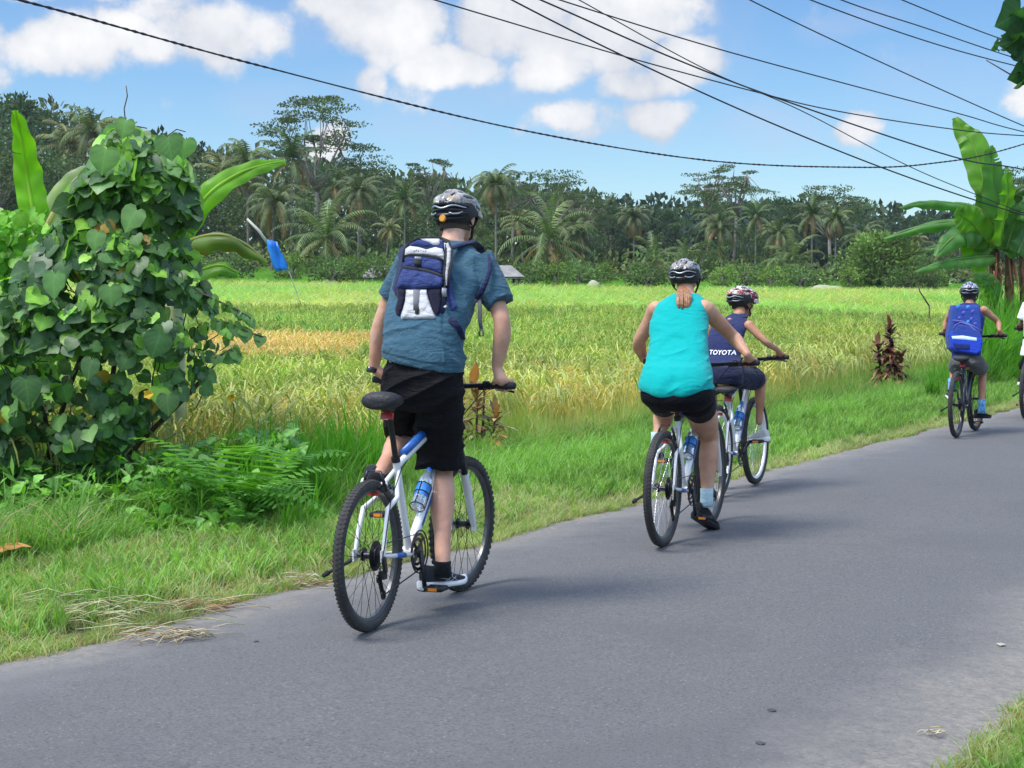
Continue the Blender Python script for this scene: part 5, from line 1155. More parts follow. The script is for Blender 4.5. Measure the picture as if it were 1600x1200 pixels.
def wfold(p):
    x, y = proj(p); v = .0055 * crease((y + x * .25) * .12 + 1.5 * noise.noise(p * 5)) * sstep(-.1, .3, noise.noise(p * 7)) * sstep(480, 520, y)
    return v + (.004 * math.sin(math.atan2((p - tors[0][0]).x, (p - tors[0][0]).y) * 7) * sstep(570, 615, y))
tk = [(c, a * (1.03 if i < 14 else lerp(1.0, .93, min(1, (i - 14) / 9)) if i < 27 else 1), b_ * (1.16 if i < 8 else 1.04)) for i, (c, a, b_) in enumerate(tors)]
me = tee_mesh(tk, [], .0055, .003, 11.0, 'tank_top', 1.0, wfold, it=3)
displace(me, lambda p, n: 0)
for v in me.vertices:      # a shirt-tail hem, lowest in the middle of the back
    d = v.co - tors[0][0]; q = min(1, abs(d.dot(sv)) / .22)
    if v.co.z < tors[6][0].z: v.co.z += (.048 * q ** 2 - .030) * sstep(tors[6][0].z, tors[0][0].z, v.co.z)
place('tank_top', setmat(me, TURQ), wo, True)
mb = MB(); mb.loft(dense([(P(1057, 596, 10.44), sv * .205, fv * .155), (P(1058, 612, 10.43), sv * .222, fv * .175), (P(1058, 628, 10.43), sv * .213, fv * .175), (P(1058, 641, 10.45), sv * .15, fv * .14)]), 26, ex=2.2)
limb(mb, [P(1086, 622, 10.46), P(1094, 637, 10.66)], [.120, .102], 22); limb(mb, [P(1034, 618, 10.54), P(1038, 629, 10.80)], [.110, .095], 22)
me = wrinkle(bake(mb, .006, 6, 'shorts'), .0015, 3.0); place('shorts', setmat(me, BIKER), wo, True)
sock(wo, P(1104, 782, 10.78), (0, 0, 1), .038, .075, SOCKW); sock(wo, P(1027, 690, 10.92), (0, 0, 1), .038, .06, SOCKW)
shoe(wo, P(1102, 819, 10.82), 40, 24, .275, BSHOE, BSHOE, None); shoe(wo, P(1026, 719, 10.98), 15, 8, .255, BSHOE, BSHOE, None)

# ================================================================== the child in the red helmet
fv, sv = axes(23.5)
torso = [(1131, 590, 12.94, .130, .10), (1131, 575, 12.97, .130, .098), (1130, 555, 13.12, .128, .090), (1132, 535, 13.17, .130, .088), (1138, 515, 13.24, .132, .085), (1146, 503, 13.30, .118, .078), (1152, 495, 13.35, .085, .062), (1156, 489, 13.38, .052, .05)]
hc = P(1160, 473, 13.44); hM = frame(Matrix.Rotation(-R(55), 3, 'Z') @ Vector((0, 1, -.12)), (.12, .08, 1))
sK = dict(torso=torso, pelvis=P(1134, 590, 13.03), neck=P(1155, 493, 13.36), head=(hc, hM), s=.74, hs=.86, hand=.8,
          armL=(P(1118, 506, 13.36), P(1104, 535, 13.5), None), armR=(P(1170, 508, 13.20), P(1197, 535, 13.12), None),
          legR=(P(1150, 588, 13.0), P(1190, 592, 13.30), P(1186, 660, 13.30)), legL=(P(1120, 588, 13.10), P(1112, 610, 13.45), P(1118, 700, 13.2)),
          ra=(.052, .043, .036, .038, .032, .024), rl=(.085, .080, .062, .056, .052, .054, .038, .034))
kid, tors, _, _ = rider(B3, sK, 'person, a child in a navy sleeveless jersey and navy shorts, wearing white shoes', SKIN_K, .006)
helmet(kid, hc + hM @ Vector((0, 0, .03)), hM, .95, SH_K); hairshell(hc, hM, .88, HAIRD, kid, low=-.06)
tk = [(c, a * (1.05 if i < 12 else lerp(1.05, .80, min(1, (i - 12) / 5)) if i < 18 else 1), b_ * 1.06) for i, (c, a, b_) in enumerate(tors)]
me = tee_mesh(tk, [], .0055, .003, 21.0, 'jersey'); jer = place('jersey', setmat(me, NAVY), kid, True)
# lettering wrapped on the back of the jersey
def back_text(body, px, py, size, m, parent, name='lettering'):
    cu = bpy.data.curves.new('txt', 'FONT'); cu.body = body; cu.size = 1; cu.resolution_u = 3; cu.offset = .02; cu.space_character = 1.05; to = bpy.data.objects.new('txt', cu); SC.collection.objects.link(to)
    dg = bpy.context.evaluated_depsgraph_get(); dg.update(); tm = bpy.data.meshes.new_from_object(to.evaluated_get(dg)); bpy.data.objects.remove(to)
    xs_ = [v.co.x for v in tm.vertices]; cx = (min(xs_) + max(xs_)) / 2; bmx = bmesh.new(); bmx.from_mesh(tm); bmesh.ops.triangulate(bmx, faces=bmx.faces); bmesh.ops.subdivide_edges(bmx, edges=bmx.edges, cuts=1); bmx.to_mesh(tm)
    from mathutils.bvhtree import BVHTree
    tr = BVHTree.FromPolygons([v.co.copy() for v in parent.data.vertices], [tuple(p.vertices) for p in parent.data.polygons])
    mb = MB(); V = []
    c0 = P(px, py, 12.9)
    for v in tm.vertices:
        o_ = c0 + sv * (v.co.x - cx) * size + Vector((0, 0, v.co.y * size)) - fv * .4; h = tr.ray_cast(o_, fv)
        V.append((h[0] if h[0] else o_ + fv * .5) - fv * .003)
    mb.add(V, [tuple(p.vertices) for p in tm.polygons]); o = mb.build(name, m, parent, smooth=False); return o
back_text('TOYOTA', 1119, 555, .048, mat('white print', (.8, .8, .8), .6, var=.03), jer)
k = MB(); q = P(1140, 499, 13.17); k.ell(q, [.016, .006, .011]); k.build('emblem', mat('red and white print', (.65, .35, .35), .6), jer)
mb = MB(); mb.loft(dense([(P(1131, 572, 12.96), sv * .128, fv * .10), (P(1132, 585, 12.93), sv * .142, fv * .12), (P(1133, 599, 12.93), sv * .13, fv * .115)]), 24, ex=2.2)
limb(mb, [P(1146, 588, 13.0), P(1168, 590, 13.17), P(1179, 592, 13.23)], [.088, .092, .088], 20); limb(mb, [P(1120, 588, 13.1), P(1114, 603, 13.34)], [.085, .08], 20)
mb.loft(dense([(P(1150, 585, 13.04), sv * .085, fv * .09), (P(1156, 606, 13.1), sv * .075, fv * .08)]), 16)
me = wrinkle(bake(mb, .006, 4, 'shorts'), .003, 13.0); place('shorts', setmat(me, NAVYS), kid, True)
shoe(kid, P(1183, 690, 13.36), -42, 4, .235, WSHOE, WSOLE, None); shoe(kid, P(1117, 722, 13.28), 20, 10, .225, WSHOE, WSOLE, None)

# ================================================================== the far child with the blue backpack
fv, sv = axes(26)
torso = [(1510, 566, 18.32, .145, .10), (1510, 553, 18.34, .145, .10), (1510, 535, 18.38, .150, .095), (1511, 515, 18.44, .160, .092), (1512, 498, 18.50, .168, .09), (1513, 486, 18.54, .162, .08), (1514, 478, 18.57, .12, .07), (1515, 473, 18.6, .06, .05)]
hc = P(1515, 459, 18.66); hM = frame(Matrix.Rotation(-R(15), 3, 'Z') @ Vector((0, 1, -.08)), (0, .06, 1))
sK = dict(torso=torso, pelvis=P(1511, 565, 18.3), neck=P(1515, 478, 18.58), head=(hc, hM), s=.80, hs=.92, hand=.85,
          armL=(P(1489, 484, 18.62), P(1478, 503, 18.72), None), armR=(P(1537, 484, 18.46), P(1560, 503, 18.5), None),
          legR=(P(1523, 566, 18.28), P(1535, 584, 18.62), P(1534, 634, 18.42)), legL=(P(1499, 566, 18.38), P(1492, 574, 18.72), P(1487, 601, 18.5)),
          ra=(.056, .046, .038, .040, .034, .026), rl=(.09, .085, .062, .056, .052, .056, .040, .036))
kd, tors, _, _ = rider(B4, sK, 'person, child in a blue sleeveless top, grey shorts and blue socks, riding', SKIN_K, .007)
helmet(kd, hc + hM @ Vector((0, 0, .03)), hM, .97, SH_B); hairshell(hc, hM, .96, HAIRD, kd, low=-.10)
tk = [(c, a * (1.04 if i < 12 else lerp(1.04, .84, min(1, (i - 12) / 5)) if i < 18 else 1), b_ * 1.06) for i, (c, a, b_) in enumerate(tors)]
BLUET = cloth('dark blue jersey', (.02, .03, .16)); place('jersey', setmat(tee_mesh(tk, [], .007, .003, 31.0, 'jersey'), BLUET), kd, True)
mb = MB(); mb.loft(dense([(P(1510, 553, 18.34), sv * .14, fv * .105), (P(1511, 566, 18.3), sv * .155, fv * .13), (P(1511, 573, 18.3), sv * .13, fv * .11)]), 22, ex=2.2)
limb(mb, [P(1524, 567, 18.28), P(1532, 575, 18.48)], [.095, .085], 18); limb(mb, [P(1498, 567, 18.36), P(1494, 573, 18.6)], [.095, .085], 18)
place('shorts', setmat(wrinkle(bake(mb, .007, 4, 'shorts'), .003, 33.0), GREYS), kd, True)
sock(kd, P(1534, 640, 18.42), (0, 0, 1), .038, .11, SOCKBL); sock(kd, P(1487, 606, 18.5), (0, 0, 1), .038, .10, SOCKBL)
shoe(kd, P(1535, 653, 18.5), 62, 2, .23, BSHOE, BSHOE, None); shoe(kd, P(1484, 622, 18.55), 8, -8, .23, BSHOE, WSOLE, None)
# blue backpack
def bp3(px, py, lift=0.0):
    return P(px, py, 18.22 + (545 - py) * .0022 + (px - 1510) * -.003) + Vector((.03, -1, .05)).normalized() * lift
pk = empty('backpack', bp3(1509, 550, -.1), (0, 0, 0), 'bright blue backpack with round dots on the far child\'s back', 'backpack')
def z5(pts_): return [(1470 + x / 9.23, 430 + y / 9.23) for x, y in pts_]
def dots_mat():
    m, nt, b_ = newmat('dotted blue nylon'); b_.inputs['Base Color'].default_value = (.045, .075, .36, 1); b_.inputs['Roughness'].default_value = .6; return m
PBL = cloth('royal blue nylon', (.024, .055, .26), weave=500); PB2 = cloth('bright blue nylon', (.015, .05, .42), weave=500); PD2 = cloth('deep blue nylon', (.01, .02, .12), weave=500)
panel(z5([(195, 430), (540, 425), (585, 470), (600, 700), (600, 1000), (575, 1120), (500, 1160), (200, 1110), (140, 1050), (115, 860), (160, 640), (170, 500)]), .035, 7, -.035, 1.6, bp3, .11).build('main_compartment', PBL, pk, world=True)
panel(z5([(125, 850), (160, 790), (250, 690), (400, 720), (560, 800), (595, 900), (590, 980), (140, 950)]), .03, 5, .002, 1.5, bp3).build('front_pocket', PBL, pk, world=True)
panel(z5([(118, 830), (250, 860), (590, 900), (600, 980), (575, 1110), (500, 1150), (210, 1100), (140, 1040)]), .035, 4, .008, 1.5, bp3).build('lower_pocket', PB2, pk, world=True)
panel(z5([(150, 980), (400, 1000), (400, 1080), (200, 1070)]), .01, 3, .044, 1.3, bp3).build('side_pocket', PD2, pk, world=True)
panel(z5([(140, 880), (300, 872), (500, 905), (500, 948), (320, 930), (150, 920)]), .006, 2, .044, 1.0, bp3).build('pale_band', mat('pale blue print', (.50, .66, .95), .5), pk, world=True)
for pts_ in ([(160, 650), (300, 665), (450, 730), (590, 810)], [(170, 790), (200, 720), (280, 680), (400, 720), (500, 800), (520, 880)]):
    k = MB(); k.tube([bp3(*z5([q])[0], .022) for q in pts_], .006, 6); k.build('zipper', mat('blue zipper', (.12, .13, .42), .5), pk, world=True)
for i, (x, y) in enumerate([(240, 440), (405, 448), (335, 530), (490, 510), (265, 605), (410, 660), (465, 620), (530, 690)]):
    br = i in (0, 1, 5); c = bp3(*z5([(lerp(370, x, .86), y + 22)])[0], -.003); k = MB(); k.lathe(c, [(-.004, 0), (-.004, .028), (.004, .028), (.004, 0)], 18, Matrix((Vector((.3, -.95, .1)).normalized(), Vector((.95, .3, 0)), Vector((0, 0, 1)))).transposed())
    k.build('dot', mat('sky blue print', (.04, .28, .75), .5) if br else mat('violet print', (.08, .09, .48), .5), pk, world=True)

# ================================================================== the rider cut off by the right edge
fv, sv = axes(27)
torso = [(1624, 556, 20.75, .215, .13), (1624, 545, 20.78, .20, .13), (1625, 525, 20.85, .18, .12), (1626, 505, 20.92, .19, .12), (1628, 487, 21.0, .20, .115), (1630, 473, 21.05, .18, .09), (1632, 466, 21.1, .10, .075), (1633, 461, 21.12, .06, .06)]
hc = P(1634, 446, 21.2); hM = frame((.35, 1, -.05), (0, .05, 1))
sE = dict(torso=torso, pelvis=P(1625, 560, 20.7), neck=P(1633, 465, 21.1), head=(hc, hM), s=.93, hs=.96,
          armL=(P(1606, 478, 21.1), P(1597, 508, 21.15), None), armR=(P(1652, 478, 20.95), P(1664, 508, 20.95), None),
          legR=(P(1636, 562, 20.7), P(1640, 590, 21.1), P(1636, 640, 20.95)), legL=(P(1613, 562, 20.78), P(1602, 572, 21.15), P(1599, 585, 20.95)))
ed, tors, _, _ = rider(B5, sE, 'person in a loose white t-shirt, mostly cut off by the right edge of the photo', SKIN_D, .009)
helmet(ed, hc + hM @ Vector((0, 0, .03)), hM, .98, SH_X); hairshell(hc, hM, .97, HAIRD, ed, low=-.08)
place('t_shirt', setmat(tee_mesh([(c, a * 1.05, b_ * 1.05) for c, a, b_ in tors], [sleeve(P(1609, 476, 21.1), P(1598, 500, 21.13), .085, .08, .075), sleeve(P(1650, 476, 20.97), P(1662, 500, 20.96), .085, .08, .075)], .009, .004, 41.0, 't_shirt'), WHITEC), ed, True)
mb = MB(); mb.loft([(P(1624, 548, 20.75), sv * .17, fv * .13), (P(1624, 562, 20.7), sv * .185, fv * .15), (P(1624, 570, 20.7), sv * .15, fv * .12)], 20)
limb(mb, [P(1636, 563, 20.72), P(1640, 588, 21.05)], [.105, .09], 16); limb(mb, [P(1612, 563, 20.8), P(1603, 572, 21.1)], [.105, .09], 16)
place('shorts', setmat(wrinkle(bake(mb, .009, 4, 'shorts'), .003, 43.0), SHORT), ed, True)
shoe(ed, P(1637, 660, 21.0), 27, 0, .27, BSHOE, WSOLE, None); shoe(ed, P(1597, 603, 21.0), 27, 5, .27, BSHOE, WSOLE, None)
# ================================================================== vegetation
LTREE = leafmat('far foliage', tint=(2.25, 1.95, 2.0), rough=.7, trans=.28, var=.35, scale=.25, spec=.15, tcol=(1.1, 1.2, .6))
LPALM = leafmat('palm fronds', tint=(2.1, 1.8, 1.8), rough=.55, trans=.2, var=.25, scale=.3, spec=.3, tcol=(1.1, 1.2, .6))
LBAN = leafmat('banana leaves', rough=.42, trans=.45, var=.14, scale=3, spec=.4, tcol=(1.5, 1.75, .35))
LVINE = leafmat('vine leaves', rough=.42, trans=.34, var=.15, scale=7, spec=.45, veins=1, tcol=(1.3, 1.6, .4))
LFERN = leafmat('fern and weeds', rough=.55, trans=.4, var=.15, scale=4)
LCORD = leafmat('red cordyline leaves', rough=.5, trans=.2, var=.3, scale=8, tcol=(1.3, .9, .6))
BARK = mat('grey bark', (.16, .145, .12), .9, bump=.6, bscale=8, var=.3, scale=3); BARKP = mat('pale bark', (.20, .18, .15), .85, var=.25, scale=2); STEMD = mat('dry banana stem', (.20, .125, .06), .85, var=.5, scale=12, bump=.6, bscale=40)
TWIG = mat('brown twig', (.09, .06, .035), .85, var=.3)
def leafcard(mb, p, d, n, L_, W, col):
    """a small pointed leaf spray: two faces folded along the middle"""
    d = d.normalized(); s = d.cross(n).normalized(); b = len(mb.V); q = s.cross(d) * (W * .18)
    mb.V += [tuple(p), tuple(p + d * L_ * .5 + s * W * .5 + q), tuple(p + d * L_), tuple(p + d * L_ * .5 - s * W * .5 + q)]; mb.C += [col] * 4
    mb.F += [(b, b + 1, b + 2), (b, b + 2, b + 3)]; mb.M += [0, 0]
def rv(): 
    while True:
        v = Vector((random.uniform(-1, 1), random.uniform(-1, 1), random.uniform(-1, 1)))
        if .02 < v.length < 1: return v.normalized()
# ---- prototypes in local metres, base at the origin ------------------
def palm_parts(h=12, seed=0, nf=24, spread=1.0, upright=0.0, col=(.060, .095, .032)):
    random.seed(seed); t = MB(); lean_ = Vector((random.uniform(-.8, .8), random.uniform(-.8, .8), 0))
    pts_ = [Vector((0, 0, -.3)) + lean_ * (k / 8) ** 2 + Vector((0, 0, (h + .3) * k / 8)) for k in range(9)]; t.tube(pts_, [.24, .17, .15, .14, .14, .13, .13, .13, .15], 8)
    top = pts_[-1]; f = MB(); nuts = MB()
    for i in range(nf):
        a = i * 2.399 + random.uniform(-.2, .2); e0 = lerp(1.4, -.7, (i / nf) ** .9) + upright * .3 + random.uniform(-.25, .25); L_ = random.uniform(3.6, 4.6) * spread; dh = Vector((math.cos(a), math.sin(a), 0)); p = Vector(top); e = e0
        K = 12; side_ = Vector((-dh.y, dh.x, 0)); c = rc(col, .3)
        if i > nf * .8: c = rc((.15, .12, .05), .25)
        prev = Vector(p)
        for j in range(K):
            e -= (.05 + .020 * j) * (1 - upright * .6) * random.uniform(.7, 1.3); d = dh * math.cos(e) + Vector((0, 0, math.sin(e))); prev = Vector(p); p = p + d * (L_ / K)
            b = len(f.V); wd = .05 * (1 - j / K) + .012; f.V += [tuple(prev - side_ * wd), tuple(prev + side_ * wd), tuple(p + side_ * wd * .8), tuple(p - side_ * wd * .8)]; f.C += [tuple(v * 1.5 for v in c)] * 4; f.F.append((b, b + 1, b + 2, b + 3)); f.M.append(0)
            if j < 1: continue
            for q in range(2):
                pp = lerp(prev, p, q / 2); ll = .80 * math.sin(PI * min(1, (j + q / 2) / K * .86 + .12)) ** .6 + .1
                for sg in (-1, 1):
                    dd = (side_ * sg * .75 + d * .45 + Vector((0, 0, -.35 - .3 * random.random()))).normalized(); nrm = d; s2 = d.normalized() * .085
                    b = len(f.V); e_ = pp + dd * ll; f.V += [tuple(pp - s2), tuple(pp + s2), tuple(e_)]; cc = rc(c, .15); f.C += [cc] * 3; f.F.append((b, b + 1, b + 2)); f.M.append(0)
    for i in range(7):
        a = random.uniform(0, 6.28); nuts.ell(top + Vector((math.cos(a) * .28, math.sin(a) * .28, -.35 - random.random() * .3)), [.14, .14, .17], n=8, m=5, col=(.22, .17, .05))
    return t, f, nuts
def clump(mb, c, r, n, L_, col, flat=1.0, up=.25, v=.3):
    for i in range(n):
        d = rv(); rr = random.random() ** .45; p = c + Vector((d.x * r * rr, d.y * r * rr, d.z * r * flat * rr)); o = (d + Vector((0, 0, up)) + rv() * .6).normalized()
        leafcard(mb, p, o, rv(), L_ * random.uniform(.7, 1.3), L_ * .62, rc(col, v))
def branch(t, a, b_, r0, r1, n=6, w_=.3):
    m_ = lerp(a, b_, .5) + Vector((random.uniform(-w_, w_), random.uniform(-w_, w_), random.uniform(0, w_))); t.tube([a, lerp(lerp(a, m_, .6), b_, .1), m_, b_], [r0, lerp(r0, r1, .4), lerp(r0, r1, .6), r1], n)
def umbrella_parts(h=18, wd=8, seed=0, nt=26, col=(.050, .085, .036), fork=.45):
    random.seed(seed); t, f = MB(), MB(); fk = Vector((random.uniform(-.4, .4), 0, h * fork)); t.tube([Vector((0, 0, -.3)), fk * .5, fk], [.35, .26, .22], 8)
    for i in range(7):
        a = i * 2 * PI / 7 + random.uniform(-.3, .3); r = wd * random.uniform(.18, .42); mid = fk + Vector((math.cos(a) * r, math.sin(a) * r, h * random.uniform(.18, .34))); branch(t, fk, mid, .16, .09)
        for j in range(nt // 7 + 1):
            a2 = a + random.uniform(-.7, .7); r2 = wd * random.uniform(.2, 1.0) * .62; z = h * (1.0 - .30 * (r2 / (wd * .62)) ** 1.7) - random.uniform(0, .22) * h * (random.random() < .6); tip = Vector((math.cos(a2) * r2, math.sin(a2) * r2, z)); branch(t, mid, tip, .07, .025, 5)
            rr = random.uniform(.9, 1.7) * wd / 8
            for q in range(3): clump(f, tip + Vector((random.uniform(-rr, rr), random.uniform(-rr, rr), random.uniform(-.10, .16))), rr * .85, 46, .30, col, .10, .1)
    return t, f, None
def broad_parts(h=9, wd=5, seed=0, nc=42, n=62, L_=.34, col=(.050, .090, .030), low=.15):
    random.seed(seed); t, f = MB(), MB(); t.tube([Vector((0, 0, -.3)), Vector((.1, 0, h * .25)), Vector((0, .1, h * .6))], [.28, .20, .10], 8)
    for i in range(nc):
        d = rv(); z = h * lerp(low + .08, .93, (d.z + 1) / 2); r = math.sqrt(max(.05, 1 - d.z ** 2)) * wd * random.uniform(.45, .95) * (.75 + .35 * noise.noise(d * 2 + Vector((seed, 0, 0)))); c = Vector((math.cos(i * 2.4) * r, math.sin(i * 2.4) * r, z))
        if i % 4 == 0: branch(t, Vector((0, 0, h * .35)), c, .08, .03, 5)
        clump(f, c, wd * random.uniform(.16, .30), n, L_, rc(col, .28), .7, .35)
    return t, f, None
def tree(kind, parts, px, py_base, top_py, d, label, cat, group, names=('trunk', 'crown'), rot=None, href=None, mats=(BARK, LTREE)):
    """stand a tree of this prototype so that it is as tall as in the photo"""
    me_t, me_f, me_n, hh = parts; base = P(px, py_base, d); base.z = H(base.x, base.y) - .05; top = P(px, top_py, d).z; s = (top - base.z) / hh
    root = empty(kind, base, (0, 0, random.uniform(0, 6.28) if rot is None else rot), label, cat, group); root.scale = (s, s, s)
    for nm, me in ((names[0], me_t), (names[1], me_f), ('coconuts', me_n)):
        if me is not None: place(nm, me, root)
    return root
def proto(parts, hh, name, mt=BARK, mf=LTREE):
    t, f, n = parts; return (t.mesh(name + ' trunk', mt), f.mesh(name + ' crown', mf, smooth=False), n.mesh(name + ' nuts', mat('coconut', (1, 1, 1), .7, attr=True)) if n else None, hh)
PALMS = [proto(palm_parts(12, 11, 26), 15.2, 'palm', BARKP, LPALM), proto(palm_parts(12, 12, 20, 1.0, .6, (.045, .08, .03)), 16.2, 'palm', BARKP, LPALM), proto(palm_parts(8, 13, 32, 1.15, 0, (.055, .085, .03)), 11.6, 'palm', BARKP, LPALM), proto(palm_parts(4, 14, 24, 1.35, .35, (.065, .105, .035)), 8.8, 'palm', BARKP, LPALM), proto(palm_parts(10, 15, 17, 1.0, .1, (.075, .10, .035)), 13.2, 'palm', BARKP, LPALM), proto(palm_parts(11, 16, 38, 1.1, -.1, (.05, .075, .03)), 14.3, 'palm', BARKP, LPALM)]
UMB = [proto(umbrella_parts(18, 9, 21, 30), 18.2, 'umbrella', BARKP), proto(umbrella_parts(18, 8, 22, 22, fork=.55), 18.2, 'umbrella', BARKP), proto(umbrella_parts(15, 10, 23, 34, (.045, .08, .035)), 15.2, 'umbrella', BARKP)]
BRD = [proto(broad_parts(9, 4.6, 31), 9.1, 'broad'), proto(broad_parts(10, 5.6, 32, 48, col=(.042, .078, .032)), 10.1, 'broad'), proto(broad_parts(12, 4.6, 33, 46, col=(.036, .068, .034)), 12.1, 'broad')]
random.seed(98)
RND = proto(broad_parts(3.0, 3.0, 43, 80, 60, .24, (.066, .120, .030), .02), 3.05, 'round bush')
BSH = [proto(broad_parts(2.6, 2.0, 41, 26, 44, .22, (.085, .15, .035), .05), 2.65, 'bush'), proto(broad_parts(2.2, 2.4, 42, 26, 44, .22, (.060, .11, .035), .05), 2.3, 'bush')]
random.seed(99)
base_y = lambda px: 418 + (px - 400) * .021 if px > 400 else 416
# coconut palms: px, top py, depth, prototype, label
PL = [(148, 150, 165, 0, 'tallest coconut palm left of the vine-covered shrub, crown against the sky'), (92, 168, 168, 2, 'coconut palm between the broad left tree and the tallest left palm'), (28, 200, 160, 2, 'coconut palm behind the upright banana leaf at the left edge'),
      (185, 205, 150, 2, 'coconut palm rising just behind the tip of the vine-covered shrub'), (255, 212, 158, 1, 'coconut palm behind the right shoulder of the vine-covered shrub'), (338, 222, 160, 2, 'coconut palm above the bright horizontal banana leaf'),
      (388, 203, 158, 0, 'coconut palm left of the slim upright palm, crown on the skyline'), (455, 185, 150, 1, 'slim palm with upright fronds in front of the tall umbrella tree'), (425, 262, 138, 2, 'coconut palm with drooping fronds above the blue flag'),
      (522, 240, 152, 1, 'palm below the right half of the tall umbrella tree'), (500, 285, 122, 3, 'large low palm with stiff spreading fronds right of the blue flag'), (560, 262, 145, 0, 'coconut palm between the stiff low palm and the man'),
      (632, 270, 140, 1, 'coconut palm just left of the man\'s helmet, behind his backpack'), (602, 330, 128, 2, 'drooping palm directly above the grey tin roof'), (775, 246, 132, 0, 'big coconut palm with nuts right of the man\'s helmet'), (735, 300, 138, 2, 'palm directly behind the man\'s head'),
      (852, 288, 122, 3, 'low leafy palm between the big coconut palm and the woman'), (818, 318, 136, 0, 'coconut palm behind the open hut'), (905, 330, 150, 2, 'coconut palm left of the slim far palm, under the spreading trees'), (990, 312, 165, 0, 'slim far coconut palm left of the woman\'s helmet, alone on the skyline'),
      (1022, 356, 125, 3, 'low spreading palm left above the woman\'s helmet'), (1068, 368, 130, 3, 'low palm directly behind the woman\'s helmet'), (1128, 312, 150, 2, 'coconut palm left below the pale umbrella tree'), (1180, 300, 145, 1, 'coconut palm below the crown of the pale umbrella tree'),
      (1215, 330, 150, 2, 'coconut palm between the pale umbrella tree and the upright dark palm'), (1268, 292, 130, 1, 'upright dark palm left of the small umbrella tree'), (1305, 310, 140, 0, 'palm under the small umbrella tree'), (1240, 352, 128, 3, 'drooping palm left of the round bright bush tree'), (1352, 336, 150, 2, 'palm behind the round bright bush tree'),
      (1425, 350, 165, 2, 'far palm behind the lowest banana leaves on the right'), (1470, 362, 150, 2, 'dark palm between the banana clump and the round bush tree')]
for i, (px, ty, d, k, lb) in enumerate(PL): tree('coconut_palm', PALMS[(k, 4, k, 5)[i % 4] if k in (0, 2) else k], px, base_y(px), ty, d, lb, 'palm', 'palms of the far tree line', ('trunk', 'fronds'))
UL = [(492, 146, 175, 0, 'tall umbrella-shaped tree on the skyline above the stiff low palm, widest crown in view'), (672, 240, 170, 1, 'umbrella-shaped tree left of the man\'s helmet'), (860, 262, 168, 2, 'dense spreading tree right of the big coconut palm'), (920, 305, 175, 1, 'small spreading tree sloping down towards the slim far palm'),
      (1146, 250, 160, 1, 'pale-trunked umbrella tree standing highest right of the woman'), (1298, 283, 165, 2, 'small umbrella tree between the round bush tree and the pale one'), (1602, 250, 150, 2, 'spreading tree behind the banana clump at the right edge'), (560, 238, 180, 2, 'spreading tree behind the right flank of the widest umbrella tree'), (800, 262, 182, 1, 'thin spreading tree behind the big coconut palm'), (1105, 262, 172, 1, 'leaning layered tree left of the pale-trunked umbrella tree')]
for px, ty, d, k, lb in UL: tree('umbrella_tree', UMB[k], px, base_y(px), ty, d, lb, 'tree', 'umbrella-shaped trees of the far tree line')
BL = [(40, 143, 178, 2, 'broad dark tree in the upper left corner'), (0, 190, 150, 1, 'green tree at the left edge behind the banana leaf'), (110, 230, 150, 1, 'dense tree behind the top of the vine-covered shrub'), (230, 250, 150, 0, 'dense tree behind the right side of the vine-covered shrub'), (310, 262, 150, 1, 'dense tree behind the horizontal banana leaf'), (400, 285, 165, 1, 'dark tree behind the drooping palm by the flag'), (470, 300, 165, 0, 'dark tree behind the stiff low palm'),
      (600, 285, 165, 1, 'dark tree behind the man\'s backpack'), (690, 300, 160, 1, 'dark tree behind the man\'s helmet'), (745, 345, 150, 0, 'tree behind the man\'s right shoulder'), (905, 345, 150, 1, 'low tree left of the low spreading palm'), (955, 322, 190, 2, 'rounded far tree left of the slim palm'), (1040, 325, 190, 2, 'rounded far tree between the slim palm and the pale umbrella tree'), (1098, 372, 128, 0, 'round tree right behind the woman\'s helmet'), (1170, 350, 160, 1, 'dark tree under the pale umbrella tree'),
      (1215, 305, 185, 2, 'rounded far tree right of the pale umbrella tree'), (1378, 368, 112, 0, 'round bright green bush tree beside the banana clump'), (1340, 350, 170, 2, 'dark tree behind the round bright bush tree'), (1440, 335, 185, 2, 'far tree under the upper banana leaf'), (1500, 340, 175, 1, 'dark tree behind the banana leaves'), (1570, 330, 140, 1, 'dark tree behind the banana stems'), (1450, 395, 105, 0, 'low dark tree left of the far child\'s helmet'), (1660, 300, 130, 1, 'dark tree beyond the right edge')]
for px, ty, d, k, lb in BL: tree('broadleaf_tree', RND if d == 112 else BRD[k], px, base_y(px) + (4 if d < 115 else 0), ty, d, lb, 'tree', 'leafy trees of the far tree line')
SL = [(455, 398), (520, 400), (552, 404), (620, 388), (660, 395), (832, 410), (868, 412), (905, 408), (940, 414), (1010, 412), (1130, 416), (1165, 412), (1205, 418), (1250, 414), (1330, 420), (1420, 418), (1465, 424), (360, 396), (300, 398)]
for i, (px, ty) in enumerate(SL):
    o = 'first second third fourth fifth sixth seventh eighth ninth tenth eleventh twelfth thirteenth fourteenth fifteenth sixteenth seventeenth eighteenth nineteenth'.split()[sorted(q[0] for q in SL).index(px)]
    tree('bush', BSH[i % 2], px, base_y(px) + 6, ty - 2, random.uniform(100, 116), 'low green bush at the far end of the rice, %s from the left' % o, 'bush', 'bushes at the far end of the rice', ('stems', 'foliage'))
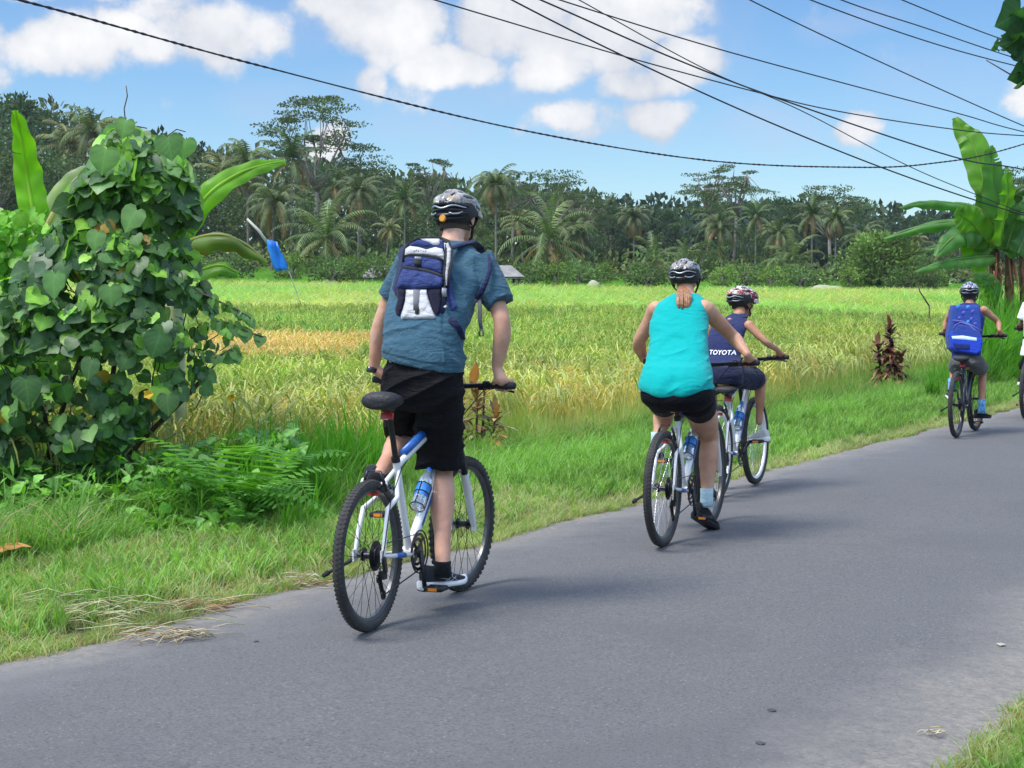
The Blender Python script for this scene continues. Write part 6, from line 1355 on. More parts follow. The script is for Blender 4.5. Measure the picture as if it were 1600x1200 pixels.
# woodland that closes the gaps between the trees
random.seed(5); mb = MB(); prof = [(-200, 160), (0, 168), (120, 190), (200, 215), (330, 245), (480, 262), (640, 292), (800, 300), (900, 318), (960, 330), (1100, 330), (1300, 335), (1450, 350), (1600, 345), (1800, 320)]
for i in range(2800):
    px = random.uniform(-200, 1800); ty = float(np.interp(px, [p[0] for p in prof], [p[1] for p in prof])) + 12 * noise.noise(Vector((px * .02, 0, 0))) + 8 * noise.noise(Vector((px * .07, 3, 0)))
    py = ty - 2 + (435 - ty) * random.random() ** 1.0; d = random.uniform(190, 225); c0 = ((.036, .062, .028), (.050, .075, .030), (.028, .052, .026), (.060, .080, .032))[int(px * .02 + d * .3) % 4] if px < 950 else ((.030, .055, .036), (.038, .062, .034), (.026, .048, .034))[int(px * .02 + d * .3) % 3]
    clump(mb, P(px, py, d), random.uniform(1.4, 2.6), 20, 1.0, rc(c0, .3), .8, .4)
wd_ = mb.build('far_woodland', LTREE, smooth=False); tag(wd_, 'dense dark woodland closing the view behind the palms', 'woodland', kind='stuff')
random.seed(6); mb = MB()      # undergrowth below the trees, as one mass
for i in range(420):
    px = random.uniform(-200, 1800); d = random.uniform(120, 160); py = base_y(px) - random.uniform(0, 18 + 16 * noise.noise(Vector((px * .03, 0, 5)))) * (150 / d)
    clump(mb, P(px, py, d), random.uniform(.6, 2.0), 26, .45, rc(random.choice(((.060, .105, .030), (.045, .075, .028), (.075, .10, .035))), .35), .7, .4)
ug = mb.build('undergrowth', LTREE, smooth=False); tag(ug, 'mixed green undergrowth at the foot of the far trees', 'undergrowth', kind='stuff')

# ---- huts, banks, flag -------------------------------------------------
THATCH = mat('weathered grey roof', (.26, .25, .23), .9, bump=.6, bscale=6, var=.25, scale=2); WOOD = mat('grey timber', (.13, .11, .09), .85)
def hut(px, py, d, w_, dp, eave, ridge, label, posts=True, rot=0):
    base = P(px, py, d); base.z = H(base.x, base.y); root = empty('field_hut', base, (0, 0, rot), label, 'hut'); k = MB()
    e, r_ = eave, ridge; x, y = w_ / 2, dp / 2
    for z0 in (0, -.09): 
        k.add([(-x, -y, e + z0), (x, -y, e + z0), (x * .55, 0, r_ + z0), (-x * .55, 0, r_ + z0), (-x, y, e + z0), (x, y, e + z0)], [(0, 1, 2, 3), (5, 4, 3, 2), (1, 5, 2), (4, 0, 3)])
    k.build('roof', THATCH, root, smooth=False)
    for sx in (-1, 1):
        for sy in (-1, 1): k = MB(); k.tube([Vector((sx * x * .78, sy * y * .75, -.2)), Vector((sx * x * .78, sy * y * .75, e + .12))], .07, 6); k.build('post', WOOD, root)
    k = MB(); k.box((0, 0, .55), x * .8, y * .8, .05); k.build('floor', WOOD, root, smooth=False)
    if not posts: k = MB(); k.box((0, 0, e / 2), x * .78, y * .76, e / 2); k.build('wall', mat('plank wall', (.14, .11, .08), .9), root, smooth=False)
hut(607, 419, 112, 3.6, 3.2, .62, 1.35, 'low grey roofed shed at the field edge left of the man', False, .2)
hut(779, 431, 98, 2.6, 2.4, 1.0, 1.65, 'small open hut with a grey roof and posts behind the man\'s shoulder', True, .15)
PALE = mat('pale dry earth', (.40, .40, .26), .95, var=.2, scale=1)
for px, py, w_, d, lb in ((1290, 440, 1.9, 92, 'long pale heap of straw left of the round bright bush tree'), (928, 433, .8, 98, 'small pale heap of straw at the far field edge')):
    b0 = P(px, py + 3, d); b0.z = H(b0.x, b0.y) + .45; mb = MB(); mb.ell(b0, [w_ / 2 * 1.1, .6, .38], n=18, m=10); o = mb.build('straw_heap', PALE); tag(o, lb, 'straw heap', 'pale straw heaps')
    for v in o.data.vertices: v.co += Vector((1, 1, 1)) * .12 * noise.noise(v.co * 1.7)
fb = P(481, 470, 55); fb.z = H(fb.x, fb.y); root = empty('scarecrow_flag', fb, (0, 0, 0), 'leaning pale pole with a bright blue plastic rag, standing in the rice', 'flag'); tp = P(386, 342, 55)
k = MB(); k.tube([fb, P(452, 425, 55), P(420, 382, 55)], [.012, .018, .03], 6); k.tube([P(420, 382, 55), P(404, 360, 55), tp], [.05, .048, .035], 6); k.build('pole', mat('bleached bamboo', (.52, .50, .44), .7), root, world=True)
k = MB(); V = []; ou = [(418, 374, 434, 378), (417, 384, 437, 388), (421, 396, 441, 396), (424, 408, 446, 408), (428, 418, 448, 417), (432, 424, 450, 422)]
for i, (a, y0, c, y1) in enumerate(ou):
    for j in range(6): t = j / 5; q = P(lerp(a, c, t), lerp(y0, y1, t), 54.9); V.append(q + Vector((0, .09 * math.sin(j * 2.1 + i * .8), 0)))
k.add(V, [(i * 6 + j, i * 6 + j + 1, i * 6 + j + 7, i * 6 + j + 6) for i in range(5) for j in range(5)]); fl = k.build('rag', mat('blue plastic sheet', (.01, .20, .75), .35, var=.2, scale=3), root, world=True); sl = fl.modifiers.new('s', 'SOLIDIFY'); sl.thickness = .02

# ---- banana leaves -----------------------------------------------------
def banana_leaf(mb, pts_, wd, col, face=Vector((0, -1, .6)), tears=0, droop=.18, brown=0, seed=0, K=22, rib=None):
    """pts_: world points along the midrib from stalk to tip; two wavy halves with torn edges"""
    pts_ = [Vector(p) for p in pts_]; m_ = len(pts_); C = []
    for i in range(K + 1):
        f = i / K * (m_ - 1); j = min(int(f), m_ - 2); t = f - j; p0, p1, p2, p3 = pts_[max(j - 1, 0)], pts_[j], pts_[j + 1], pts_[min(j + 2, m_ - 1)]
        C.append(.5 * ((2 * p1) + (p2 - p0) * t + (2 * p0 - 5 * p1 + 4 * p2 - p3) * t * t + (3 * p1 - p0 - 3 * p2 + p3) * t ** 3))
    cut = {random.randint(3, K - 2): random.choice((-1, 1)) for _ in range(tears)}
    for sg in (-1, 1):
        base = None; gap = 0
        for i in range(K + 1):
            t = i / K; T_ = (C[min(i + 1, K)] - C[max(i - 1, 0)]).normalized(); s = T_.cross(face).normalized() * sg; nrm = s.cross(T_) * sg
            w_ = wd * .5 * (math.sin(PI * min(1, t * .97 + .03) ** .62) ** .55 if t < .97 else .25) * (1 + .07 * noise.noise(Vector((t * 9, seed, sg))))
            rowV = []
            for q in range(5):
                u = q / 4; wav = .05 * wd * math.sin(t * 34 + sg + seed) * u * u + .06 * wd * noise.noise(Vector((t * 7, seed + sg, u)))
                c = rc(col, .05); c = tuple(v * (1 + .12 * math.sin(t * 150 + u * 3)) for v in c)
                if q == 4 and brown and random.random() < brown: c = (.25, .14, .05)
                rowV.append((C[i] + s * w_ * u * math.cos(droop * 2 * u) - nrm * (-w_) * (.16 * math.sin(PI * u * .6) - droop * u * u * 1.6) * 1.0 + nrm * wav, c))
            b = len(mb.V); mb.V += [tuple(v[0]) for v in rowV]; mb.C += [v[1] for v in rowV]
            if base is not None and not (i in cut and cut[i] == sg):
                for q in range(4): mb.F.append((base + q, base + q + 1, b + q + 1, b + q)); mb.M.append(0)
            elif base is not None:   # a tear: the next strip starts beside the last one and hangs a little lower
                b2 = len(mb.V); dz = random.uniform(.04, .11) * wd
                for q in range(5): u = q / 4; mb.V.append(tuple(Vector(mb.V[base + q]) - nrm * dz * u + T_ * (.03 * wd * u))); mb.C.append(mb.C[base + q])
                for q in range(4): mb.F.append((b2 + q, b2 + q + 1, b + q + 1, b + q)); mb.M.append(0)
            base = b
    (rib if rib is not None else mb).tube([c - face.normalized() * -.004 for c in C[:-1]], [lerp(.018, .004, i / K) * max(1, wd / .5) for i in range(K)], 6, col=(col[0] * 1.9 + .06, col[1] * 1.25 + .05, col[2] * 1.6 + .03))
def bleaf(parent, pix, wd, col, d, face, label=None, **kw):
    mb = MB(); pts_ = [P(x, y, d + (dd if dd is not None else 0)) for x, y, dd in pix]; banana_leaf(mb, pts_, wd, col, Vector(face), seed=random.random() * 50, **kw); return mb.build('leaf', LBAN, parent, world=True)
BG1 = (.12, .30, .025); BG2 = (.07, .20, .03); BG3 = (.10, .25, .06)
random.seed(21)
bb = P(268, 700, 12.6); bb.z = H(bb.x, bb.y); bn = empty('banana_plant', bb, (0, 0, 0), 'banana plant half hidden behind the right side of the vine-covered shrub', 'banana plant', 'banana plants')
k = MB(); k.tube([bb + Vector((0, 0, -.2)), P(270, 560, 12.6), P(272, 440, 12.6), P(278, 385, 12.6)], [.10, .09, .065, .035], 12); k.tube([P(268, 430, 12.6), P(262, 395, 12.55), P(266, 372, 12.5)], [.03, .022, .015], 8); k.build('stem', mat('pale green stem', (.42, .47, .25), .5, var=.3, scale=9), bn, world=True)
bleaf(bn, [(276, 392, 0), (296, 345, -.1), (330, 300, -.2), (372, 272, -.1), (412, 258, 0), (446, 252, .1)], .205, (.17, .40, .025), 12.6, (.1, -.9, .45), K=30)
bleaf(bn, [(270, 430, 0), (284, 388, -.1), (312, 371, -.2), (350, 368, -.3), (386, 384, -.3), (418, 410, -.3)], .30, (.16, .24, .06), 12.5, (0, -.4, 1), droop=.55, tears=7, brown=.5, K=26)
bleaf(bn, [(282, 440, 0), (310, 425, -.2), (345, 415, -.3), (372, 428, -.3)], .26, BG1, 12.4, (0, -.6, .9), droop=.3, tears=2)
bleaf(bn, [(272, 440, 0), (296, 452, -.3), (322, 470, -.4), (340, 492, -.5)], .22, BG2, 12.3, (0, -.5, .9), droop=.4)
bb = P(62, 700, 12.9); bb.z = H(bb.x, bb.y); bn = empty('banana_plant', bb, (0, 0, 0), 'banana plant behind the shrub whose long upright leaf stands at the left edge', 'banana plant', 'banana plants')
k = MB(); k.tube([bb + Vector((0, 0, -.2)), P(60, 520, 12.9), P(56, 350, 12.9)], [.10, .08, .04], 12); k.build('stem', mat('green stem', (.20, .30, .10), .5), bn, world=True)
bleaf(bn, [(56, 350, 0), (50, 318, 0), (42, 270, 0), (34, 215, -.1), (23, 172, -.2)], .25, (.17, .40, .02), 12.9, (-.1, -1, 0), K=30, tears=1)
bleaf(bn, [(58, 380, 0), (90, 320, .1), (118, 280, .1), (150, 262, .1)], .22, (.34, .42, .22), 13.0, (.2, -1, .3))
bleaf(bn, [(56, 400, 0), (20, 360, 0), (-30, 350, 0), (-80, 380, 0)], .30, BG1, 12.9, (0, -.6, .8), droop=.3)
bb = P(1562, 520, 32); bb.z = H(bb.x, bb.y); bn = empty('banana_plant', bb, (0, 0, 0), 'large banana clump at the right edge with brown hanging dead leaves', 'banana plant', 'banana plants')
for x, x2, t0, r_ in ((1554, 1555, 395, .11), (1578, 1576, 400, .10), (1603, 1598, 398, .10)):
    k = MB(); k.tube([P(x, 570, 32), P(lerp(x, x2, .5), 460, 32), P(x2, t0, 32), P(x2 - 3, t0 - 22, 32)], [r_, r_ * .9, r_ * .7, r_ * .35], 12); k.build('stem', STEMD, bn, world=True)
DRYL = (.20, .12, .055)
for i in range(26):
    x = random.choice((1554, 1578, 1601)) + random.gauss(0, 5); y = random.uniform(388, 432); mb = MB(); q = P(x, y, 31.9 + random.uniform(-.25, .2)); L_ = random.uniform(.35, .8)
    banana_leaf(mb, [q, q + Vector((random.uniform(-.05, .05), -.06, -L_ * .5)), q + Vector((random.uniform(-.12, .12), -.03, -L_))], random.uniform(.04, .09), rc(DRYL, .45), Vector((random.uniform(-.6, .6), -1, 0)), droop=.7, K=8, seed=i); mb.build('dead_leaf', LBAN, bn, world=True)
RB = [([(1556, 385), (1552, 340), (1546, 290), (1537, 246)], .50, BG2, (.1, -1, .1), .05, 1), ([(1558, 380), (1560, 330), (1552, 270), (1546, 228)], .42, BG3, (.2, -1, 0), .1, 1), ([(1540, 300), (1534, 270), (1520, 225), (1506, 208), (1492, 184)], .38, BG1, (-.3, -1, .1), .05, 1),
      ([(1554, 380), (1535, 330), (1480, 316), (1440, 316), (1406, 324)], .30, BG3, (0, -.55, .9), .5, 2), ([(1552, 385), (1530, 352), (1485, 346), (1430, 356), (1381, 373)], .30, BG3, (0, -.7, .8), .45, 1), ([(1552, 392), (1536, 366), (1510, 362), (1484, 375), (1462, 400)], .50, BG3, (0, -.9, .6), .35, 1),
      ([(1552, 396), (1535, 378), (1500, 372), (1460, 385), (1440, 388)], .30, (.10, .19, .07), (0, -.6, .9), .4, 1), ([(1552, 400), (1525, 402), (1480, 408), (1431, 424)], .34, BG3, (0, -.5, .9), .4, 2), ([(1550, 392), (1530, 380), (1522, 400), (1538, 424)], .42, BG1, (-.2, -1, 0), .1, 0), ([(1545, 380), (1520, 350), (1504, 338), (1492, 332)], .40, BG1, (0, -1, 0), .1, 2),
      ([(1565, 392), (1580, 378), (1600, 376), (1618, 408)], .46, BG3, (.1, -.8, .7), .35, 1), ([(1566, 385), (1572, 330), (1590, 296), (1622, 288)], .36, (.05, .13, .03), (0, -.6, .8), .5, 2), ([(1575, 388), (1590, 340), (1612, 320), (1650, 325)], .40, BG3, (.2, -.8, .6), .3, 1), ([(1572, 390), (1584, 350), (1598, 330), (1612, 350)], .40, BG2, (.3, -1, .2), .3, 1),
      ([(1590, 396), (1604, 360), (1622, 300), (1640, 250)], .42, BG3, (.3, -1, 0), .2, 2), ([(1562, 384), (1570, 340), (1575, 300), (1572, 262)], .34, BG1, (.6, -1, 0), .1, 1), ([(1556, 470), (1540, 450), (1520, 445), (1500, 458)], .34, BG1, (0, -.8, .6), .2, 0), ([(1560, 470), (1552, 450), (1540, 436), (1520, 430)], .30, BG2, (0, -.9, .4), .2, 1)]
for i, (px_, wd, c, fc, dr, te) in enumerate(RB): bleaf(bn, [(x, y, (-.12 if i % 2 else .12) * j) for j, (x, y) in enumerate(px_)], wd * 1.42, c, 32 - .03 * i, fc, droop=dr, tears=te * 2 + 3, brown=.12, K=30)

# ---- vine-covered shrub ------------------------------------------------
def heart(mb, p, d, n, L_, col, fold=.12):
    """heart-shaped leaf hanging from its notch at p towards d, facing n"""
    d = d.normalized(); n = (n - d * n.dot(d)).normalized(); s = d.cross(n); b = len(mb.V)
    O = [(0, .0), (.17, -.15), (.38, -.13), (.54, .04), (.58, .27), (.50, .50), (.33, .70), (.13, .88), (0, 1.0)]; cen = [(0, .0), (0, .25), (0, .5), (0, .75), (0, 1.0)]; CR_ = (0, 1.12, .88, 1.16, .86, 1.14, .88, 1.05)
    if not hasattr(mb, 'U'): mb.U = {}
    def pt(x, y):
        mb.U[len(mb.V)] = (x, y, 1); z = fold * abs(x) * 1.3 - .22 * (y - .3) ** 2 - .25 * x * x + .035 * math.sin(y * 9 + x * 7 + b); return p + d * (y * L_) + s * (x * L_) + n * (z * L_)
    ci = []
    for x, y in cen: ci.append(len(mb.V)); mb.V.append(tuple(pt(x, y))); mb.C.append(tuple(v * 1.35 for v in col))
    k2 = 1 + random.uniform(-.06, .06)
    for sg in (1, -1):
        oi = []
        for j_, (x, y) in enumerate(O[1:-1]): oi.append(len(mb.V)); mb.V.append(tuple(pt(x * sg, y) + n * (L_ * .022 * (1 if j_ % 2 else -1)))); mb.C.append(tuple(v * k2 * CR_[j_ + 1] for v in col))
        seq = [(ci[0], oi[0], oi[1]), (ci[0], oi[1], oi[2]), (ci[0], oi[2], oi[3], ci[1]), (ci[1], oi[3], oi[4], ci[2]), (ci[2], oi[4], oi[5], ci[3]), (ci[3], oi[5], oi[6], ci[4])]
        for f in seq: mb.F.append(f if sg > 0 else tuple(reversed(f))); mb.M.append(0)
SHP = [(192, 200, 6), (212, 200, 22), (232, 212, 48), (255, 218, 72), (290, 212, 92), (330, 200, 105), (400, 172, 128), (450, 150, 158), (500, 140, 200), (550, 128, 225), (600, 105, 212), (650, 80, 180), (700, 75, 140), (750, 85, 90)]
def shp(py): return float(np.interp(py, [q[0] for q in SHP], [q[1] for q in SHP])), float(np.interp(py, [q[0] for q in SHP], [q[2] for q in SHP]))
random.seed(31); BD = 11.6
base = P(120, 770, BD); base.z = H(base.x, base.y); vs = empty('vine_covered_shrub', base, (0, 0, 0), 'tall shrub smothered by heart-leaved vines, left of the riders', 'shrub')
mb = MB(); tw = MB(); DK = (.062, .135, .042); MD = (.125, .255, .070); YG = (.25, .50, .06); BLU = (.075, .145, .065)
cnt = 0
while cnt < 3200:
    py = 200 + 548 * random.random() ** .85; cx, hw = shp(py); u = random.uniform(-1, 1) * 1.0; hw *= 1 + .22 * noise.noise(Vector((py * .022, u * 1.5, 3))) + .10 * noise.noise(Vector((py * .07, u * 4, 7))); px = cx + hw * u
    if px < -190: continue
    front = math.sqrt(max(0, 1 - u * u)); w_ = random.random(); dep = BD - front * hw / 241 * .62 * (1 if w_ < .62 else random.uniform(-.6, .9)); c = P(px, py, dep)
    if noise.noise(c * 3.4) < (-.20 if py < 540 else -.02) and py > 260: continue
    if w_ < .62: c += Vector((0, -1, 0)) * (.16 * noise.noise(c * 2.7) + random.uniform(-.12, .08))
    cnt += 1
    outw = Vector((u * .8, -front * .95 - .15, .42)).normalized(); outw = (outw + rv() * .62).normalized(); hang = (Vector((u * .35, -.25, -.85)) + rv() * .8).normalized()
    L_ = random.choice((.05, .07, .08, .10, .12, .14)) * (1.12 if py < 420 else 1.0 if py < 620 else .85)
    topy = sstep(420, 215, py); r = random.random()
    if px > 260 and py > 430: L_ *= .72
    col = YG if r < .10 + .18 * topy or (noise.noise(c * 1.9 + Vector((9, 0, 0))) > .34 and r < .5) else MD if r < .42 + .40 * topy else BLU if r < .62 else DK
    if r > .992: col = (.42, .24, .03)
    if w_ > .62: L_ *= .9
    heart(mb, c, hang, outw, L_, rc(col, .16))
    if cnt % 5 == 0:
        a = c - hang * .02; q = a + Vector((-u * .12, .25, random.uniform(-.25, .1))); tw.tube([a, lerp(a, q, .5) + rv() * .03, q], .004, 4, cap=False)
for px, py in ((165, 255), (213, 350), (152, 385), (143, 585), (40, 615), (172, 470), (85, 450), (250, 545), (262, 640), (290, 240), (262, 236), (197, 210)):
    c = P(px, py - 22, BD - .85 - .2 * random.random()); heart(mb, c, Vector((random.uniform(-.6, .6), -.1, -1)), Vector((random.uniform(-.6, .6), -1, random.uniform(.2, 1))), random.uniform(.12, .165), rc(MD if py < 480 else DK, .15))
for pts_, n_ in (([(330, 500), (360, 505), (390, 520), (416, 528)], 12), ([(300, 450), (340, 470), (372, 485), (395, 500)], 16), ([(335, 560), (362, 545), (372, 560)], 10)):
    q = [P(x, y, BD - .3) for x, y in pts_]; tw.tube(q, .006, 5)
    for i in range(n_): f = random.random() * (len(q) - 1); j = int(f); heart(mb, lerp(q[j], q[min(j + 1, len(q) - 1)], f - j), Vector((random.uniform(-.5, .9), -.2, -.8)), rv() + Vector((0, -1, .4)), random.uniform(.05, .09), rc(MD, .2))
fo = mb.build('leaves', LVINE, vs, world=True)
for pts_ in ([(196, 190), (194, 170), (199, 150), (197, 134)], [(262, 212), (276, 202), (290, 206)], [(60, 760), (110, 600), (190, 400), (200, 200)], [(130, 770), (150, 640), (240, 500), (290, 420)], [(90, 770), (70, 650), (30, 560), (-20, 500)], [(150, 775), (220, 690), (300, 610), (345, 560)], [(150, 770), (180, 560), (215, 340), (230, 240)]):
    tw.tube([P(x, y, BD + (.1 if y > 215 else -.2)) for x, y in pts_], [.018 if pts_[0][1] > 700 else .004] * (len(pts_) - 1) + [.003], 6)
tw.build('stems', TWIG, vs, world=True)
# bright small-leaved shrub behind it
random.seed(41); base = P(20, 720, 13.2); base.z = H(base.x, base.y); bs = empty('shrub', base, (0, 0, 0), 'bright yellow-green shrub behind the vines at the left edge', 'shrub'); mb = MB(); tw = MB()
for i in range(1500):
    py = 330 + 330 * random.random(); hw = lerp(75, 130, (py - 330) / 330); px = -10 + hw * random.uniform(-1, 1); c = P(px, py, 12.9 + random.uniform(-.4, .4)); heart(mb, c, (Vector((0, -.3, -.6)) + rv() * .9), (Vector((0, -1, .6)) + rv() * .6), random.uniform(.05, .12), rc((.17, .38, .04), .25))
for i in range(9): tw.tube([base, base + Vector((random.uniform(-.4, .4), 0, .8)), base + Vector((random.uniform(-.6, .6), -.1, 1.6))], [.012, .009, .004], 5)
mb.build('leaves', LVINE, bs, world=True); tw.build('stems', TWIG, bs, world=True)

# ---- ferns and weeds ---------------------------------------------------
def fern_mesh(seed, nf=9, L0=.42, col=(.10, .29, .03)):
    random.seed(seed); mb = MB()
    for i in range(nf):
        a = i * 2.4 + random.uniform(-.3, .3); e = random.uniform(.7, 1.25); dh = Vector((math.cos(a), math.sin(a), 0)); sd_ = Vector((-dh.y, dh.x, 0)); p = Vector((0, 0, 0)); L_ = L0 * random.uniform(.7, 1.2); K = 15; c = rc(col, .2)
        for j in range(K):
            e -= .085 + .02 * random.random(); d = dh * math.cos(e) + Vector((0, 0, math.sin(e))); q = p + d * L_ / K
            b = len(mb.V); mb.V += [tuple(p - sd_ * .0022), tuple(p + sd_ * .0022), tuple(q)]; mb.C += [c] * 3; mb.F.append((b, b + 1, b + 2)); mb.M.append(0)
            if j > 1:
                ll = L_ * .24 * math.sin(PI * ((j - 1) / (K - .5)) ** .7) + .012; up_ = sd_.cross(d) 
                for sg in (-1, 1):
                    o = (sd_ * sg + d * .35 - Vector((0, 0, .18))).normalized(); b = len(mb.V); mb.V += [tuple(p), tuple(p + o * ll * .5 + d * .010), tuple(p + o * ll), tuple(p + o * ll * .5 - d * .008)]; mb.C += [rc(c, .1)] * 4; mb.F.append((b, b + 1, b + 2, b + 3)); mb.M.append(0)
            p = q
    return mb.mesh('fern', LFERN, smooth=False)
FM = [fern_mesh(51), fern_mesh(52, 11, .36), fern_mesh(53, 8, .5, (.13, .34, .04))]
random.seed(61); FR = ([(px + random.uniform(-10, 10), random.uniform(775, 822)) for px in np.linspace(25, 430, 14)], [(px + random.uniform(-10, 10), random.uniform(700, 750)) for px in np.linspace(150, 425, 11)])
ORD = 'first second third fourth fifth sixth seventh eighth ninth tenth eleventh twelfth thirteenth fourteenth'.split()
for row, FS in zip(('front row nearest the mown grass', 'back row close under the shrub'), FR):
    for i, (px, py) in enumerate(FS):
        p = G(px, py + 12, .05); p.z = H(p.x, p.y) + .16; o = bpy.data.objects.new('fern', FM[i % 3]); SC.collection.objects.link(o); o.location = p; o.rotation_euler = (random.uniform(.05, .3), random.uniform(-.2, .2), random.uniform(0, 6.28)); s = random.uniform(1.4, 1.95); o.scale = (s, s, s)
        tag(o, 'green fern, %s from the left in the %s' % (ORD[i], row), 'fern', 'ferns at the foot of the shrub')
# broad weeds and creepers among the ferns, too many to count
random.seed(62); mb = MB()
for i in range(9000):
    px = random.uniform(-60, 470) if i % 3 else random.uniform(-60, 160); py = random.uniform(640, 826) if px < 400 else random.uniform(690, 800); g_ = G(px, py + 20, .05); c = Vector((g_.x, g_.y, H(g_.x, g_.y) + lerp(.10, .58, random.random() ** .8) * sstep(834, 790, py)))
    d = Vector((random.uniform(-1, 1), random.uniform(-1, .4), random.uniform(-.2, .6))).normalized(); r = random.random()
    if r < .45: heart(mb, c, d, Vector((0, -.4, 1)) + rv() * .4, random.uniform(.04, .10), rc((.13, .30, .06) if r < .25 else (.20, .42, .07), .3))
    else: leafcard(mb, c, d, Vector((0, -.3, 1)) + rv() * .4, random.uniform(.07, .16), random.uniform(.02, .035), rc((.17, .38, .055), .35))
wdm = mb.build('weeds', LVINE, smooth=False); tag(wdm, 'low creeping weeds and seedlings around the ferns', 'weeds', kind='stuff')
FLW = mat('yellow petals', (.75, .48, .02), .6)
for px, py, sz, lb in ((148, 790, .03, 'small yellow flower low among the ferns'), (53, 810, .024, 'small yellow flower near the left edge, lowest in the weeds'), (232, 616, .06, 'yellowing leaf on the lower right of the vine-covered shrub'), (362, 622, .055, 'yellow flower at the tip of the grass clump right of the shrub')):
    c = P(px, py, G(px, py + 14, .05).y - .05 if py > 700 else 10.9 if px < 300 else 12.1); root = empty('flower' if 'flower' in lb else 'yellow_leaf', c, (0, 0, 0), lb, 'flower' if 'flower' in lb else 'leaf'); k = MB()
    for j in range(5): a = j * 1.257; heart(k, Vector((0, 0, 0)), Vector((math.cos(a), -.4, math.sin(a))), Vector((0, -1, .2)), sz * .6, (1, 1, 1))
    k.build('petals', FLW, root); k = MB(); k.tube([Vector((0, 0, 0)), Vector((.01, .03, -.08)), Vector((0, .05, -.22))], .002, 5); k.build('stalk', LFERN if False else TWIG, root)

# ---- cordyline shrubs ----------------------------------------------------
def strap_leaf(mb, p, d, L_, W, col, sag=.6):
    d = d.normalized(); s = Vector((-d.y, d.x, 0)); s = s.normalized() if s.length > .1 else Vector((1, 0, 0)); b = len(mb.V); K = 6; q = Vector(p); v = Vector(d)
    for i in range(K + 1):
        t = i / K; w_ = W * .5 * math.sin(PI * min(1, t * .9 + .08)) ** .8; mb.V += [tuple(q - s * w_), tuple(q + s * w_)]; c = rc(col, .08); mb.C += [c, c]; v = (v + Vector((0, 0, -sag / K))).normalized(); q = q + v * L_ / K
    for i in range(K): k = b + 2 * i; mb.F.append((k, k + 1, k + 3, k + 2)); mb.M.append(0)
def cordyline(loc, stems, label, cols, grp='red-leaved shrubs along the verge', L0=.26, W0=.06):
    root = empty('cordyline_shrub', loc, (0, 0, 0), label, 'shrub', grp); st = MB(); lf = MB()
    for x, y, h, n in stems:
        top = Vector((x * 1.3, y, h)); st.tube([Vector((x * .5, y * .5, -.05)), Vector((x, y, h * .5)), top], [.013, .011, .008], 6)
        for i in range(n):
            t = random.random() ** .7; z = lerp(h * .25, h, t); a = random.uniform(0, 6.28); e = lerp(-.1, 1.1, t ** 2) + random.uniform(-.3, .3); c = random.choice(cols)
            strap_leaf(lf, Vector((x * (1 + .3 * z / h), y, z)), Vector((math.cos(a) * math.cos(e), math.sin(a) * math.cos(e), math.sin(e))), L0 * random.uniform(.6, 1.2), W0 * random.uniform(.6, 1.2), rc(c, .3), random.uniform(.5, 1.5))
    st.build('stems', TWIG, root); lf.build('leaves', LCORD, root)
random.seed(71); p = G(1390, 612, .08); p.z = H(p.x, p.y)
cordyline(p, [(.0, 0, 1.1, 150), (-.13, .05, .80, 80), (.12, -.05, .66, 80), (.04, .1, .9, 60)], 'dark red cordyline shrub between the riders at the edge of the rice', [(.22, .10, .06), (.15, .07, .045), (.28, .14, .08), (.11, .05, .035), (.34, .19, .11)], L0=.22)
p = G(745, 722, .06); p.z = H(p.x, p.y)
cordyline(p, [(.0, 0, .72, 60), (-.12, .05, .62, 50), (.13, -.05, .58, 50), (.05, .1, .75, 40)], 'withered brown cordyline shrub right behind the man\'s front wheel', [(.34, .24, .11), (.26, .17, .08), (.40, .27, .11), (.48, .38, .19), (.17, .12, .07), (.42, .22, .06), (.18, .20, .08)], L0=.2, W0=.045)
k = MB(); q = P(738, 606, 15.6); s_ = bpy.data.objects['cordyline_shrub.001']; strap_leaf(k, q, Vector((.15, -.2, 1)), .24, .11, (.55, .25, .06), .1); strap_leaf(k, q + Vector((-.06, 0, .0)), Vector((-.3, -.2, 1)), .15, .07, (.5, .3, .12), .2); k.build('leaf', LCORD, s_, world=True)
# ---- litter on the road and the verge -------------------------------------
def straw_heap(px, py, n, w_, L_, label, cols, h=.03):
    p = G(px, py, .02); p.z = max(.02, H(p.x, p.y)) if side(p.x, p.y) > 0 else ROADZ(p.x, p.y) + .002; mb = MB()
    for i in range(n):
        a = random.gauss(.15, .5) + random.choice((0, PI)); c = Vector((random.gauss(0, w_ * .33), random.gauss(0, w_ * .2), abs(random.gauss(0, h)))); d = Vector((math.cos(a), math.sin(a), 0)) * L_ * random.uniform(.3, 1.1); s = Vector((-d.y, d.x, 0)) * random.uniform(-.5, .5)
        mb.tube([c - d * .5, c + s * .4 + Vector((0, 0, random.uniform(0, h))), c + d * .5 + s * .1], [.0014, .0026, .001], 4, col=rc(random.choice(cols), .2))
    o = mb.build('straw_wisp', mat('dry straw', (1, 1, 1), .8, attr=True)); o.location = p; return tag(o, label, 'straw', 'dry straw on the roadside')
STC = [(.50, .42, .24), (.38, .30, .16), (.26, .17, .08), (.55, .50, .34)]
straw_heap(268, 1003, 60, .30, .20, 'wisp of dry straw lying on the asphalt at lower left', STC)
straw_heap(120, 968, 110, .7, .34, 'long cut stalks on the grass edge at lower left', [(.40, .42, .20), (.50, .46, .26), (.30, .34, .14)], .04)
straw_heap(310, 952, 90, .35, .12, 'brown straw at the asphalt edge left of the rear wheel', [(.32, .20, .10), (.40, .28, .14)], .02)
straw_heap(1462, 1148, 14, .08, .07, 'tiny pale straw on the asphalt near the lower right grass', STC, .01)
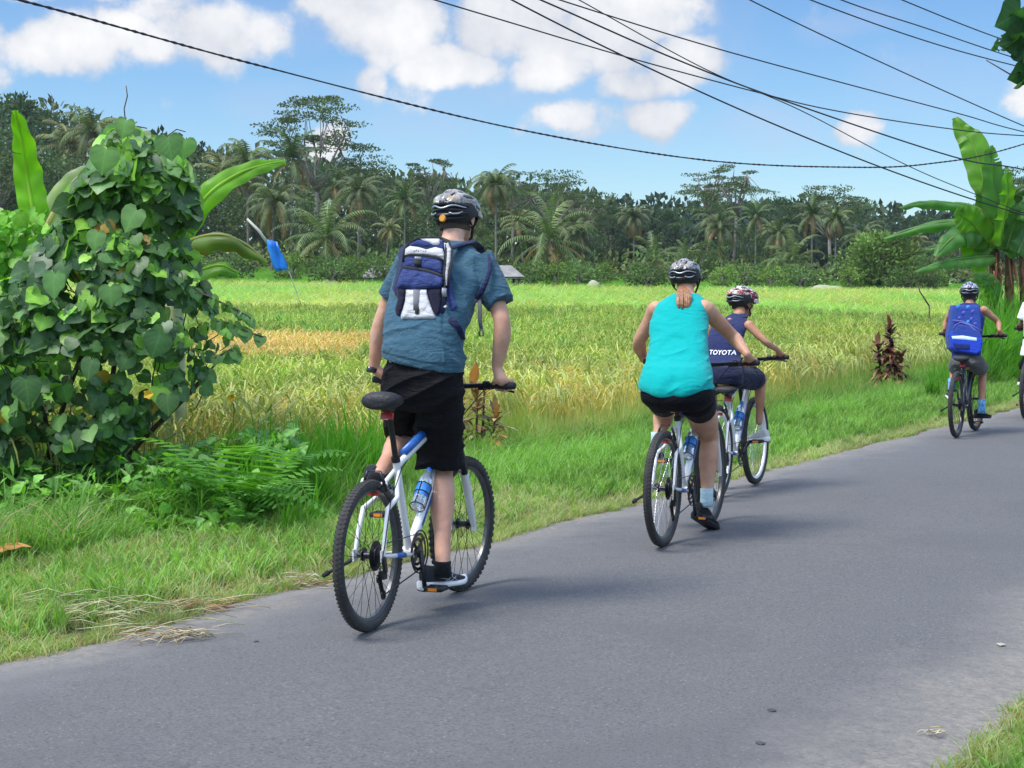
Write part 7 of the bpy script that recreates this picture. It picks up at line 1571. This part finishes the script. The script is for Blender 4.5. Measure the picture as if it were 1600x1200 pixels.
straw_heap(480, 912, 70, .30, .12, 'dry wisp at the asphalt edge behind the man\'s rear wheel', STC, .02)
def dead_leaf(px, py, sz, col, label, z=.03):
    p = G(px, py, z); p.z = ROADZ(p.x, p.y) + .004 if side(p.x, p.y) < 0 else H(p.x, p.y) + z; mb = MB(); heart(mb, Vector((0, 0, 0)), Vector((1, random.uniform(-.6, .6), .05)), Vector((0, -.1, 1)), sz, col, .08); o = mb.build('dead_leaf', LCORD); o.location = p; tag(o, label, 'leaf', 'fallen leaves')
dead_leaf(2, 868, .16, (.55, .27, .08), 'big orange dead leaf on the grass at the left edge', .12)
for px, py, sz, c, lb in ((398, 1005, .022, (.1, .06, .04), 'brown leaf scrap beside the straw wisp on the asphalt'), (1202, 1114, .03, (.07, .06, .05), 'small dark leaf low on the asphalt, left one of two'), (1184, 1165, .03, (.06, .055, .05), 'small dark leaf lowest on the asphalt'), (1560, 1007, .035, (.4, .38, .3), 'pale leaf scrap near the lower right verge')): dead_leaf(px, py, sz, c, lb)

# ---- overhead cables --------------------------------------------------------
CBL = mat('black cable', (.018, .02, .026), .6, bump=.3, bscale=90)
def cable(pts_, r, label, twist=False):
    q = [P(x, y, d) for x, y, d in pts_]; D = []
    m_ = len(q)
    for i in range(m_ - 1):
        p0, p1, p2, p3 = q[max(i - 1, 0)], q[i], q[i + 1], q[min(i + 2, m_ - 1)]
        for j in range(30 if twist else 10): t = j / (30 if twist else 10); D.append(.5 * ((2 * p1) + (p2 - p0) * t + (2 * p0 - 5 * p1 + 4 * p2 - p3) * t * t + (3 * p1 - p0 - 3 * p2 + p3) * t ** 3))
    D.append(q[-1]); mb = MB()
    if twist:
        for s in (0, PI):
            ac = 0; L_ = []
            for i, p in enumerate(D):
                if i: ac += (p - D[i - 1]).length
                L_.append(p + Vector((.3 * math.cos(ac * 26 + s), math.cos(ac * 26 + s) * .2, math.sin(ac * 26 + s))) * r * .55)
            mb.tube(L_, r * .62, 6)
    else: mb.tube(D, r, 6)
    tag(mb.build('overhead_cable', CBL), label, 'cable', 'overhead cables')
cable([(-260, -62, 11), (30, 0, 12), (400, 101, 14.5), (800, 200, 17.5), (1100, 250, 20), (1310, 261, 22), (1450, 256, 23.5), (1600, 225, 25), (1900, 120, 28)], .0105, 'thick twisted cable sagging across the whole sky, lowest of all', True)
for i, (pp, lb) in enumerate([([(450, -70), (680, 0), (800, 36), (975, 88), (1175, 142), (1300, 172), (1475, 200), (1600, 212), (1850, 222)], 'thin cable that starts leftmost at the top edge and flattens out to the right'),
    ([(650, -75), (875, 0), (1100, 70), (1300, 125), (1500, 178), (1600, 206), (1850, 262)], 'thin cable crossing above the pale umbrella tree, reaching the right edge above the banana leaf'),
    ([(640, -90), (800, 0), (990, 95), (1200, 190), (1400, 270), (1580, 330), (1800, 390)], 'dark cable running down to the middle of the banana clump'),
    ([(640, -85), (845, 0), (1050, 90), (1225, 157), (1490, 245), (1600, 265), (1850, 320)], 'dark cable that meets the twisted cable at the banana leaf'),
    ([(780, -68), (905, 0), (1100, 107), (1250, 172), (1400, 250), (1520, 302), (1800, 410)], 'thin cable ending behind the big banana leaf'),
    ([(1000, -90), (1172, 0), (1350, 85), (1600, 197), (1850, 300)], 'thin cable alone in the blue right of the clouds'),
    ([(1080, -80), (1267, 0), (1450, 65), (1600, 106), (1850, 165)], 'lower of the paired cables in the upper right'), ([(1100, -90), (1315, 0), (1450, 45), (1600, 95), (1850, 170)], 'upper of the paired cables in the upper right'), ([(1200, -90), (1410, 0), (1540, 52), (1600, 70), (1850, 140)], 'cable nearest the upper right corner')]):
    n = len(pp); cable([(x, y, 15 + i * .4 + 11 * k / (n - 1)) for k, (x, y) in enumerate(pp)], (.0075, .0075, .010, .010, .007, .0085, .0085, .0085, .0085)[i], lb)
# ---- branch at the top right ---------------------------------------------------
random.seed(81); bt = P(1760, 600, 13); bt.z = H(bt.x, bt.y); root = empty('roadside_tree', bt, (0, 0, 0), 'roadside tree beyond the right edge, only its dark leafy branch tips show', 'tree'); k = MB(); lf = MB()
k.tube([bt, P(1755, 300, 13), P(1745, 80, 13), P(1735, -80, 13)], [.12, .10, .07, .05], 8)
for br in ([(1747, 120), (1690, 140), (1620, 124), (1585, 120), (1541, 94)], [(1745, 80), (1680, 85), (1610, 64), (1583, 58), (1560, 62)], [(1742, 40), (1680, 10), (1620, 25), (1590, 35)], [(1610, 64), (1590, 50), (1578, 40)], [(1745, 60), (1700, 110), (1650, 60), (1600, 66)]): k.tube([P(x, y, 12.9) for x, y in br], [.022, .015, .008, .006, .004][:len(br)], 6)
k.build('trunk', TWIG, root, world=True)
for x, y, L_ in ((1595, 18, .26), (1600, 30, .2), (1584, 30, .12), (1602, 58, .24), (1590, 62, .17), (1596, 72, .17), (1612, 70, .25), (1570, 60, .08), (1560, 66, .09), (1605, 108, .18), (1612, 112, .2), (1592, 118, .07), (1578, 50, .06), (1556, 76, .05)):
    heart(lf, P(x, y, 12.8), Vector((random.uniform(-1, .2), -.2, random.uniform(-.6, .2))), Vector((0, -.6, -.6)) + rv() * .5, L_, rc((.045, .12, .05), .2))
for i in range(160): heart(lf, P(random.uniform(1620, 1830), random.uniform(-60, 170), 12.8 + random.uniform(-.5, .8)), Vector((random.uniform(-1, 1), -.2, -.7)), rv() + Vector((0, -.5, .8)), random.uniform(.12, .24), rc((.045, .12, .05), .25))
lf.build('leaves', LVINE, root, world=True)
k = MB(); k.tube([P(1452, 478, 42), P(1444, 466, 42), P(1437, 455, 42), P(1434, 442, 42)], [.02, .018, .016, .012], 6); q0 = P(1452, 478, 42); k.tube([q0, Vector((q0.x + .05, q0.y, H(q0.x, q0.y)))], [.02, .022], 6); o = k.build('bent_stick', TWIG); tag(o, 'dark bent stick standing in the rice left of the far child', 'stick')
# ---- the air: a faint haze over the far fields ---------------------------------
mb = MB(); mb.box((0, 205, 24), 520, 300, 26); hz = mb.build('haze', [], smooth=False)
hm_ = bpy.data.materials.new('thin haze'); hm_.use_nodes = True; nt = hm_.node_tree; nt.nodes.clear(); o_ = nt.nodes.new('ShaderNodeOutputMaterial'); pv = nt.nodes.new('ShaderNodeVolumePrincipled')
pv.inputs['Color'].default_value = (.80, .88, 1, 1); pv.inputs['Density'].default_value = .00014; pv.inputs['Anisotropy'].default_value = .2; nt.links.new(pv.outputs[0], o_.inputs['Volume'])
hz.data.materials.clear(); hz.data.materials.append(hm_); tag(hz, 'thin haze over the far fields', 'haze', kind='stuff')
